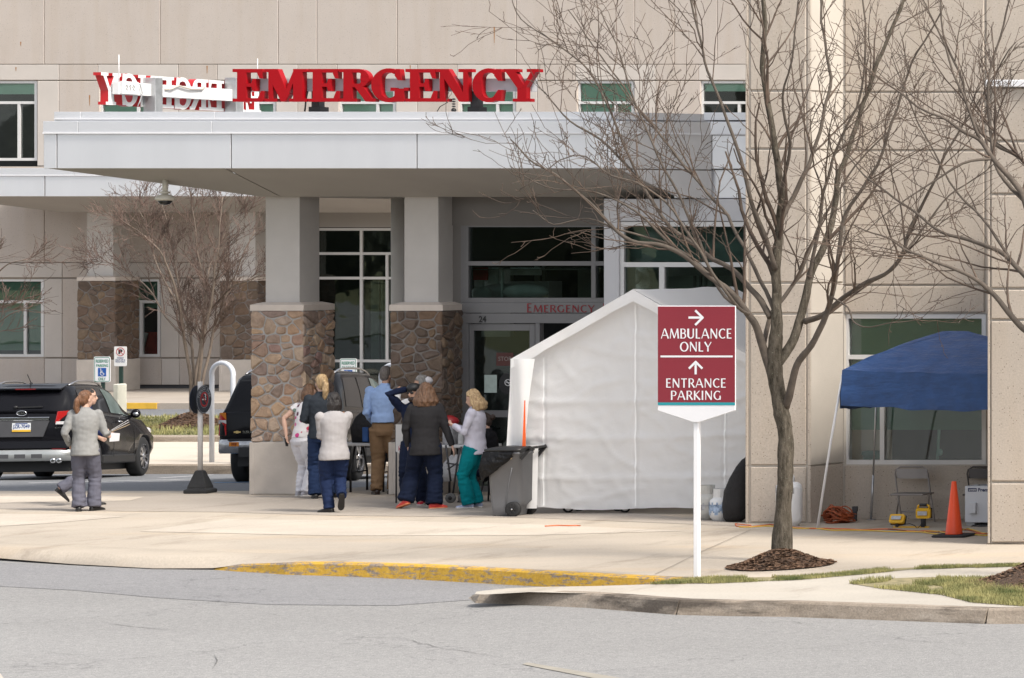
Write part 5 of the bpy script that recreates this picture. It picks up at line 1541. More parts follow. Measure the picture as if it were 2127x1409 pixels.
for py,xl_,xr__,dd in ((1091,1515,1524,.05),(1087,1505,1536,.14),(1075,1500,1548,.22),(1050,1498,1556,.25),(1020,1502,1556,.22),(995,1512,1556,.18),(970,1526,1557,.12),(955,1538,1557,.07),(949,1547,1556,.02)):
    Yk = 48.55; a,b = XW(xl_,Yk),XW(xr__,Yk)
    secs.append((Vector(((a+b)/2,Yk-YO+.05,max(.004,ZW(py,Yk)))), Vector(((b-a)/2,0,0)), Vector((0,dd*.6,0))))
blk.etube(secs, 20)
o = obj('black_cover', blk, mat('black_canvas',(.010,.009,.010),.8,var=.3,scale=6,bmp=.5,bscale=8,bdist=.05), None); tag(o,'black canvas cover leaning against the edge of the concrete wing','cover')

# ================================================================ extension cords
ORC = mat('orange_cord', (.62,.13,.03), .45, var=.1, scale=9)
YLC = mat('yellow_cord', (.68,.44,.05), .45, var=.1, scale=9)
BRC = mat('rust_orange_cord', (.34,.075,.022), .5, var=.15, scale=9)
def cord(label, pts, m, r=.008, seed=1, amp=3.0):
    rnd = random.Random(seed); out = []
    for i in range(len(pts)-1):
        (x0,y0),(x1,y1) = pts[i],pts[i+1]
        n = max(2,int(abs(x1-x0)/9))
        for k in range(n):
            t = k/n; x = x0+(x1-x0)*t
            out.append(G(x, y0+(y1-y0)*t+amp*noise.noise(Vector((x*.022,seed*7.3,0))), r+.003*noise.noise(Vector((x*.05,seed,1)))+.002*seed))
    out.append(G(*pts[-1], r))
    mb = MB(); mb.tube(out, r, 6)
    o = obj('extension_cord', mb, m, None); return tag(o, label, 'cord', 'extension cords on the paving')
cord('orange extension cord with a loop starting at the black cover', [(1560,1092),(1527,1089),(1530,1094),(1560,1095),(1600,1090),(1640,1094),(1700,1099),(1780,1100),(1860,1101),(1960,1105),(2060,1108)], ORC, seed=1)
cord('long yellow extension cord lying along the foot of the wing', [(1535,1096),(1600,1093),(1660,1097),(1740,1101),(1850,1104),(1950,1108),(2060,1112)], YLC, seed=2)
cord('rusty orange cord running from the cone to the low block', [(1845,1100),(1900,1102),(1945,1106),(2000,1100),(2030,1108),(2062,1109)], BRC, seed=3, amp=5)
cord('short yellow cord curling behind the traffic cone', [(1920,1106),(1950,1103),(1975,1108),(2010,1101),(2040,1109),(2060,1107)], YLC, seed=4, amp=6)
cord('short piece of orange cord lying on the open paving near the bin', [(1132,1093),(1160,1091),(1205,1092)], ORC, seed=5, amp=2)
rnd = random.Random(4)
cc = P(1738,1087,48.35); cc.z = 0
mb = MB()
for k in range(26):
    a0 = rnd.uniform(0,6.3); rx, ry = rnd.uniform(.09,.23), rnd.uniform(.06,.16)
    tilt = Matrix.Rotation(rnd.uniform(-.9,.9),3,'X') @ Matrix.Rotation(rnd.uniform(-.6,.6),3,'Y')
    off = Vector((rnd.uniform(-.06,.06),rnd.uniform(-.06,.06),rnd.uniform(.03,.20)))
    pts = []
    for i in range(22):
        a = a0+2*PI*i/18
        p = tilt @ Vector((rx*math.cos(a)*(1+.15*math.sin(3*a)),ry*math.sin(a),.02*math.sin(2*a)))+off
        p.z = max(.009,p.z*max(.25,1-abs(p.x)*2.0)); pts.append(cc+p)
    mb.tube(pts,.0085,6)
o = obj('extension_cord', mb, BRC, None); tag(o,'heap of tangled rusty orange extension cord under the blue shelter','cord','extension cords on the paving')
mb = MB(); c = P(1776,1085,48.7); mb.box(c.x-.022,c.x+.022,c.y-.02,c.y+.02,0,.20); mb.box(c.x-.03,c.x+.03,c.y-.025,c.y+.025,.13,.20); o = obj('junction_post', mb, DKGREY, None); tag(o,'small grey outlet post beside the heap of orange cord','outlet')

# ================================================================ tables with bags, walker
def table(label, px0, px1, pytop, Y, dep, grp='white folding tables'):
    root = thing('folding_table', label, 'table', P((px0+px1)/2,1020,Y), grp)
    zt4 = ZW(pytop,Y); x0,x1 = XW(px0,Y),XW(px1,Y); y0 = Y-YO
    mb = MB(); mb.box(x0,x1,y0,y0+dep,zt4-.045,zt4); obj('tabletop', mb, mat('table_grey_white',(.55,.55,.55),.5,var=.05) if 'table_grey_white' not in bpy.data.materials else bpy.data.materials['table_grey_white'], root, bevel=.01)
    for xx in (x0+.16,x1-.16):
        for s in (0,1):
            mb = MB(); yy = y0+.08+s*(dep-.16)
            mb.tube([(xx,y0+dep*.5+(yy-y0-dep*.5)*.45,zt4-.045),(xx,yy,.30),(xx,yy,.0)],.016,8); obj('leg', mb, BLACK, root)
        mb = MB(); mb.bar((xx,y0+.1,.30),(xx,y0+dep-.1,.30),.02); obj('brace', mb, BLACK, root)
    return root
table('folding table with black and blue bags on it', 700, 812, 921, 54.15, .6)
table('folding table behind the woman in teal trousers', 905, 1010, 925, 53.15, .45)
bagr = thing('black_bag', 'black bag with blue pockets on the left folding table', 'bag', P(755,921,54.4))
mb = loft([ring4(XW(728,54.3),XW(800,54.3),54.3-YO,54.65-YO,ZW(921,54.15),.05),ring4(XW(726,54.3),XW(802,54.3),54.27-YO,54.67-YO,ZW(890,54.15),.06),ring4(XW(732,54.3),XW(796,54.3),54.31-YO,54.63-YO,ZW(868,54.15),.08),ring4(XW(742,54.3),XW(785,54.3),54.35-YO,54.57-YO,ZW(858,54.15),.06)])
obj('bag_body', mb, mat('black_nylon',(.012,.012,.014),.6,var=.3,scale=8,bmp=.5,bscale=14,bdist=.03), bagr)
BLUB = mat('blue_nylon',(.03,.10,.30),.6,var=.2,scale=8,bmp=.3,bscale=20)
for a,b,c,d in ((752,764,888,918),(768,792,888,918)):
    mb = MB(); mb.fbox(a,b,c,d,54.22,.05); obj('pocket', mb, BLUB, bagr, bevel=.008)
rb = MB(); rb.smooth = True
rb.etube([(P(936,884,53.35),Vector((.09,0,0)),Vector((0,.09,0))),(P(936,878,53.35),Vector((.12,0,.02)),Vector((0,.11,0))),(P(934,868,53.35),Vector((.11,0,-.01)),Vector((0,.1,0))),(P(931,863,53.35),Vector((.05,0,0)),Vector((0,.05,0)))],16)
o = obj('red_bag', rb, mat('red_nylon',(.38,.02,.025),.5,var=.2,scale=9,bmp=.5,bscale=12,bdist=.03), None); tag(o,'red bag heaped on the table behind the woman in teal','bag')
mb = MB(); mb.box(XW(926,53.35),XW(948,53.35),53.25-YO,53.5-YO,ZW(925,53.15),ZW(884,53.35)); o = obj('supply_box', mb, mat('grey_supply',(.26,.26,.27),.7,var=.4,scale=12), None, bevel=.01); tag(o,'grey supply box under the red bag on the table','box')
mb = MB(); c = P(946,925,53.1); mb.lathe([(.035,0),(.04,.02),(.04,.16),(.02,.20),(.02,.23)], Vector((c.x,c.y+.15,ZW(925,53.15))), n=14); o = obj('water_bottle', mb, mat('clear_plastic',(.5,.5,.5),.15,var=.2), None); tag(o,'clear bottle standing on the table near the phone','bottle')
wk = thing('walker_frame', 'grey wheeled walker frame under the right hand table', 'walker', P(948,1015,52.0))
def wq(px,py,Y=52.0): return P(px,py,Y)
for k,(pts) in enumerate(([(926,925),(931,960),(936,1000)],[(955,930),(948,975),(941,1025)],[(958,928),(966,980),(972,1022)])):
    mb = MB(); mb.tube([wq(x,y,52.0+.25*(k==0)) for x,y in pts],.014,8); obj('leg', mb, DKGREY, wk)
mb = MB(); mb.tube([wq(928,962),wq(952,966),wq(966,974)],.012,8); mb.tube([wq(930,975),wq(950,962)],.012,8); obj('cross_brace', mb, DKGREY, wk)
for px in (936,962):
    mb = MB(); c = wq(px,1008,51.95); c.z = .075; mb.lathe([(.03,-.015),(.07,-.018),(.075,0),(.07,.018),(.03,.015)],c,'Y',20); w9 = obj('wheel', mb, mat('grey_tyre',(.14,.14,.14),.6) if 'grey_tyre' not in bpy.data.materials else bpy.data.materials['grey_tyre'], wk)
    mb = MB(); mb.lathe([(.004,-.02),(.03,-.02),(.03,.02),(.004,.02)],c,'Y',12); obj('hub', mb, BLACK, w9)
pbag = MB(); pbag.smooth = True
pbag.etube([(P(944,1000,52.9),Vector((.16,0,0)),Vector((0,.1,0))),(P(944,985,52.9),Vector((.2,0,.02)),Vector((0,.12,0))),(P(946,965,52.9),Vector((.17,0,-.02)),Vector((0,.1,0))),(P(946,945,52.9),Vector((.07,0,0)),Vector((0,.05,0)))],16)
for i,v in enumerate(pbag.v): pbag.v[i] = (v[0],v[1],v[2]+.0+.02*noise.noise(Vector(v)*12))
o = obj('plastic_bag', pbag, mat('grey_plastic_bag',(.36,.36,.37),.35,var=.25,scale=9,bmp=.8,bscale=10,bdist=.04), None); tag(o,'grey plastic bag slumped under the right hand table','bag')
# hanging STOP notice
stp = thing('stop_notice', 'white sheet with a red STOP octagon between the columns', 'sign', P(836,950,51.9))
mb = MB(); mb.prism([P(822,882,51.9),P(822,938,51.9),P(842,950,51.9),P(868,946,51.9),P(868,882,51.9)],(0,.006,0)); obj('sheet', mb, mat('paper_white',(.62,.61,.60),.8,var=.06,scale=12), stp)
mb = MB(); c = P(842,932,51.895); r = 15.5*51.9/F; mb.prism([c+Vector((r*math.cos(R(22.5+45*i)),0,r*.72*math.sin(R(22.5+45*i)))) for i in range(8)],(0,.002,0)); obj('octagon', mb, mat('stop_red',(.42,.02,.05),.5,var=.05), stp)
mb = MB(); ftext(mb,'STOP',829,855,926,938,51.89,.03); obj('lettering', mb, WHITE, stp)
mb = MB(); mb.tube([P(823,884,51.92),Vector((XW(823,51.92),51.92-YO,0))],.012,6); mb.tube([P(867,884,51.92),Vector((XW(867,51.92),51.92-YO,0))],.012,6); obj('stand', mb, DKGREY, stp)
# ================================================================ trees
def mat_bark(name, a, b, sc=18):
    m, nt, bs = nodes(name)
    n = noise_n(nt, sc, 6, .7, stretch=(1.6,1.6,.5))
    c = ramp(nt, n.outputs[0], [(.3,a),(.7,b)]).outputs[0]
    n2 = noise_n(nt, 55, 3, .6)
    lich = ramp(nt, n2.outputs[0], [(.64,(0,0,0)),(.70,(1,1,1))]).outputs[0]
    f = N(nt,'ShaderNodeMath',operation='MULTIPLY'); nt.links.new(lich,f.inputs[0]); f.inputs[1].default_value = .55
    nt.links.new(mix(nt, f.outputs[0], c, (.30,.31,.25)), bs.inputs['Base Color'])
    bs.inputs['Roughness'].default_value = .92; bs.inputs['Specular IOR Level'].default_value = .2
    bump(nt, bs, n.outputs[0], 1.0, .03)
    return m
BARK = mat_bark('tree_bark', (.030,.025,.017), (.165,.14,.11), 14)
BARK_L = mat('limb_bark', (.10,.08,.064), .9, var=.25, scale=9, bmp=.6, bscale=40)
TWIG = mat('twig_bark', (.052,.037,.030), .85, var=.3, scale=4, tint=(.115,.08,.058))
BARK_F = mat('pale_stem_bark', (.16,.125,.10), .85, var=.25, scale=6, bmp=.4)
TWIG_F = mat('far_twig_bark', (.085,.055,.045), .85, var=.3, scale=3, tint=(.155,.105,.085))
def wander(rnd, p, d, L, n, curl, up, zig=0.0):
    pts = [p.copy()]; s = L/n; side = 1
    ax = d.orthogonal().normalized()
    for i in range(n):
        d = d + Vector((rnd.gauss(0,curl),rnd.gauss(0,curl),rnd.gauss(0,curl)+up))
        if zig: d = d + ax*zig*side; side = -side
        d.normalize(); p = p+d*s; pts.append(p.copy())
    return pts, d
def along(pts, t):
    s = t*(len(pts)-1); i = min(int(s), len(pts)-2)
    return pts[i].lerp(pts[i+1], s-i), (pts[i+1]-pts[i]).normalized()
def smooth_path(pts, k=3):
    out = []
    for i in range(len(pts)-1):
        a = pts[max(i-1,0)]; b = pts[i]; c = pts[i+1]; d = pts[min(i+2,len(pts)-1)]
        for j in range(k):
            t = j/k
            out.append(.5*((2*b)+(c-a)*t+(2*a-5*b+4*c-d)*t*t+(3*b-a-3*c+d)*t**3))
    out.append(pts[-1].copy()); return out
def sprout(mb, rnd, pts, r0, r1, lvl, cfg):
    """side shoots along a limb"""
    n, (la,lb), spread, up, zig = cfg[lvl]
    n = max(1, int(n*(.7+.6*rnd.random())))
    L0 = sum((pts[i+1]-pts[i]).length for i in range(len(pts)-1))
    for i in range(n):
        t = rnd.uniform(.22 if lvl == 0 else .12, 1.0)
        p, d = along(pts, t)
        a = rnd.uniform(0,2*PI); o = d.orthogonal().normalized(); o = (Quaternion(d,a) @ o)
        sp = spread*rnd.uniform(.7,1.25)
        dd = (d*math.cos(sp)+o*math.sin(sp)); dd.z += up; dd.normalize()
        L = rnd.uniform(la,lb)*(1.15-.5*t)
        rr = max(cfg['rmin'], (r0+(r1-r0)*t)*rnd.uniform(.38,.6))
        segs = (7,6,4,3)[min(lvl,3)]
        q,_ = wander(rnd, p, dd, L, segs, (.10,.13,.16,.2)[min(lvl,3)], .03, zig)
        rt = max(cfg['rmin']*.75, rr*.3)
        mb.tube(q, [rr+(rt-rr)*k/segs for k in range(segs+1)], 4 if lvl == 0 else 3, cap=False)
        if lvl+1 < cfg['levels']: sprout(mb, rnd, q, rr, rt, lvl+1, cfg)
        elif rnd.random() < .5:
            mb.tube([q[-1], q[-1]+Vector((0,0,cfg['rmin']*2.5))],[cfg['rmin']*1.5,cfg['rmin']*.7],3,cap=False)
def tree_from(label, base, trunk, limbs, cfg, mt, ml, mw, seed, grp, cat='tree', slim=.75):
    rnd = random.Random(seed)
    root = thing('bare_tree', label, cat, base, grp)
    mb = MB()
    trunk = [(p,q*slim) for p,q in trunk]; limbs = [(p,a*slim,b*slim) for p,a,b in limbs]
    pts = smooth_path([p for p,_ in trunk], 5); rs = []
    for i in range(len(pts)):
        s = i/5; k = min(int(s),len(trunk)-2); f = s-k
        rs.append((trunk[k][1]+(trunk[k+1][1]-trunk[k][1])*f)*(1+.07*noise.noise(pts[i]*5)))
    mb.tube(pts, rs, 18)
    for i,v in enumerate(mb.v):
        v = Vector(v); mb.v[i] = tuple(v+Vector((noise.noise(v*9),noise.noise(v*9+Vector((9,0,0))),0))*.012+Vector((noise.noise(v*30),noise.noise(v*30+Vector((9,0,0))),0))*.006)
    obj('trunk', mb, mt, root)
    tw = MB()
    for pl, r0, r1 in limbs:
        q = smooth_path(pl, 4); n = len(q)
        q = [p+Vector((noise.noise(p*3),noise.noise(p*3+Vector((7,0,0))),noise.noise(p*3+Vector((0,7,0)))))*.03*min(1,i/4) for i,p in enumerate(q)]
        m2 = MB(); m2.tube(q, [(r0+(r1-r0)*(i/(n-1))**.8)*(1+.08*noise.noise(q[i]*14)) for i in range(n)], 8 if r0 > .03 else 6)
        obj('limb', m2, mt if r0 > .06 else ml, root)
        c = dict(cfg); L = sum((q[i+1]-q[i]).length for i in range(n-1))
        c[0] = (cfg[0][0]*max(.35,L/2.2),)+tuple(cfg[0][1:])
        sprout(tw, rnd, q, r0, r1, 0, c)
    o = obj('twigs', tw, mw, root, fixn=False); o['kind'] = 'stuff'
    return root
# --- main tree, limbs read off the photograph (pixel x, pixel y, metres nearer/farther)
YTR = 42.75
def T(*pts): return [P(x,y,YTR+d) for x,y,d in pts]
pm = YTR/F
trunk = [(P(1622,1176,YTR),31*pm),(P(1624,1140,YTR),27*pm),(P(1627,1060,YTR),20.5*pm),(P(1631,980,YTR),19.5*pm),(P(1631,900,YTR),19*pm),(P(1622,850,YTR),20.5*pm),(P(1614,805,YTR),20*pm),(P(1608,765,YTR),20.5*pm),(P(1611,720,YTR),18.5*pm),(P(1613,670,YTR),15*pm),(P(1612,610,YTR),8*pm)]
r = lambda px: px*pm
limbs = [
 (T((1606,790,0),(1590,735,-.05),(1574,690,-.1),(1558,655,-.2),(1522,612,-.3),(1478,576,-.4),(1420,530,-.5),(1370,508,-.6),(1310,500,-.7),(1265,462,-.8),(1215,415,-.9),(1170,372,-1),(1110,340,-1.1),(1060,290,-1.1)),r(13),r(1.6)),
 (T((1600,660,0),(1570,612,.1),(1520,560,.3),(1450,515,.5),(1393,470,.6),(1330,380,.8),(1290,330,.9),(1230,280,1),(1170,240,1.1),(1130,190,1.2)),r(9),r(1.5)),
 (T((1607,760,0),(1613,690,0),(1611,620,.05),(1612,540,.05),(1617,470,0),(1620,400,-.1),(1612,330,-.2),(1600,240,-.3),(1585,140,-.3),(1590,60,-.4),(1580,-60,-.4)),r(17),r(5)),
 (T((1612,760,0),(1648,702,.15),(1668,640,.25),(1680,585,.3),(1708,520,.4),(1724,470,.5),(1735,420,.6),(1742,370,.6),(1765,300,.7),(1795,210,.8),(1825,130,.8),(1860,40,.9),(1890,-50,1)),r(14),r(4)),
 (T((1632,845,0),(1645,800,-.1),(1662,748,-.15),(1692,705,-.2),(1713,660,-.25),(1728,618,-.3),(1735,575,-.3),(1745,500,-.3),(1760,440,-.3),(1800,380,-.35),(1840,300,-.4),(1870,200,-.4),(1905,110,-.5),(1960,10,-.6)),r(11.5),r(2)),
 (T((1672,668,.2),(1708,655,.1),(1740,630,0),(1790,595,-.1),(1850,560,-.2),(1880,520,-.3),(1895,470,-.3),(1930,400,-.4),(1965,320,-.5),(2000,260,-.5),(2050,180,-.6),(2110,90,-.7)),r(9),r(1.6)),
 (T((1617,470,0),(1640,425,.2),(1672,360,.3),(1690,320,.4),(1715,230,.5),(1722,160,.6),(1712,70,.6),(1700,-40,.7)),r(8),r(3)),
 (T((1611,560,0),(1585,480,-.2),(1560,420,-.4),(1540,330,-.5),(1510,240,-.6),(1470,150,-.7),(1450,60,-.8),(1420,-40,-.9)),r(7.5),r(2.2)),
 (T((1606,640,0),(1570,560,.3),(1520,470,.5),(1470,400,.7),(1410,330,.8),(1350,250,.9),(1300,190,1),(1230,90,1.1),(1180,20,1.2)),r(6.5),r(1.4)),
 (T((1585,720,0),(1605,650,.4),(1640,600,.7),(1665,560,.8),(1700,480,1),(1740,400,1.1),(1790,330,1.2),(1850,270,1.3)),r(7),r(1.8)),
 (T((1560,655,-.2),(1520,625,-.5),(1470,545,-.7),(1400,440,-.9),(1340,390,-1),(1270,365,-1.1),(1190,320,-1.2),(1080,395,-1.4)),r(5),r(1.2)),
 (T((1450,545,-.4),(1380,505,-.5),(1290,478,-.7),(1220,455,-.8),(1150,468,-.9),(1105,440,-1)),r(5),r(1.1)),
 (T((1400,515,-.5),(1320,440,-.7),(1240,400,-.8),(1130,390,-.9),(1060,345,-1)),r(4),r(1.1)),
 (T((1330,380,.8),(1280,260,.9),(1225,150,1),(1150,90,1),(1085,40,1.1),(1060,-10,1.2)),r(4),r(1.2)),
 (T((1680,590,.3),(1700,470,.2),(1730,330,.1),(1790,190,0),(1800,80,-.1),(1790,-30,-.1)),r(6),r(2)),
 (T((1620,410,-.1),(1640,300,-.5),(1625,200,-.8),(1650,100,-1),(1660,-20,-1.1)),r(5.5),r(1.8)),
 (T((1728,618,-.3),(1760,640,-.4),(1770,668,-.45),(1800,680,-.5),(1860,672,-.6),(1905,662,-.6)),r(3.2),r(.9)),
 (T((1850,560,-.2),(1900,500,0),(1960,420,.1),(2010,380,.2),(2080,330,.2)),r(4.5),r(1.1)),
 (T((1540,640,-.2),(1490,600,0),(1440,470,.2),(1380,350,.2),(1330,240,.3),(1290,120,.3),(1250,20,.3)),r(5),r(1.4)),
]
cfg = {0:(6.0,(.6,1.8),.68,.20,.06),1:(4.6,(.28,.9),.74,.13,.13),2:(2.2,(.06,.22),.8,.08,.2),'levels':3,'rmin':.0040}
tree_from('large bare tree rising from the mulch mound in front of the wing', P(1622,1176,YTR)-Vector((0,0,.0)), trunk, limbs, cfg, BARK, BARK_L, TWIG, 11, 'bare winter trees')
# --- tree whose trunk is out of frame on the right
YT2 = 40.7; pm = YT2/F
def T2(*pts): return [P(x,y,YT2+d) for x,y,d in pts]
trunk2 = [(P(2230,1205,YT2),28*pm),(P(2232,1000,YT2),22*pm),(P(2228,840,YT2),20*pm),(P(2225,760,YT2),18*pm)]
limbs2 = [
 (T2((2226,800,0),(2170,715,-.1),(2127,683,-.1),(2094,650,-.15),(2055,605,-.2),(2025,580,-.3),(1980,555,-.4),(1935,540,-.5),(1880,520,-.6),(1830,490,-.7),(1770,470,-.8)),12*pm,1.5*pm),
 (T2((2226,780,0),(2190,640,.2),(2140,585,.3),(2100,540,.4),(2050,510,.4),(2000,495,.5),(1955,480,.5),(1900,440,.6),(1840,400,.6),(1780,350,.7),(1730,290,.7)),10*pm,1.4*pm),
 (T2((2225,770,0),(2180,560,-.3),(2135,430,-.4),(2105,380,-.4),(2065,330,-.5),(2035,290,-.5),(2000,270,-.6),(1960,245,-.6),(1920,230,-.7),(1850,180,-.7),(1790,130,-.8)),12*pm,1.5*pm),
 (T2((2225,760,0),(2215,520,.2),(2170,400,.3),(2120,330,.3),(2065,300,.4),(2020,245,.4),(1990,150,.5),(1960,70,.5),(1950,-40,.5)),9*pm,2*pm),
 (T2((2130,420,-.4),(2075,360,-.2),(2055,280,0),(2050,200,0),(2065,120,.1),(2090,30,.1),(2100,-40,.1)),6*pm,2*pm),
 (T2((2035,290,-.5),(2000,200,-.6),(1965,100,-.6),(1930,30,-.7),(1900,-40,-.7)),5*pm,1.4*pm),
 (T2((2065,330,-.5),(2000,340,-.7),(1935,380,-.8),(1870,420,-.9),(1800,480,-1)),4.5*pm,1.1*pm),
 (T2((2100,540,.4),(2040,450,.6),(1990,400,.7),(1930,300,.8),(1890,210,.8),(1850,110,.9)),5*pm,1.2*pm),
 (T2((2225,760,0),(2260,600,0),(2300,420,.2),(2330,200,.3)),9*pm,2*pm),
]
tree_from('bare tree leaning into the frame from the right edge', P(2230,1205,YT2), trunk2, limbs2, dict(cfg), BARK, BARK_L, TWIG, 23, 'bare winter trees')
# --- multi-stemmed tree on the grass island
YT3 = 75.6; pm = YT3/F
def T3(*pts): return [P(x,y,YT3+d) for x,y,d in pts]
trunk3 = [(P(402,866,YT3),13*pm),(P(402,845,YT3),11*pm),(P(403,820,YT3),8*pm),(P(404,800,YT3),6*pm)]
cfgf = {0:(11.0,(.5,1.2),.60,.22,.03),1:(7.0,(.28,.7),.62,.14,.06),2:(2.6,(.10,.36),.6,.10,.1),'levels':3,'rmin':.0052}
limbs3 = [
 (T3((398,852,0),(396,780,-.1),(382,700,-.2),(374,640,-.3),(358,580,-.5),(330,520,-.7),(285,480,-.9),(245,455,-1)),7*pm,1.5*pm),
 (T3((402,852,0),(402,770,.1),(395,690,.2),(378,630,.3),(365,560,.4),(355,490,.4),(335,420,.5)),6*pm,1.5*pm),
 (T3((404,852,0),(410,760,0),(420,680,0),(426,610,0),(412,540,-.1),(405,470,-.1),(395,400,-.2)),7*pm,1.5*pm),
 (T3((406,852,0),(416,760,-.2),(425,690,-.3),(440,620,-.4),(448,560,-.5),(455,490,-.6),(462,410,-.6)),7*pm,1.5*pm),
 (T3((408,852,0),(430,750,.2),(442,690,.3),(460,640,.4),(480,590,.5),(505,530,.6),(530,480,.7)),6*pm,1.4*pm),
 (T3((382,700,-.2),(345,660,0),(310,600,.2),(270,570,.3),(225,545,.4),(195,545,.5)),4*pm,1.1*pm),
 (T3((440,640,.4),(480,600,.1),(520,580,0),(550,570,-.1)),3.5*pm,1.1*pm),
 (T3((426,610,0),(440,540,.4),(480,460,.6),(510,410,.7)),4*pm,1.1*pm),
 (T3((374,640,-.3),(330,560,-.1),(310,480,.1),(280,420,.2)),4*pm,1.1*pm),
]
tree_from('multi-stemmed bare tree on the grass island behind the tobacco sign', P(402,866,YT3), trunk3, limbs3, cfgf, BARK_F, BARK_F, TWIG_F, 31, 'bare winter trees', slim=.60)
# --- its neighbour, mostly out of frame on the left
YT4 = 76.0; pm = YT4/F
def T4(*pts): return [P(x,y,YT4+d) for x,y,d in pts]
limbs4 = [
 (T4((-90,850,0),(-70,740,0),(-40,670,0),(0,640,0),(45,625,0),(85,610,0)),6*pm,1.2*pm),
 (T4((-90,850,0),(-80,700,0),(-50,620,.2),(-10,570,.3),(25,545,.3),(60,540,.4)),6*pm,1.2*pm),
 (T4((-90,850,0),(-85,680,0),(-60,590,-.2),(-20,530,-.3),(10,490,-.4)),6*pm,1.2*pm),
 (T4((-70,740,0),(-30,700,-.2),(20,655,-.3),(60,640,-.3)),4*pm,1.0*pm),
 (T4((-92,850,0),(-110,700,0),(-120,560,0)),6*pm,1.5*pm),
]
c4 = dict(cfgf); c4[0] = (4.0,(.4,.8),.6,.14,.03)
tree_from('bare tree poking its twigs in at the left edge', P(-90,862,YT4), [(P(-90,866,YT4),12*pm),(P(-90,840,YT4),9*pm),(P(-90,810,YT4),6*pm)], limbs4, c4, BARK_F, BARK_F, TWIG_F, 37, 'bare winter trees', slim=.6)
# ================================================================ parking signs, tobacco sign, hoops
SGREEN = mat('sign_green', (.02,.22,.13), .5, var=.05)
SBLUE = mat('sign_blue', (.01,.09,.36), .5, var=.03)
SRED = mat('sign_red', (.45,.015,.02), .5, var=.03)
SNAVY = mat('sign_navy_ink', (.03,.06,.20), .5, var=.03)
DGREEN = mat('dark_green_post', (.012,.035,.028), .5, var=.1)
def frame_round(mb, x0,x1,y0,y1,Y,r,w):
    def ring(k):
        out = []
        for cx,cy,a0 in ((x1-r,y0+r,0),(x0+r,y0+r,90),(x0+r,y1-r,180),(x1-r,y1-r,270)):
            for i in range(5):
                a = R(a0+90*i/4); out.append((cx+(r-k)*math.cos(a), cy-(r-k)*math.sin(a)))
        return out
    A, B = ring(0), ring(w); n = len(A)
    mb.add([P(x,y,Y) for x,y in A+B], [(i,(i+1)%n,n+(i+1)%n,n+i) for i in range(n)])
    return A
def plate(x0,x1,y0,y1,Y,r,d):
    mb = MB(); A = frame_round(MB(),x0,x1,y0,y1,Y,r,.5)
    mb.prism([P(x,y,Y) for x,y in A],(0,d,0)); return mb
def reserved(label, px, py, Y, s, zb_):
    """px,py top-left corner of plate; s = pixels per plate width/34"""
    W, Hh = 34*s, 53*s
    root = thing('parking_sign', label, 'sign', Vector((XW(px+W/2,Y),Y-YO+.03,zb_)), 'reserved parking signs')
    obj('plate', plate(px,px+W,py,py+Hh,Y,3*s,.01), SIGNW, root)
    mb = MB(); frame_round(mb,px+1.2*s,px+W-1.2*s,py+1.2*s,py+Hh-1.2*s,Y-.003,2.5*s,1.0*s); 
    ftext(mb,'RESERVED',px+4*s,px+30*s,py+6*s,py+12.5*s,Y-.003,.02); ftext(mb,'PARKING',px+5*s,px+29.5*s,py+15.5*s,py+21.5*s,Y-.003,.02); ftext(mb,'ONLY',px+9*s,px+24.5*s,py+43.5*s,py+49.5*s,Y-.003,.02)
    obj('lettering', mb, SGREEN, root)
    mb = MB(); mb.poly([P(px+8.5*s,py+23.5*s,Y-.003),P(px+25.5*s,py+23.5*s,Y-.003),P(px+25.5*s,py+41*s,Y-.003),P(px+8.5*s,py+41*s,Y-.003)]); bl = obj('access_panel', mb, SBLUE, root)
    mb = MB(); c = P(px+17.2*s,py+35*s,Y-.006); pm = s*Y/F
    for i in range(14):
        a,b = R(110+i*18),R(110+(i+1)*18)
        mb.poly([c+Vector((math.cos(t)*k*pm,0,math.sin(t)*k*pm)) for t,k in ((a,4.6),(b,4.6),(b,3.5),(a,3.5))])
    mb.prism([P(px+14.2*s+1.1*s*math.cos(t),py+25.8*s+1.1*s*math.sin(t),Y-.006) for t in [2*PI*i/10 for i in range(10)]],(0,.001,0))
    for (a,b,c_,d),l in (((14.2,27,15,33.5),0),((15,33.5,19,33.5),.0005),((19,33.5,20.8,37.5),.001),((14.6,30.2,18.6,30.2),.0015)):
        p,q = Vector((px+a*s,py+b*s)),Vector((px+c_*s,py+d*s)); dd=(q-p).normalized(); sv=Vector((-dd.y,dd.x))*.65*s
        mb.poly([P(p.x-sv.x,p.y-sv.y,Y-.0062-l),P(q.x-sv.x,q.y-sv.y,Y-.0062-l),P(q.x+sv.x,q.y+sv.y,Y-.0062-l),P(p.x+sv.x,p.y+sv.y,Y-.0062-l)])
    obj('wheelchair_mark', mb, WHITE, bl)
    mb = MB(); x = XW(px+W/2,Y); mb.box(x-.03,x+.03,Y-YO+.012,Y-YO+.05,zb_,ZW(py+2*s,Y)); obj('post', mb, DGREEN, root)
    return root
reserved('RESERVED PARKING ONLY sign with the blue wheelchair mark behind the left car', 195, 741, 67.6, 1.0, -.40)
reserved('RESERVED PARKING sign half hidden behind the roof of the right car', 706, 745, 67.6, 1.02, -.40)
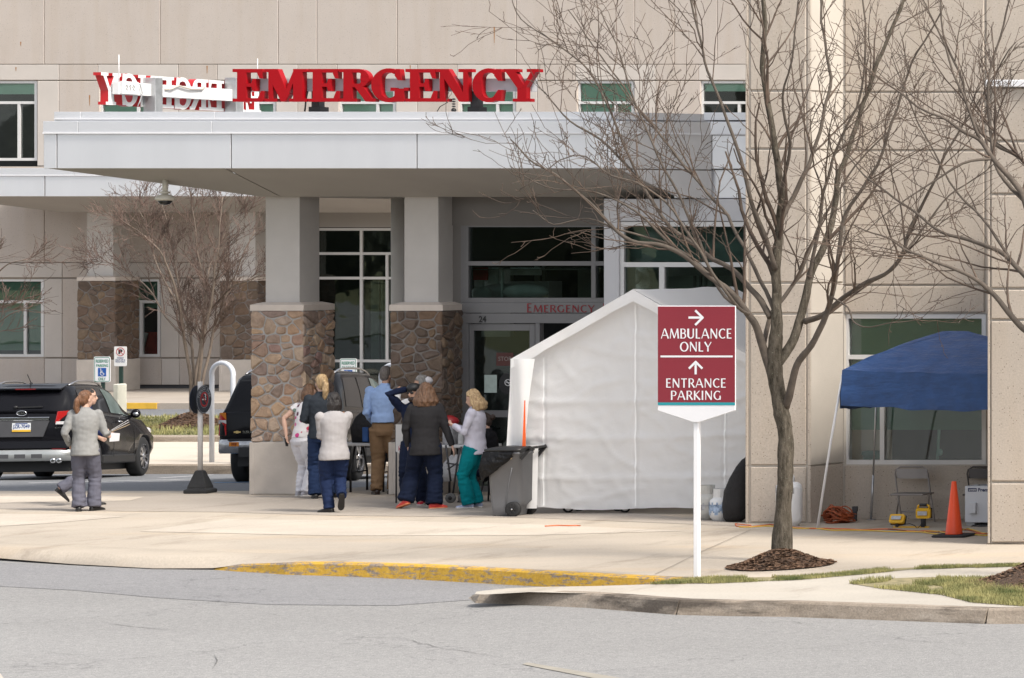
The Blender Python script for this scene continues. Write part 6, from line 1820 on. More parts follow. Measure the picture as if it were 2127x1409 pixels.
# no parking sign on a dark post in a black tub
YN2 = 79.5
nps = thing('no_parking_sign', 'white no parking sign on a dark post in a black tub', 'sign', Vector((XW(249,YN2),YN2-YO+.03,-.15)))
obj('plate', plate(237,263,720,761,YN2,2.2,.01), SIGNW, nps)
mb = MB(); ftext(mb,'P',246,254.5,726,736,YN2-.003,.06); obj('letter', mb, TXT_BLACK, nps)
mb = MB(); c = P(250,731,YN2-.006); ring_mark(mb,c,9*YN2/F,1.3*YN2/F)
d = Vector((1,0,-1)).normalized(); s_ = Vector((1,0,1)).normalized(); r8 = 8.5*YN2/F; w8 = .7*YN2/F
obj('prohibition_ring', mb, SRED, nps)
mb = MB(); ftext(mb,'PATIENT',243,257,742.5,745.5,YN2-.003,.02); ftext(mb,'DROP OFF &',240,260,746.5,749.5,YN2-.003,.02); ftext(mb,'PICKUP ONLY',240,260,750.3,753.3,YN2-.003,.02); obj('lettering', mb, SNAVY, nps)
mb = MB(); x = XW(249.5,YN2); mb.box(x-.035,x+.035,YN2-YO+.012,YN2-YO+.06,-.1,ZW(725,YN2)); obj('post', mb, DGREEN, nps)
mb = MB(); mb.lathe([(.20,0),(.235,.04),(.21,.16),(.06,.17)], Vector((XW(257,YN2),YN2-YO+.04,-.15)), n=20); obj('tub', mb, BLACK, nps)
mb = MB(); mb.box(XW(234,77.5),XW(246,77.5),77.5-YO,77.8-YO,-.12,ZW(798,77.5)); o = obj('utility_box', mb, mat('cream_box',(.62,.60,.52),.5), None, bevel=.02); tag(o,'cream utility box standing behind the black car windscreen','utility box')
# tobacco-free sign
YTB = 54.0
tob = thing('tobacco_free_sign', 'round navy TOBACCO FREE sign on white post with black base', 'sign', P(416,1026,YTB))
base = P(416,1026,YTB); base.z = 0; pm = YTB/F
def sq(hw, z, t=.0): 
    M = Matrix.Rotation(R(8),3,'Z'); return [base+M@Vector((sx*hw,sy*hw,z)) for sx,sy in ((-1,-1),(1,-1),(1,1),(-1,1))]
mb = loft([sq(31*pm*.72,0),sq(31*pm*.74,.02),sq(31*pm*.74,.055),sq(24*pm*.74,.075),sq(24*pm*.74,.10),sq(9.5*pm*.8,.335),sq(7*pm*.8,.345)]); 
for i in range(len(mb.sm)): mb.sm[i] = False
obj('base', mb, RUBBER, tob, bevel=.006)
mb = MB(); mb.tube([base+Vector((0,0,.33)),base+Vector((0,0,ZW(793,YTB)))],4.8*pm,14); obj('post', mb, mat('post_white',(.60,.58,.57),.5,var=.05), tob)
NAVY = mat('disc_navy', (.012,.018,.035), .45, var=.05)
for k,(ang) in enumerate((95,95)):
    n_ = Vector((math.sin(R(ang)),-math.cos(R(ang)),0)); 
    ux = Vector((-n_.y,n_.x,0)); uz = Vector((0,0,1)); r = 29.5*pm
    c = base+Vector((0,0,ZW(830,YTB)))+n_*(.05 if k == 0 else -.05)
    if k == 1: n_ = -n_; ux = -ux
    M = Matrix((ux,n_,uz)).transposed().to_4x4(); M.translation = c
    mb = MB(); mb.lathe([(r*.98,-.006),(r,0),(r*.98,.006)],(0,0,0),n=32,M=M@Matrix.Rotation(R(-90),4,'X')); dsc = obj('disc', mb, NAVY, tob)
    c2 = c+n_*.0075
    mb = MB(); ring_mark(mb,c2,r*.97,r*.03,36,ux,uz,False); ring_mark(mb,c2,r*.60,r*.025,30,ux,uz,False); 
    txt = 'TOBACCO FREE'
    for i,chh in enumerate(txt):
        if chh == ' ': continue
        a = R(165-150*i/(len(txt)-1)); rad = ux*math.cos(a)+uz*math.sin(a); tan = ux*math.sin(a)-uz*math.cos(a)
        o0 = c2+rad*r*.66-tan*r*.075
        add_text(mb,chh,lambda u,v: o0+tan*(u*r*.15)+rad*(v*r*.22),.02)
    obj('lettering', mb, mat('disc_lettering',(.40,.42,.46),.5) if 'disc_lettering' not in bpy.data.materials else bpy.data.materials['disc_lettering'], dsc)
    mb = MB(); ring_mark(mb,c2+n_*.001,r*.52,r*.12,30,ux,uz,False)
    dd = (ux-uz).normalized()*r*.45; ss = (ux+uz).normalized()*r*.05; l = n_*.003; mb.poly([c2+l-dd-ss,c2+l+dd-ss,c2+l+dd+ss,c2+l-dd+ss]); obj('prohibition_ring', mb, SRED, dsc)
    mb = MB(); l = n_*.002; mb.poly([c2+l+ux*(-.30*r)-uz*.04*r,c2+l+ux*(.22*r)-uz*.04*r,c2+l+ux*(.22*r)+uz*.05*r,c2+l+ux*(-.30*r)+uz*.05*r]); mb.tube([c2+l+ux*.2*r+uz*.1*r,c2+l+ux*.1*r+uz*.2*r,c2+l+ux*.18*r+uz*.3*r,c2+l+ux*.05*r+uz*.38*r],r*.03,5); obj('cigarette_mark', mb, WHITE, dsc)
# white tubular hoops
HOOP = mat('white_hoop', (.55,.57,.61), .4, var=.04)
def hoop(label, px0, px1, pytop, Y, zb_):
    x0,x1 = XW(px0,Y),XW(px1,Y); y = Y-YO; r = (x1-x0)/2; zt5 = ZW(pytop,Y)-.05
    pts = [(x0,y+.25,zb_)]+[((x0+x1)/2-r*math.cos(PI*i/16),y+.25*(1-i/16),zt5-r+r*math.sin(PI*i/16)) for i in range(17)]+[(x1,y,zb_)]
    mb = MB(); mb.tube(pts,.044,12)
    o = obj('hoop_barrier', mb, HOOP, None); return tag(o,label,'hoop barrier','white tubular hoops by the parking bays')
hoop('white tubular hoop between the multi-stemmed tree and the right car', 423, 484, 749, 67.2, -.39)
hoop('white tubular hoop rising behind the man in the blue shirt', 776, 842, 753, 66.9, -.39)
# ================================================================ cars
PAINT = None
def mat_paint():
    m, nt, bs = nodes('black_car_paint')
    bs.inputs['Base Color'].default_value = (.006,.006,.008,1); bs.inputs['Roughness'].default_value = .25
    bs.inputs['IOR'].default_value = 1.22; bs.inputs['Coat Weight'].default_value = .12; bs.inputs['Coat Roughness'].default_value = .03
    return m
PAINT = mat_paint()
CGLASS = mat('car_glass_dark', (.035,.036,.04), .05, var=.05, spec=.5)
CGLASS_F = mat('car_glass_front', (.12,.15,.145), .04, var=.3, scale=2.5, spec=.55)
TRIMB = mat('black_trim', (.012,.012,.013), .55, var=.1)
TYRE = mat('tyre_rubber', (.014,.014,.015), .8, var=.2, scale=12)
RIM = mat('alloy_rim', (.42,.42,.44), .25, .9, var=.1)
LAMP_R = mat('tail_lamp_red', (.42,.012,.012), .12, var=.12, scale=20, coat=.8)
LAMP_D = mat('reflector_dark_red', (.16,.008,.01), .2, var=.05, coat=.5)
LAMP_W = mat('lamp_clear', (.62,.60,.60), .12, var=.2, scale=40, coat=.8)
LAMP_A = mat('lamp_amber', (.62,.20,.02), .15, var=.08, coat=.8)
SKID = mat('skid_plate_silver', (.42,.43,.42), .28, .6, var=.12, scale=2.5)
def suv(root, S):
    """local frame: x forward from the rear bumper, y to the left, z up"""
    W, Lc, Hh = S['W'], S['L'], S['H']
    lower = MB(); rings = []
    for x,zs,zb_,ws,wm,wb in S['low']:
        zm = zs+(zb_-zs)*.55
        half = [(0,zs),(ws*.9,zs),(ws,zs+.05),(wm,zs+(zm-zs)*.55),(wm,zm+.06),(wb+(wm-wb)*.35,zb_-.06),(wb,zb_),(wb*.6,zb_+.012),(0,zb_+.02)]
        ring = [Vector((x,y,z)) for y,z in half] + [Vector((x,-y,z)) for y,z in half[-2:0:-1]]
        rings.append(ring)
    lower = loft(rings); lower.smooth = True
    # wheel arches cut out of the body
    body = bpy.data.objects.new('body', lower.mesh('body', PAINT)); COL.objects.link(body)
    cut = MB()
    for xw in S['axles']:
        for s in (-1,1):
            cut.lathe([(S['ra'],s*(W/2-.26)),(S['ra'],s*(W/2+.2))], (xw,0,S['rw']), 'Y', 28)
    cutter = bpy.data.objects.new('cutter', cut.mesh('cutter', TRIMB)); COL.objects.link(cutter)
    bo = body.modifiers.new('b','BOOLEAN'); bo.operation = 'DIFFERENCE'; bo.object = cutter; bo.solver = 'EXACT'
    bpy.context.view_layer.update()
    me = bpy.data.meshes.new_from_object(body.evaluated_get(bpy.context.evaluated_depsgraph_get()))
    body.modifiers.clear(); body.data = me
    bpy.data.objects.remove(cutter, do_unlink=True)
    if len(me.materials) < 2: me.materials.append(TRIMB)
    for p in me.polygons: p.use_smooth = True
    COL.objects.unlink(body); link(body, root); body.matrix_parent_inverse = Matrix.Identity(4)
    def part(name, mb, m, parent=None, **k):
        o = obj(name, mb, m, None, **k); o.parent = parent or root; o.matrix_parent_inverse = Matrix.Identity(4); return o
    # greenhouse
    gr = []
    for x,zb_,zr,wb,wr_ in S['top']:
        half = [(wb,zb_-.03),(wb,zb_),(wb+(wr_-wb)*.5+.015,zb_+(zr-zb_)*.5),(wr_+.02,zr-.07),(wr_-.05,zr-.015),(wr_*.55,zr+.008),(0,zr+.015)]
        gr.append([Vector((x,y,z)) for y,z in half]+[Vector((x,-y,z)) for y,z in half[-2::-1]])
    mb = loft(gr); part('cabin', mb, PAINT)
    def prof(x):
        T_ = S['top']
        for i in range(len(T_)-1):
            if T_[i][0] <= x <= T_[i+1][0]:
                f = (x-T_[i][0])/(T_[i+1][0]-T_[i][0]); return [T_[i][k]+(T_[i+1][k]-T_[i][k])*f for k in range(1,5)]
        return list(T_[-1][1:]) if x > T_[-1][0] else list(T_[0][1:])
    def side(x, t, s, off):
        zb_,zr,wb,wr_ = prof(x)
        pts = [(wb,zb_),(wb+(wr_-wb)*.5+.015,zb_+(zr-zb_)*.5),(wr_+.02,zr-.07)]
        k = t*2; i = min(int(k),1); f = k-i
        y = pts[i][0]+(pts[i+1][0]-pts[i][0])*f; z = pts[i][1]+(pts[i+1][1]-pts[i][1])*f
        return Vector((x, s*(y+off), z+off*.25))
    for k,(m_,poly) in enumerate(S['side_win']):
        for s in (-1,1):
            mb = MB(); n = 6
            (xa,ta),(xb,tb),(xc,tc),(xd,td) = poly       # bottom rear, bottom front, top front, top rear
            vs = []
            for j in range(n+1):
                v = j/n
                for i in range(n+1):
                    u = i/n
                    x = (xa+(xb-xa)*u)*(1-v)+(xd+(xc-xd)*u)*v; t = (ta+(tb-ta)*u)*(1-v)+(td+(tc-td)*u)*v
                    vs.append(side(x,t,s,.006))
            mb.smooth = True
            mb.add(vs,[(j*(n+1)+i,j*(n+1)+i+1,(j+1)*(n+1)+i+1,(j+1)*(n+1)+i) for j in range(n) for i in range(n)])
            part('window', mb, m_)
    # doors: shut lines, handles, sills
    for x in S['shuts']:
        for s in (-1,1):
            mb = MB()
            z0, z1 = S['low'][4][1]+.02, prof(x)[0]-.02
            y = S['low'][5][4]+.001
            mb.bar((x,s*y,z0+.06),(x,s*y,z1-.10),.006,.006); part('door_gap', mb, TRIMB)
    for x in S['handles']:
        for s in (-1,1):
            mb = MB(); y = S['low'][5][4]*.993+.012; z = prof(x)[0]-.12
            mb.tube([(x-.09,s*y,z),(x-.07,s*(y+.03),z),(x+.07,s*(y+.03),z),(x+.09,s*y,z)],.013,6); part('door_handle', mb, CHROME)
    for s in (-1,1):
        mb = MB(); y = S['low'][5][3]; mb.box(S['axles'][0]+.45,S['axles'][1]-.45,s*y-.03,s*y+.035,S['low'][5][1]-.02,S['low'][5][1]+.14); part('sill', mb, TRIMB, bevel=.02)
        mb = MB(); xm = S['mirror']; zb_,zr,wb,wr_ = prof(xm); mb.ball((xm,s*(wb+.09),zb_+.07),(.06,.09,.085),14,10); mb.bar((xm,s*(wb-.04),zb_+.0),(xm,s*(wb+.06),zb_+.04),.05,.05); part('mirror', mb, PAINT)
        mb = MB(); mb.ball((xm-.045,s*(wb+.10),zb_+.06),(.02,.055,.035),12,8); part('mirror_glass', mb, CHROME)
        # roof rails
        mb = MB(); pts = []
        for i in range(9):
            x = S['rail'][0]+(S['rail'][1]-S['rail'][0])*i/8; zb_,zr,wb,wr_ = prof(x); lift = .055*min(1,4*min(i/8,1-i/8)+.05)
            pts.append((x,s*(wr_-.06),zr-.01+lift))
        mb.tube(pts,.018,8); part('roof_rail', mb, S['rail_m'])
    for xw in S['axles']:
        for s in (-1,1):
            rw = S['rw']; yc = s*(W/2-.125); tw = .118
            mb = MB(); mb.lathe([(rw*.64,-tw),(rw*.90,-tw*1.05),(rw*.985,-tw*.85),(rw,-tw*.5),(rw,tw*.5),(rw*.985,tw*.85),(rw*.90,tw*1.05),(rw*.64,tw)],(xw,yc,rw),'Y',36,cap=False)
            w = part('wheel', mb, TYRE)
            yo = yc+s*tw*.78
            mb = MB(); mb.lathe([(rw*.66,-.04),(rw*.67,.02),(rw*.60,.02),(rw*.58,-.03)],(xw,yo,rw),'Y',32,cap=False)
            for k in range(S['spokes']):
                a = 2*PI*k/S['spokes']
                for da in (-.11,.11):
                    p0 = Vector((xw+rw*.12*math.cos(a),yo+s*.015,rw+rw*.12*math.sin(a))); p1 = Vector((xw+rw*.62*math.cos(a+da),yo+s*.0,rw+rw*.62*math.sin(a+da)))
                    mb.bar(p0,p1,.022,.03)
            mb.lathe([(.005,-.03*1),(.06,-.02),(.06,.02),(.005,.03)],(xw,yo+s*.01,rw),'Y',16)
            part('rim', mb, RIM, w)
            mb = MB(); mb.lathe([(.01,-.03),(rw*.6,-.03),(rw*.6,.0),(.01,.0)],(xw,yo-s*.07,rw),'Y',24); part('brake_disc', mb, TRIMB, w)
    mb = MB(); mb.box(.35,Lc-.35,-W/2+.24,W/2-.24,S['low'][4][1]-.16,S['low'][4][1]+.1); part('underbody', mb, TRIMB)
    return part, prof
def place_car(root, px, Y, z, head, pitch):
    root.location = P(px, 900, Y); root.location.z = z
    f = Vector((math.sin(R(head)), math.cos(R(head)), 0))
    root.rotation_euler = Matrix.Rotation(math.atan2(f.y,f.x),4,'Z').to_euler()
    root.rotation_euler = (Matrix.Rotation(math.atan2(f.y,f.x),3,'Z') @ Matrix.Rotation(R(-pitch),3,'Y').inverted()).to_euler()
for g_ in (CGLASS, CGLASS_F): g_.node_tree.nodes['Principled BSDF'].inputs['IOR'].default_value = 1.12
# --- black crossover on the left
kia = thing('parked_suv', 'black crossover with its red tail lamp lit by daylight at the left edge', 'car', (0,0,0), 'black cars in the parking lot')
kia['label'] = 'shiny black crossover parked at the left edge behind two walking people'
S1 = dict(W=1.885, L=4.67, H=1.71, axles=(.98,3.68), rw=.362, ra=.405, spokes=9, mirror=3.18, rail=(.55,2.3), rail_m=RIM,
 low=[(0.045,.60,1.10,.70,.74,.66),(.07,.50,1.18,.80,.86,.78),(.13,.42,1.21,.84,.91,.83),(.28,.36,1.215,.87,.935,.86),(.9,.30,1.19,.89,.94,.87),(1.8,.28,1.15,.90,.942,.875),(2.8,.28,1.10,.90,.942,.87),(3.4,.29,1.07,.89,.94,.84),(4.0,.31,1.03,.87,.93,.78),(4.4,.33,.92,.82,.88,.68),(4.6,.36,.78,.70,.76,.55),(4.67,.42,.66,.55,.60,.45)],
 top=[(.06,1.20,1.215,.80,.70),(.12,1.205,1.30,.83,.70),(.30,1.205,1.585,.85,.66),(.40,1.20,1.655,.855,.66),(.75,1.19,1.685,.86,.665),(1.5,1.165,1.70,.865,.67),(2.1,1.14,1.685,.865,.665),(2.6,1.12,1.60,.86,.645),(3.05,1.09,1.36,.85,.62),(3.40,1.075,1.12,.83,.62)],
 side_win=[(CGLASS,[(.45,.10),(.98,.06),(.92,.93),(.62,.93)]),(CGLASS,[(1.06,.06),(1.92,.05),(1.80,.95),(1.00,.94)]),(CGLASS_F,[(2.02,.05),(3.0,.05),(2.52,.93),(1.90,.95)])],
 shuts=(1.0,1.97,3.12), handles=(1.28,2.22))
part, prof = suv(kia, S1)
mb = MB()   # rear glass, lying on the tailgate
vs = []; n = 10
for j in range(n+1):
    v = j/n
    for i in range(n+1):
        u = i/n*2-1; hw = .72-.12*v
        vs.append((.085+.245*v+.05*u*u, u*hw, 1.235+.35*v+.02*u*u))
mb.smooth = True; mb.add(vs,[(j*(n+1)+i,j*(n+1)+i+1,(j+1)*(n+1)+i+1,(j+1)*(n+1)+i) for j in range(n) for i in range(n)]); part('rear_window', mb, CGLASS)
mb = MB(); mb.prism([(.22,-.58,1.605),(.34,-.60,1.645),(.6,-.60,1.70),(.6,.60,1.70),(.34,.60,1.645),(.22,.58,1.605),(.19,.3,1.612),(.19,-.3,1.612)],(0,0,-.035)); part('spoiler', mb, PAINT, bevel=.01)
mb = MB(); mb.bar((.185,-.17,1.598),(.185,.17,1.598),.012,.02); part('brake_light', mb, LAMP_D)
mb = MB(); mb.bar((.065,-.33,1.29),(.075,.12,1.275),.02,.025); mb.ball((.07,.12,1.28),(.03,.04,.03),10,6); part('wiper', mb, TRIMB)
mb = MB(); mb.bar((.028,-.46,1.075),(.028,.46,1.075),.03,.06); part('chrome_strip', mb, CHROME, bevel=.008)
mb = MB(); mb.prism([(.022,-.46,1.04),(.022,-.36,.76),(.022,.36,.76),(.022,.46,1.04)],(.02,0,0)); part('plate_recess', mb, DKGREY)
mb = MB(); mb.prism([(.012,-.155,.85),(.012,.155,.85),(.012,.155,1.005),(.012,-.155,1.005)],(.006,0,0)); pl = part('licence_plate', mb, mat('plate_white',(.66,.68,.70),.4,var=.03))
mb = MB(); mb.prism([(.010,-.155,.85),(.010,.155,.85),(.010,.155,.885),(.010,-.155,.885)],(.003,0,0)); part('plate_stripe', mb, mat('plate_yellow',(.70,.42,.03),.4), pl)
mb = MB(); mb.prism([(.010,-.1,.985),(.010,.1,.985),(.010,.1,1.0),(.010,-.1,1.0)],(.003,0,0)); part('plate_header', mb, SNAVY if 'SNAVY' in globals() else DKGREY, pl)
mb = MB(); add_text(mb,'JZR-7049',lambda u,v: Vector((.0085,.14-.28*u,.893+.085*v)),.02); part('plate_number', mb, SNAVY, pl)
mb = MB(); add_text(mb,'KIA',lambda u,v: Vector((.012,.055-.11*u,1.155+.042*v)),.03); bd = part('badge_letters', mb, CHROME)
mb = MB(); pts = [(.016,.083*math.cos(2*PI*i/20),1.176+.042*math.sin(2*PI*i/20)) for i in range(21)]; mb.tube(pts,.006,6); part('badge_oval', mb, CHROME, bd)
mb = MB(); add_text(mb,'SORENTO',lambda u,v: Vector((.016,.80-.32*u,.915+.028*v)),.03); part('model_lettering', mb, CHROME)
mb = MB(); add_text(mb,'EX V6',lambda u,v: Vector((.016,-.56-.16*u,.90+.028*v)),.03); part('model_lettering', mb, CHROME)
for s in (-1,1):
    mb = MB(); mb.prism([(.012,s*.56,.99),(.03,s*.80,.99),(.20,s*.925,1.04),(.30,s*.935,1.17),(.20,s*.91,1.215),(.05,s*.82,1.215),(.02,s*.60,1.20)],(.05,-s*.03,0)); lamp_ = part('tail_lamp', mb, LAMP_R, bevel=.006)
    mb = MB(); mb.prism([(.006,s*.57,.975),(.022,s*.82,.975),(.024,s*.82,1.025),(.008,s*.58,1.025)],(.03,0,0)); part('reversing_lamp', mb, LAMP_W, lamp_)
    mb = MB(); mb.bar((-.005,s*.52,.545),(.01,s*.75,.545),.02,.025); part('reflector', mb, LAMP_D)
    for k in (0,1):
        mb = MB(); mb.lathe([(.025,-.09),(.042,-.09),(.042,.0),(.03,.0)],(.04,s*(.55+.10*k),.335),'X',16); part('exhaust', mb, CHROME)
mb = MB()
rings = []
for x,z0,z1,hw in ((-.03,.40,.52,.60),(-.01,.385,.535,.72),(.06,.37,.53,.84),(.2,.37,.50,.89)):
    pass
prof_pts = [(-.045,0.0),(-.045,.45),(-.03,.68),(.03,.82),(.16,.90)]
full = [(x,-y) for x,y in prof_pts[::-1]]+prof_pts[1:]
mb.smooth = True
vs = []
for z,o_ in ((.33,.05),(.345,.0),(.50,-.004),(.53,.03)):
    for x,y in full: vs.append((x+o_, y*(1 if z < .5 else .97), z))
n = len(full); mb.add(vs,[(j*n+i,j*n+i+1,(j+1)*n+i+1,(j+1)*n+i) for j in range(3) for i in range(n-1)])
sk = part('skid_plate', mb, SKID)
for y in (-.28,.0,.28):
    mb = MB(); mb.box(-.052,-.03,y-.09,y+.09,.385,.455); part('skid_slot', mb, DKGREY, sk)
mb = MB(); mb.prism([(-.01,-.80,.55),(-.025,-.5,.55),(-.025,.5,.55),(-.01,.80,.55),(.03,.80,.69),(.012,.5,.69),(.012,-.5,.69),(.03,-.80,.69)],(.05,0,0)); part('bumper', mb, PAINT, bevel=.01)
mb = MB(); mb.tube([(.62,.05,1.69),(.60,.05,1.72),(.42,.05,1.86)],.007,6); mb.ball((.63,.05,1.70),(.06,.025,.025),10,6); part('antenna', mb, TRIMB)
for s in (-1,1):
    mb = MB(); mb.ball((4.28,s*.775,.83),(.20,.085,.075),14,8); part('headlight', mb, LAMP_W)
place_car(kia, 42, 61.6, lotz(61.6), -15.5, 2.63); kia.scale = (.92,.91,.985)
# --- black truck-based SUV half hidden behind the column
tah = thing('parked_suv', 'tall black truck-like SUV with a chrome bumper behind the stone column', 'car', (0,0,0), 'black cars in the parking lot')
S2 = dict(W=2.02, L=5.45, H=1.93, axles=(1.15,4.45), rw=.40, ra=.47, spokes=6, mirror=3.62, rail=(.55,2.9), rail_m=RIM,
 low=[(0.0,.62,1.14,.86,.90,.88),(.03,.60,1.19,.93,.975,.93),(.12,.56,1.20,.96,1.0,.95),(.4,.50,1.20,.97,1.005,.95),(1.0,.44,1.20,.97,1.01,.95),(2.0,.42,1.19,.97,1.01,.95),(3.2,.42,1.18,.97,1.01,.95),(3.9,.42,1.18,.97,1.01,.92),(4.6,.44,1.15,.96,1.0,.88),(5.2,.48,1.10,.92,.96,.80),(5.4,.52,1.0,.85,.90,.72),(5.45,.58,.90,.75,.8,.65)],
 top=[(.05,1.19,1.21,.93,.84),(.10,1.195,1.34,.94,.82),(.30,1.20,1.70,.945,.78),(.42,1.20,1.82,.945,.77),(.8,1.20,1.875,.945,.77),(1.8,1.19,1.89,.945,.77),(2.7,1.185,1.87,.945,.765),(3.2,1.18,1.78,.94,.75),(3.62,1.18,1.48,.93,.73),(3.95,1.17,1.22,.92,.74)],
 side_win=[(CGLASS,[(.52,.10),(1.50,.08),(1.50,.92),(.72,.92)]),(CGLASS,[(1.60,.08),(2.42,.08),(2.36,.93),(1.60,.92)]),(CGLASS_F,[(2.52,.08),(3.52,.06),(3.06,.90),(2.46,.93)])],
 shuts=(1.55,2.47,3.60), handles=(1.72,2.66))
part, prof = suv(tah, S2)
mb = MB(); vs = []
for j in range(9):
    v = j/8
    for i in range(9):
        u = i/8*2-1; vs.append((.062+.25*v+.03*u*u, u*(.84-.09*v), 1.24+.50*v))
mb.smooth = True; mb.add(vs,[(j*9+i,j*9+i+1,(j+1)*9+i+1,(j+1)*9+i) for j in range(8) for i in range(8)]); part('rear_window', mb, CGLASS)
for s in (-1,1):
    mb = MB(); mb.prism([(-.006,s*.86,.80),(.01,s*.985,.80),(.10,s*1.012,.80),(.10,s*1.005,1.16),(.01,s*.965,1.18),(-.004,s*.87,1.18)],(.03,0,0)); lamp_ = part('tail_lamp', mb, LAMP_R, bevel=.006)
    mb = MB(); mb.prism([(-.012,s*.86,1.07),(.005,s*.98,1.07),(.10,s*1.016,1.07),(.10,s*1.01,1.175),(.005,s*.968,1.185),(-.010,s*.872,1.185)],(.03,0,0)); part('indicator', mb, LAMP_A, lamp_)
    mb = MB(); mb.prism([(-.012,s*.86,1.0),(.005,s*.982,1.0),(.09,s*1.016,1.0),(.09,s*1.013,1.06),(.005,s*.975,1.06),(-.011,s*.866,1.06)],(.03,0,0)); part('reversing_lamp', mb, LAMP_W, lamp_)
mb = MB(); pr = [(-.13,0),(-.13,.62),(-.10,.84),(.0,.98),(.28,1.02)]; full = [(x,-y) for x,y in pr[::-1]]+pr[1:]; vs = []
for z,o_ in ((.50,.06),(.53,.0),(.70,-.005),(.735,.03)):
    for x,y in full: vs.append((x+o_,y,z))
n = len(full); mb.smooth = True; mb.add(vs,[(j*n+i,j*n+i+1,(j+1)*n+i+1,(j+1)*n+i) for j in range(3) for i in range(n-1)]); bmp_ = part('bumper', mb, mat('chrome_bumper',(.40,.40,.41),.22,.8,var=.3,scale=6))
mb = MB(); mb.box(-.15,-.02,-.62,.62,.44,.60); mb.box(-.14,.1,-.8,.8,.715,.745); part('bumper_pad', mb, TRIMB, bmp_)
mb = MB(); mb.prism([(-.138,.62,.62),(-.128,.78,.62),(-.128,.78,.69),(-.138,.62,.69)],(.004,0,0)); st = part('sticker', mb, LAMP_A, bmp_)
mb = MB()
for k in range(3): mb.prism([(-.14,.66+.03*k,.635),(-.14,.675+.03*k,.635),(-.14,.675+.03*k,.675),(-.14,.66+.03*k,.675)],(.003,0,0))
part('sticker_mark', mb, LAMP_D, st)
mb = MB(); add_text(mb,'SUBURBAN',lambda u,v: Vector((-.006,.60-.27*u,.835+.045*v)),.03); part('model_lettering', mb, CHROME)
mb = MB(); mb.prism([(-.006,.74,.845),(-.006,.71,.845),(-.006,.70,.835),(-.006,.67,.835),(-.006,.66,.845),(-.006,.63,.845),(-.006,.63,.87),(-.006,.66,.87),(-.006,.67,.88),(-.006,.70,.88),(-.006,.71,.87),(-.006,.74,.87)],(.005,0,0)); part('badge', mb, mat('gold_badge',(.62,.45,.18),.3,.5), None)
place_car(tah, 580, 59.9, lotz(59.9), -15.5, 2.63); tah.scale = (.92,.93,1.0)

# ================================================================ people
def remesh(mb, vox, it=2, fold=None, name='part', mats=None, paint=None):
    me = mb.mesh(name, mats or [WHITE])
    o = bpy.data.objects.new('tmp', me); COL.objects.link(o)
    m = o.modifiers.new('r','REMESH'); m.mode = 'VOXEL'; m.voxel_size = vox; m.use_smooth_shade = True
    s = o.modifiers.new('s','SMOOTH'); s.factor = .5; s.iterations = it
    bpy.context.view_layer.update()
    out = bpy.data.meshes.new_from_object(o.evaluated_get(bpy.context.evaluated_depsgraph_get()))
    bpy.data.objects.remove(o, do_unlink=True); bpy.data.meshes.remove(me)
    out.name = name; out.materials.clear()
    for k in (mats or [WHITE]): out.materials.append(k)
    if fold:
        nr = [v.normal.copy() for v in out.vertices]
        for v,n_ in zip(out.vertices, nr): v.co = v.co + n_*fold(v.co, n_)
    for p in out.polygons:
        p.use_smooth = True
        if paint: p.material_index = paint(p.center)
    out.update()
    return out
SKIN = mat('skin', (.46,.27,.19), .5, var=.06, scale=9)
SKIN2 = mat('skin_pale', (.52,.33,.25), .5, var=.06, scale=9)
def cloth_m(name, c, rough=.85, bmp=.25, bs=160, var=.08): 
    m = mat(name, c, rough, var=var, scale=6, bmp=bmp, bscale=bs, bdist=.004)
    m.node_tree.nodes['Principled BSDF'].inputs['Specular IOR Level'].default_value = .15
    return m
def hair_m(name, a, b):
    m, nt, bs = nodes(name)
    n = noise_n(nt, 26, 5, .65, stretch=(2.2,2.2,.35))
    nt.links.new(ramp(nt, n.outputs[0], [(.3,a),(.7,b)]).outputs[0], bs.inputs['Base Color'])
    bs.inputs['Roughness'].default_value = .45; bump(nt, bs, n.outputs[0], .9, .02)
    return m
SLIM = .87
def slim_mesh(me, b):
    for v in me.vertices: v.co.x = b.x+(v.co.x-b.x)*SLIM; v.co.y = b.y+(v.co.y-b.y)*SLIM
    return me
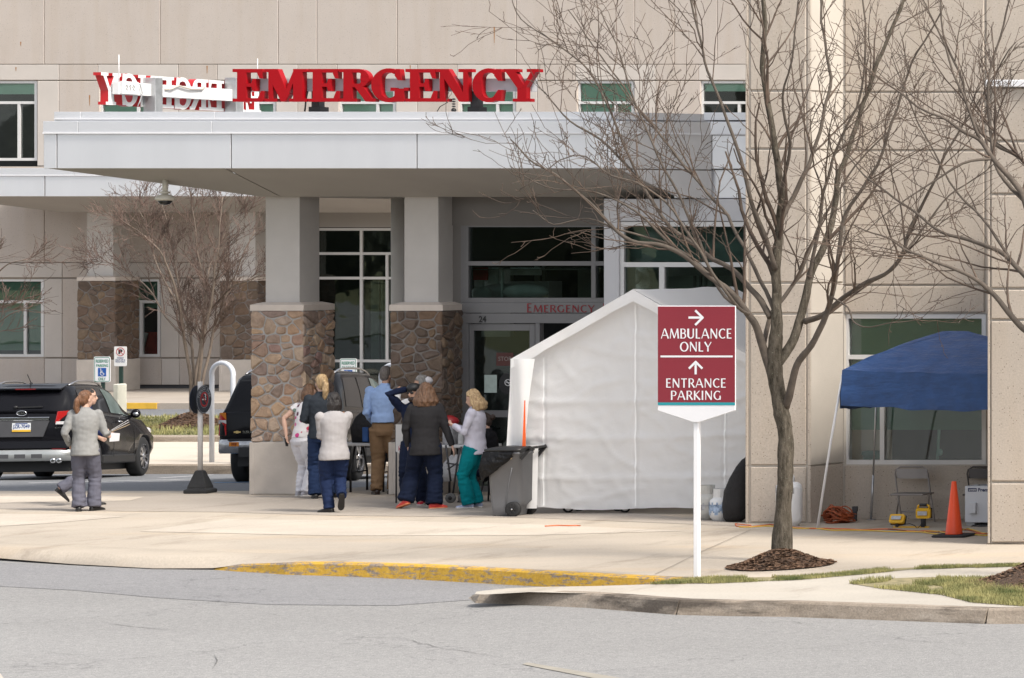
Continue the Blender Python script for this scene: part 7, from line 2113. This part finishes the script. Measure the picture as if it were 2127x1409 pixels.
def person(label, px, py, hpx, vyaw, o):
    Y = GY(py) if 'Y' not in o else o['Y']; h = hpx*Y/F
    base = P(px,py,Y); base.z = 0
    yaw = R(vyaw-33)
    fv = Vector((math.sin(yaw),math.cos(yaw),0)); lv = Vector((-math.cos(yaw),math.sin(yaw),0)); up = Vector((0,0,1))
    lf, ll = o.get('lean',(0,0)); w = o.get('w',1.0); drop = o.get('drop',0)
    def Lc(f,l,u): return base+fv*f*h+lv*l*h+up*u*h
    def torso(u): 
        t = max(0,(u-.50)/.36); return (lf*t+o.get('hipf',0), ll*t)
    def TL(f,l,u): a,b = torso(u); return Lc(f+a,l+b,u-drop)
    root = thing('person', label, 'person', base, 'people waiting outside the emergency entrance')
    sw_ = o.get('sw',.103)*w
    sh = {s: TL(0,s*sw_,.805) for s in (1,-1)}
    hip = {s: TL(0,s*.052*w,.505) for s in (1,-1)}
    feet = o.get('feet',{1:(0,.06,0,0),-1:(0,-.06,0,0)})       # forward, left, lift, pitch(deg heel up)
    def ik(a, b, la, lb, pole):
        d = b-a; L = min(d.length, (la+lb)*.995); d.normalize()
        x = (la*la-lb*lb+L*L)/(2*L); y = math.sqrt(max(0,la*la-x*x))
        pv = pole-d*pole.dot(d); pv.normalize()
        return a+d*x+pv*y
    ank, knee, toe, ptch = {}, {}, {}, {}
    for s in (1,-1):
        f,l,lift,pt_ = feet[s]
        tw = o.get('toe',{1:12,-1:-12})[s]
        td = (Matrix.Rotation(R(tw),3,'Z') @ fv)
        ank[s] = Lc(f,l,.045+lift+ .10*math.sin(R(max(pt_,0)))); 
        toe[s] = td; ptch[s] = pt_
        knee[s] = ik(hip[s], ank[s], .245*h, .235*h, fv+lv*s*.1)
    hands = o.get('hands',{1:(.03,.16,.47),-1:(.03,-.16,.47)})
    wr, el = {}, {}
    for s in (1,-1):
        wr[s] = Lc(*hands[s]) if o.get('abs',True) else TL(*hands[s])
        pole = o.get('pole',{}).get(s, (-.7,s*.5,-.5))
        el[s] = ik(sh[s], wr[s], .172*h, .155*h, fv*pole[0]+lv*pole[1]+up*pole[2])
        d = wr[s]-sh[s]
        if d.length > .327*h: wr[s] = sh[s]+d.normalized()*.325*h; el[s] = sh[s].lerp(wr[s],.53)
    # head frame
    hy = R(o.get('hyaw',0)); hp = R(o.get('hpitch',0))
    Hm = Matrix((Vector((fv.x,fv.y,0)), lv, up)).transposed() @ Matrix.Rotation(hy,3,'Z') @ Matrix.Rotation(hp,3,'Y')
    neck = TL(.0,0,.845); hc = TL(.012,0,.925)+(Hm @ Vector((.01*h,0,0)))
    def HP(f,l,u): return hc + Hm @ Vector((f*h,l*h,u*h))
    skin = o.get('skin',SKIN)
    # ---------------- body: one continuous skin surface
    mb = MB(); k = h
    He = Hm.to_4x4()
    mb.ball(hc+Hm@Vector((-.004*k,0,.012*k)), (.054*k,.044*k,.062*k), 18, 12, He)
    mb.ball(HP(.012,0,-.022), (.040*k,.034*k,.046*k), 14, 10, He)
    mb.ball(HP(.022,0,-.052), (.022*k,.022*k,.016*k), 10, 8, He)
    mb.tube([HP(.046,0,.006),HP(.058,0,-.016),HP(.052,0,-.022)],[.006*k,.0095*k,.006*k],8)
    mb.ball(HP(.045,0,-.036),(.008*k,.014*k,.005*k),8,6,He)
    mb.ball(HP(.040,0,.018),(.010*k,.034*k,.006*k),10,6,He)
    for s in (1,-1): mb.ball(HP(-.004,s*.045,-.006),(.011*k,.006*k,.018*k),8,6,He)
    mb.tube([TL(-.005,0,.80),neck,HP(-.008,0,-.03)],[.040*k,.031*k,.030*k],12)
    mb.etube([(TL(0,0,u),lv*a*k*w,fv*b*k*w) for u,a,b in ((.47,.075,.06),(.52,.085,.065),(.60,.072,.055),(.70,.085,.06),(.78,.092,.058),(.82,.07,.045),(.84,.04,.035))],16)
    for s in (1,-1):
        mb.tube([sh[s]-up*.006*k, sh[s].lerp(el[s],.5), el[s], el[s].lerp(wr[s],.35), wr[s]],[.031*k*w**.5,.028*k,.023*k,.0235*k,.0155*k],10); mb.ball(sh[s],.034*k*w**.5,10,8)
        mb.tube([hip[s], hip[s].lerp(knee[s],.5), knee[s], knee[s].lerp(ank[s],.3), ank[s]],[.056*k,.046*k,.034*k,.034*k,.021*k],10)
        if ptch[s] < 20: mb.tube([ank[s]-up*.02*k-toe[s]*.02*k, ank[s]-up*.026*k+toe[s]*.07*k],[.02*k,.015*k],8)
        # hand: palm, four unequal curled fingers and a thumb leaving the side of the palm
        fd = (wr[s]-el[s]).normalized()
        pd = o.get('palm',{}).get(s)
        pn = (fv*pd[0]+lv*pd[1]+up*pd[2]) if pd else (-lv*s)
        pn = (pn-fd*pn.dot(fd)).normalized(); sd = fd.cross(pn)
        if o.get('thumb',{}).get(s, None) == -1: sd = -sd
        if sd.dot(fv) < 0 and not pd: sd = -sd
        bend = o.get('wrist',{}).get(s,0.0)
        fdh = (fd+pn*bend).normalized()
        pc = wr[s]+fdh*.024*k
        Mh = Matrix((fdh,sd,pn)).transposed().to_4x4()
        mb.ball(pc,(.030*k,.021*k,.011*k),12,8,Mh)
        cu = o.get('curl',{}).get(s,.5)
        for i,(off,ln) in enumerate(((.0165,.040),(.0055,.045),(-.0055,.042),(-.0165,.033))):
            a = wr[s]+fdh*.046*k+sd*off*k; 
            d1 = (fdh+pn*cu*.5).normalized(); d2 = (fdh+pn*cu*1.3).normalized(); d3 = (fdh+pn*cu*2.4).normalized()
            p1 = a+d1*ln*.42*k; p2 = p1+d2*ln*.33*k; p3 = p2+d3*ln*.25*k
            mb.tube([wr[s]+fdh*.03*k+sd*off*.8*k,a,p1,p2,p3],[.0058*k,.0058*k,.0053*k,.0049*k,.0042*k],7)
        a = wr[s]+fdh*.014*k+sd*.018*k
        mb.tube([wr[s]+fdh*.008*k+sd*.006*k,a,a+(fdh*.7+sd*.7+pn*.25)*.02*k,a+(fdh*1.3+sd*.75+pn*.5)*.026*k],[.008*k,.0075*k,.0066*k,.0052*k],7)
    obj('body', remesh(mb,.0088,1,None,'body',[skin]), None, root)
    # ---------------- trousers
    T_ = o['trousers']; fl = T_.get('flare',.04); th = T_.get('thigh',.062)*w; kn_ = T_.get('knee',.047)
    mb = MB()
    mb.etube([(TL(-.004,0,u),lv*a*k*w,fv*b*k*w) for u,a,b in ((.455,.085,.066),(.49,.100,.078),(.53,.098,.074),(.58,.088,.064),(.605,.084,.06))],18)
    ends = {}
    for s in (1,-1):
        a = ank[s]-up*.012*k; 
        if ptch[s] > 20: a = ank[s]+(knee[s]-ank[s]).normalized()*.01*k
        mb.tube([hip[s]+up*.01*k, hip[s].lerp(knee[s],.45), knee[s], knee[s].lerp(a,.5), a],[th*k,th*.92*k,kn_*k,(kn_*.45+fl*.55)*k,fl*k],14)
        ends[s] = a
    seed = hash(label)%97*1.0; seed = (len(label)*7.3+px*.37)%97
    def fold_t(c, n_):
        q = (c-base)
        ky = min(abs(q.z-.27*h), abs(q.z-.06*h)*.8)
        amp = .011*math.exp(-(ky/(.09*h))**2)+.004
        return amp*noise.noise(Vector((q.x*9+seed,q.y*9,q.z*26)))+.004*noise.noise(Vector((q.x*22,q.y*22+seed,q.z*14)))+.006*noise.noise(Vector((q.x*14,q.y*14,q.z*3+seed)))
    obj('trousers', remesh(mb,.0125,2,fold_t,'trousers',[T_['m']]), None, root)
    # ---------------- shoes
    S_ = o['shoes']
    for s in (1,-1):
        mb = MB(); td = toe[s]; pt_ = R(ptch[s])
        Mt = Matrix((td, up.cross(td), up)).transposed() @ Matrix.Rotation(pt_,3,'Y')
        piv = ank[s]-up*.045*k*math.cos(pt_)
        def SP(a,b,c): return piv + Mt @ Vector((a*k,b*k,c*k))
        mb.etube([(SP(x,0,z),Mt@Vector((0,y_*k,0)),Mt@Vector((0,0,zr*k))) for x,y_,z,zr in ((-.044,.012,.018,.014),(-.036,.022,.020,.02),(0,.024,.026,.026),(.04,.025,.019,.019),(.075,.027,.014,.014),(.10,.021,.011,.011),(.113,.008,.009,.007))],14)
        sh_o = obj('shoe', remesh(mb,.009,1,None,'shoe',[S_['m']]), None, root)
        so = MB(); pts = [(-.046,.014),(-.03,.024),(.0,.024),(.04,.027),(.08,.029),(.105,.020),(.116,.0)]
        full = [(a,b) for a,b in pts]+[(a,-b) for a,b in pts[-2::-1]]
        so.prism([SP(a,b,-.0005) for a,b in full], Mt@Vector((0,0,.011*k)))
        obj('sole', so, S_['sole'], sh_o, bevel=.003)
    # ---------------- top / jacket
    J = o['top']; hem = J.get('hem',.47); tk = J.get('thick',1.0)*w; fit = J.get('hemw',1.0)
    mb = MB()
    sec = [(hem,.098*fit,.080*fit),(hem+.05,.097*fit,.078*fit),(.58,.092,.072),(.64,.090,.070),(.70,.098,.074),(.755,.108,.074),(.795,.106,.066),(.825,.078,.054),(.845,.046,.044)]
    sec = [q for i,q in enumerate(sec) if i < 2 or q[0] > hem+.06]
    mb.etube([(TL(-.006+(J.get('back',0) if u < .56 else 0),0,u),lv*a*k*tk,fv*b*k*tk) for u,a,b in sec],20)
    if J.get('collar',True): mb.tube([TL(-.006,0,.82),TL(-.004,0,.862)],[.045*k,.042*k],14)
    slv = J.get('sleeve',1.0); ar = J.get('arm',1.0)
    for s in (1,-1):
        mb.ball(sh[s]+up*-.004*k,.039*k*tk**.6,12,8)
        e2 = el[s].lerp(wr[s],(slv-.53)/.47) if slv > .53 else sh[s].lerp(el[s],slv/.53)
        if slv > .53: mb.tube([sh[s]-up*.008*k,sh[s].lerp(el[s],.5),el[s],el[s].lerp(e2,.5),e2],[.038*k*tk**.5*ar,.036*k*tk**.5*ar,.0325*k*ar,.029*k*ar,.0245*k*ar],12)
        else: mb.tube([sh[s]-up*.008*k,e2],[.043*k*ar,.042*k*ar],12)
    def fold_j(c, n_):
        q = c-base
        arm = min((c-el[1]).length,(c-el[-1]).length)
        amp = .008+.010*math.exp(-(arm/(.07*h))**2)
        return amp*J.get('fold',1.0)*(.7*noise.noise(Vector((q.x*8+seed,q.y*8,q.z*16)))+.5*noise.noise(Vector((q.x*19+seed,q.y*19,q.z*24))))
    pf = J.get('paint')
    obj('top', remesh(mb,.0125,2,fold_j,'top',J['m'] if isinstance(J['m'],list) else [J['m']],(lambda c: pf((c-base).dot(fv)/h,(c-base).dot(lv)/h,(c-base).z/h)) if pf else None), None, root)
    # ---------------- hair
    Hh = o.get('hair')
    if Hh:
        mb = MB(); st = Hh['style']; vol = Hh.get('vol',1.0)
        mb.ball(HP(-.012,0,.022),(.060*k*vol,.051*k*vol,.058*k*vol),18,12,He)
        mb.ball(HP(-.032,0,-.005),(.040*k*vol,.045*k*vol,.052*k*vol),14,10,He)
        amp = .008; fr = 30
        if st == 'ponytail':
            mb.ball(HP(-.070,0,.018),(.020*k,.020*k,.020*k),10,8,He)
            mb.tube([HP(-.065,0,.02),HP(-.098,-.004,-.01),HP(-.098,.002,-.06),HP(-.085,-.002,-.105),HP(-.08,.004,-.135)],[.018*k,.025*k,.028*k,.022*k,.008*k],12)
        elif st == 'bob':
            for a in range(-5,6):
                t = PI+a*.27; p = (math.cos(t)*.052-.012, math.sin(t)*.052)
                mb.tube([HP(p[0]*.8,p[1]*.8,.03),HP(p[0],p[1],-.03),HP(p[0]*1.02,p[1]*1.06,-.075)],[.02*k,.022*k,.012*k],8)
        elif st == 'long':
            Lh = Hh.get('len',.15)
            for a in range(-7,8):
                t = PI+a*.235; p = (math.cos(t)*.056-.012, math.sin(t)*.058)
                wv = .010*math.sin(a*2.1)
                mb.tube([HP(p[0]*.8,p[1]*.8,.03),HP(p[0]*1.05,p[1]*1.1,-.03),HP(p[0]*1.25+wv,p[1]*1.35+wv,-.03-Lh*.45),HP(p[0]*1.15-wv,p[1]*1.3,-.03-Lh*.85),HP(p[0]*1.1,p[1]*1.2+wv,-.03-Lh)],[.020*k,.025*k*vol,.027*k*vol,.022*k*vol,.008*k],8)
            amp = .013; fr = 24
        elif st == 'bun':
            mb.ball(HP(-.085,0,.012),(.030*k,.030*k,.026*k),12,8,He)
        elif st == 'curly': amp = .013; fr = 34
        elif st == 'short':
            mb = MB(); mb.ball(HP(-.010,0,.020),(.0575*k,.0475*k,.056*k),18,12,He); mb.ball(HP(-.028,0,-.008),(.034*k,.041*k,.040*k),14,10,He); amp = .003
        cut_f = Hh.get('front',.034)
        face_c = HP(.05,0,-.02); 
        def fold_h(c, n_):
            q = Hm.inverted() @ (c-hc)
            return amp*noise.noise(Vector((q.x*fr+seed,q.y*fr,q.z*fr*.45)))+amp*.5*noise.noise(Vector((q.x*fr*2.2,q.y*fr*2.2+seed,q.z*fr*.7)))
        me = remesh(mb,.0095,1,fold_h,'hair',[Hh['m']])
        # pull hair back from the face
        for v in me.vertices:
            q = Hm.inverted() @ (v.co-hc)
            lim = (cut_f if q.z > .035*h else (.012 if st == 'long' else -.002)*1)*h
            if q.x > lim and q.z < .058*h and abs(q.y) < .075*h:
                q.x = lim-(q.x-lim)*.1 if q.z < .03*h else lim+(q.x-lim)*.35; v.co = hc + Hm @ q
        me.update(); obj('hair', me, None, root)
    def slim(p): return Vector((base.x+(p.x-base.x)*SLIM, base.y+(p.y-base.y)*SLIM, p.z))
    for ch in root.children_recursive: slim_mesh(ch.data, base)
    wr = {s: slim(wr[s]) for s in wr}; TL0, Lc0, HP0 = TL, Lc, HP
    TL = lambda a,b,c: slim(TL0(a,b,c)); Lc = lambda a,b,c: slim(Lc0(a,b,c)); HP = lambda a,b,c: slim(HP0(a,b,c))
    return dict(root=root, HP=HP, Hm=Hm, h=h, wr=wr, el=el, sh=sh, fv=fv, lv=lv, base=base, TL=TL, Lc=Lc, ank=ank)
NAVYT = cloth_m('navy_scrubs', (.012,.022,.062)); NAVYT2 = cloth_m('navy_trousers', (.016,.030,.075)); NAVYD = cloth_m('dark_navy_trousers', (.008,.013,.032))
GREYF = cloth_m('grey_fleece', (.26,.26,.255), .95, .5, 220); CHARF = cloth_m('charcoal_fleece', (.030,.036,.045), .95, .5, 220)
GREYT = cloth_m('grey_purple_trousers', (.105,.105,.135)); LGREY = cloth_m('light_grey_knit', (.35,.335,.34), .9, .3, 260)
WHITET = cloth_m('white_trousers', (.66,.65,.69)); BLUES = cloth_m('light_blue_shirt', (.29,.41,.66), .8, .1); KHAKI = cloth_m('khaki_trousers', (.20,.125,.070))
DKJ = cloth_m('dark_grey_jacket', (.028,.027,.029)); LAV = cloth_m('lavender_jacket', (.50,.49,.57)); TEAL = cloth_m('teal_scrubs', (.0,.155,.18))
NAVYJ = cloth_m('navy_jacket', (.008,.013,.035)); BLKT = cloth_m('black_top', (.010,.010,.012))
SH_BLK = mat('shoe_black', (.012,.011,.011), .4, var=.1); SH_BRN = mat('shoe_brown', (.022,.012,.009), .3, var=.1); SH_GRY = mat('shoe_grey', (.40,.39,.42), .7, var=.1)
SH_COR = mat('shoe_coral', (.72,.06,.05), .5, var=.1); SH_BLU = mat('shoe_pale_blue', (.36,.40,.56), .7, var=.08); SOLE_W = mat('sole_white', (.62,.60,.58), .6); SOLE_O = mat('sole_orange', (.70,.22,.10), .6)
SH_RED = mat('shoe_red', (.45,.02,.04), .5)
def mat_floral():
    m, nt, bs = nodes('floral_print')
    tc = N(nt,'ShaderNodeTexCoord'); v = N(nt,'ShaderNodeTexVoronoi'); v.inputs['Scale'].default_value = 11; nt.links.new(tc.outputs['Object'], v.inputs['Vector'])
    n = noise_n(nt, 30, 3, .6)
    ad = N(nt,'ShaderNodeMath',operation='MULTIPLY_ADD'); nt.links.new(n.outputs[0],ad.inputs[0]); ad.inputs[1].default_value = .35; nt.links.new(v.outputs['Distance'],ad.inputs[2])
    msk = ramp(nt, ad.outputs[0], [(.54,(1,1,1)),(.58,(0,0,0))]).outputs[0]
    sep = N(nt,'ShaderNodeSeparateColor'); nt.links.new(v.outputs['Color'], sep.inputs[0])
    col = ramp(nt, sep.outputs[0], [(0,(.55,.05,.22)),(.3,(.62,.18,.36)),(.5,(.10,.02,.05)),(.62,(.50,.04,.10)),(.8,(.14,.20,.17)),(.9,(.66,.63,.64))], 'CONSTANT').outputs[0]
    nt.links.new(mix(nt, msk, (.66,.64,.66), col), bs.inputs['Base Color']); bs.inputs['Roughness'].default_value = .85
    return m
FLORAL = mat_floral()
H_RED = hair_m('auburn_hair',(.075,.032,.016),(.23,.11,.055)); H_BLK = hair_m('black_hair',(.008,.006,.006),(.022,.017,.016)); H_BLO = hair_m('blonde_hair',(.24,.145,.065),(.60,.43,.24))
H_DKB = hair_m('dark_brown_hair',(.020,.011,.008),(.055,.030,.020)); H_BRN = hair_m('brown_hair',(.075,.036,.018),(.20,.105,.055)); H_GRY = hair_m('grey_hair',(.10,.095,.09),(.28,.27,.26)); H_GRB = hair_m('greying_brown_hair',(.075,.06,.05),(.20,.175,.16))

# 1 woman in grey fleece, back to us, looking right
p1 = person('woman in grey fleece jacket and grey trousers holding papers, auburn hair in a ponytail', 177, 1062.5, 251, 8, dict(w=1.02, hyaw=-48, skin=SKIN2,
   feet={1:(.02,.055,0,0),-1:(.05,-.065,0,0)}, toe={1:10,-1:-40}, hands={1:(.07,.135,.55),-1:(.155,-.165,.635)}, pole={1:(-.8,.4,-.3),-1:(-.6,-.35,-1)},
   trousers=dict(m=GREYT,flare=.058,thigh=.066,knee=.052), shoes=dict(m=SH_BLK,sole=SH_BLK), top=dict(m=GREYF,hem=.462,thick=1.10,hemw=1.06), hair=dict(m=H_RED,style='ponytail')))
h = p1['h']; q = p1['wr'][-1]; d = (p1['fv']*.35-p1['lv']*.9+Vector((0,0,.42))).normalized(); e = (p1['fv']*.8+p1['lv']*.3+Vector((0,0,-.2))).normalized()
pap = thing('paper_bundle', 'sheaf of folded papers held by the woman in grey fleece', 'papers', q)
for k in range(3):
    mb = MB(); o0 = q+d*.03+Vector((0,0,.012*k)); dd = (d+Vector((0,0,.10*k))).normalized(); mb.prism([o0-e*.05,o0+e*.06,o0+e*.06+dd*.23,o0-e*.05+dd*.25],Vector((0,0,.004))); obj('paper', mb, mat('folder_tan',(.50,.40,.27),.8,var=.08) if k == 0 else SIGNW, pap)
# 2 her companion, walking to the right behind her
p2 = person('dark haired person in glasses and navy top walking beside the grey fleece woman', 176, 1050, 243, 84, dict(w=.96, lean=(.02,0), hyaw=-8, skin=SKIN2,
   feet={1:(-.215,.02,.03,42),-1:(.06,-.04,0,0)}, toe={1:0,-1:0}, hands={1:(.12,.13,.58),-1:(.17,-.16,.60)},
   trousers=dict(m=GREYT,flare=.052,thigh=.06), shoes=dict(m=SH_BLK,sole=SH_BLK), top=dict(m=[cloth_m('navy_print_top',(.014,.022,.075)),SIGNW],hem=.47,thick=1.0,paint=lambda f,l,u: 1 if abs(f-.0-(u-.66)*.2) < .012 and u < .82 and u > .52 and abs(l) > .06 else 0), hair=dict(m=H_BLK,style='short')))
mb = MB(); HP = p2['HP']
for s in (1,-1): mb.tube([HP(.046+.0*math.cos(t),s*.018+.014*math.cos(t),.010+.011*math.sin(t)) for t in [2*PI*i/12 for i in range(13)]],.0022,5); mb.tube([HP(.044,s*.032,.012),HP(.0,s*.046,.010)],.002,5)
obj('glasses', mb, TXT_BLACK, p2['root'])
mb = MB(); q = p2['Lc'](.20,-.165,.585); mb.prism([q+Vector((-.02,0,-.07)),q+Vector((.10,.03,-.06)),q+Vector((.11,.03,.05)),q+Vector((-.02,0,.06))],(0.002,-.005,.002)); o = obj('leaflet', mb, SIGNW, None); tag(o,'white leaflet held low by the person in the navy top','papers')
# 3 woman in floral top leaning on the column
p3 = person('woman in a pink floral top and white trousers with a hand on her hip', 626, 1031, 232, 48, dict(w=1.0, lean=(.075,.0), hyaw=-10, hpitch=12, skin=SKIN2,
   feet={1:(.03,.05,0,0),-1:(.0,-.055,0,0)}, toe={1:-10,-1:-25}, hands={1:(-.055,.135,.545),-1:(.10,-.10,.55)}, pole={1:(-.75,.75,.0),-1:(.2,-.8,-.4)}, palm={1:(.4,-1,0)},
   trousers=dict(m=WHITET,flare=.044,thigh=.072,knee=.05), shoes=dict(m=SH_GRY,sole=SOLE_W), top=dict(m=FLORAL,hem=.525,thick=.98,sleeve=.22,collar=False,arm=1.1), hair=dict(m=H_BRN,style='bob')))
q = p3['wr'][1]; mb = MB(); mb.bar(q+Vector((0,-.02,-.04)),q+Vector((.03,-.03,-.16)),.012,.05); o = obj('mobile_phone', mb, BLACK, None); tag(o,'black phone in the hand resting on the white trousers','phone')
# 4 blonde woman in charcoal fleece
p4 = person('blonde woman in charcoal fleece with a ponytail, back turned, navy trousers', 668, 1036, 258, 2, dict(w=1.0, hyaw=20, hpitch=4, skin=SKIN2,
   feet={1:(.0,.05,0,0),-1:(.03,-.06,0,0)}, toe={1:5,-1:-55}, hands={1:(.13,.08,.62),-1:(.14,-.06,.62)}, pole={1:(-.4,.45,-1),-1:(-.4,-.35,-1)},
   trousers=dict(m=NAVYT2,flare=.056,thigh=.064,knee=.052), shoes=dict(m=SH_BLK,sole=SH_BLK), top=dict(m=CHARF,hem=.485,thick=1.10,hemw=1.0), hair=dict(m=H_BLO,style='ponytail',vol=1.0)))
# 5 woman in pale cardigan
p5 = person('woman with short black hair in a pale grey cardigan and navy trousers, one heel raised', 694, 1065, 249, -8, dict(w=1.10, sw=.108, hyaw=22, lean=(.01,0), skin=SKIN2,
   feet={1:(.03,.035,0,0),-1:(-.10,-.045,.005,62)}, toe={1:48,-1:-4}, hands={1:(.12,-.02,.62),-1:(.13,.04,.64)}, pole={1:(-.2,.5,-1),-1:(-.2,-.4,-1)},
   trousers=dict(m=NAVYT,flare=.045,thigh=.070,knee=.055), shoes=dict(m=SH_BLK,sole=SH_BLK), top=dict(m=LGREY,hem=.44,thick=1.06,hemw=1.16,arm=.92,fold=.8), hair=dict(m=H_BLK,style='bob',vol=1.06)))
# 6 man in pale blue shirt
p6 = person('tall man in a pale blue shirt and khaki trousers with short greying hair', 799, 1027, 267, 16, dict(w=1.06, sw=.115, hyaw=-32, lean=(.012,-.004), skin=SKIN,
   feet={1:(-.02,.06,0,0),-1:(.03,-.06,0,0)}, toe={1:25,-1:-50}, hands={1:(.14,.12,.56),-1:(.13,-.155,.50)}, pole={1:(-.6,.3,-.8),-1:(-.6,-.3,-.8)},
   trousers=dict(m=KHAKI,flare=.050,thigh=.068,knee=.054), shoes=dict(m=SH_BRN,sole=SH_BRN), top=dict(m=BLUES,hem=.56,thick=1.06,fold=1.5,hemw=.98), hair=dict(m=H_GRB,style='short')))
mb = MB(); mb.etube([(p6['TL'](-.005,0,u),p6['lv']*.082*p6['h']*1.06,p6['fv']*.062*p6['h']*1.06) for u in (.556,.574)],24); obj('belt', mb, SH_BRN, p6['root'])
# 7 bearded man in navy, hands on his head
p7 = person('bearded man in a navy jacket with both hands on his head and sunglasses', 862, 1049, 252, 205, dict(w=1.06, sw=.115, hyaw=-20, hpitch=4, skin=SKIN,
   feet={1:(.0,.06,0,0),-1:(.04,-.06,0,0)}, toe={1:10,-1:-10}, hands={1:(.035,.058,.955),-1:(.035,-.062,.955)}, pole={1:(.55,1,-.15),-1:(.55,-1,-.15)}, palm={1:(-.3,-1,0),-1:(-.3,1,0)}, curl={1:.8,-1:.8},
   trousers=dict(m=NAVYD,flare=.05,thigh=.066), shoes=dict(m=SH_RED,sole=SOLE_W), top=dict(m=NAVYJ,hem=.46,thick=1.08), hair=dict(m=H_DKB,style='short')))
HP = p7['HP']; h = p7['h']; He = p7['Hm'].to_4x4()
mb = MB(); mb.ball(HP(.020,0,-.050),(.032*h,.033*h,.026*h),12,8,He); mb.ball(HP(.030,0,-.034),(.020*h,.026*h,.012*h),10,6,He); obj('beard', mb, H_DKB, p7['root'])
mb = MB(); mb.ball(HP(.047,.019,.006),(.008*h,.018*h,.012*h),10,6,He); mb.ball(HP(.047,-.019,.006),(.008*h,.018*h,.012*h),10,6,He); mb.bar(HP(.05,-.03,.012),HP(.05,.03,.012),.008,.012); obj('sunglasses', mb, BLACK, p7['root'])
mb = MB(); mb.smooth = True; mb.ball(HP(-.006,0,.040),(.060*h,.052*h,.042*h),16,10,He); obj('cap', mb, BLACK, p7['root'])
# 8 grey haired person behind him with a white head cover
p8 = person('grey curly haired person gesturing behind the man with hands on his head', 878, 1032, 252, -60, dict(w=1.0, hyaw=10, skin=SKIN,
   hands={1:(.20,.06,.86),-1:(.10,-.10,.55)}, pole={1:(-.2,.8,-.8),-1:(-.6,-.6,-.4)}, palm={1:(0,-1,.2)},
   trousers=dict(m=NAVYD,flare=.048), shoes=dict(m=SH_BLK,sole=SH_BLK), top=dict(m=cloth_m('white_coat',(.52,.52,.54)),hem=.40,thick=1.04), hair=dict(m=H_GRY,style='curly',vol=1.04)))
mb = MB(); mb.smooth = True; HP = p8['HP']; h = p8['h']; mb.ball(HP(-.045,-.02,.030),(.050*h,.050*h,.036*h),16,10,p8['Hm'].to_4x4()); obj('head_cover', mb, mat('white_head_cover',(.56,.55,.58),.8,var=.04), p8['root'])
# 9 woman in dark jacket striding
p9 = person('woman with long brown hair in a dark grey jacket and coral shoes, mid-stride', 884, 1057, 260, 12, dict(w=1.06, hyaw=6, lean=(.0,0), skin=SKIN2,
   feet={1:(.03,.165,.0,16),-1:(.0,-.07,0,0)}, toe={1:48,-1:-62}, hands={1:(.07,.15,.50),-1:(-.01,-.225,.475)}, pole={1:(-.6,.8,-.3),-1:(-.5,-.9,-.1)}, curl={-1:.35},
   trousers=dict(m=NAVYD,flare=.072,thigh=.074,knee=.062), shoes=dict(m=SH_COR,sole=SOLE_O), top=dict(m=DKJ,hem=.43,thick=1.14,hemw=1.10,arm=1.08), hair=dict(m=H_BRN,style='long',len=.085,vol=1.12)))
# 10 blonde woman with a phone
p10 = person('blonde woman in a lavender jacket and teal scrub trousers looking at her phone', 985, 1055, 245, -72, dict(w=1.12, hyaw=4, hpitch=16, lean=(-.005,0), skin=SKIN2,
   feet={1:(.035,.05,0,0),-1:(-.02,-.05,0,0)}, toe={1:6,-1:-6}, hands={1:(.17,.035,.70),-1:(.165,-.03,.685)}, pole={1:(-.3,.5,-.9),-1:(-.3,-.5,-.9)}, palm={1:(-.2,-.3,1),-1:(-.2,.3,1)},
   trousers=dict(m=TEAL,flare=.062,thigh=.072,knee=.055), shoes=dict(m=SH_BLU,sole=SOLE_W), top=dict(m=LAV,hem=.455,thick=1.12,hemw=1.04), hair=dict(m=H_BLO,style='long',len=.085,vol=1.08)))
q = (p10['wr'][1]+p10['wr'][-1])/2+p10['fv']*.09+Vector((0,0,.05)); mb = MB(); M = Matrix.Translation(q) @ Matrix((p10['fv'],p10['lv'],Vector((0,0,1)))).transposed().to_4x4() @ Matrix.Rotation(R(-28),4,'Y'); mb.obox(M,.075,.036,.005); o = obj('mobile_phone', mb, BLACK, None, bevel=.003); tag(o,'dark phone held by the blonde woman in lavender','phone')
mb = MB()
for u,a in ((.50,0),(.60,0)): pass
# 11 seated person behind the bin
p11 = person('seated dark haired person with a bun and black top behind the bin', 1022, 1040, 236, -58, dict(Y=52.2, w=1.0, drop=.215, hyaw=15, hpitch=18, skin=SKIN2,
   feet={1:(.20,.05,0,0),-1:(.20,-.05,0,0)}, hands={1:(.20,.05,.40),-1:(.20,-.05,.40)}, lean=(.05,0),
   trousers=dict(m=NAVYD,flare=.045), shoes=dict(m=SH_BLK,sole=SH_BLK), top=dict(m=BLKT,hem=.50,thick=1.02), hair=dict(m=H_DKB,style='bun')))
mb = MB(); mb.ball(p11['HP'](.045,.028,-.075),(.022,.022,.026),10,8); obj('badge_reel', mb, mat('green_tag',(.10,.55,.18),.5), p11['root'])
st = thing('stool', 'low black stool under the seated person behind the bin', 'stool', p11['base'])
mb = MB(); b = p11['base']; zs = .505*p11['h']-.215*p11['h']-.11; mb.lathe([(.17,zs-.04),(.18,zs-.02),(.17,zs)],b,n=20); obj('seat', mb, BLACK, st)
for a in range(4):
    mb = MB(); c_,s_ = math.cos(R(45+90*a)),math.sin(R(45+90*a)); mb.tube([b+Vector((.11*c_,.11*s_,zs-.03)),b+Vector((.17*c_,.17*s_,0))],.013,6); obj('leg', mb, BLACK, st)
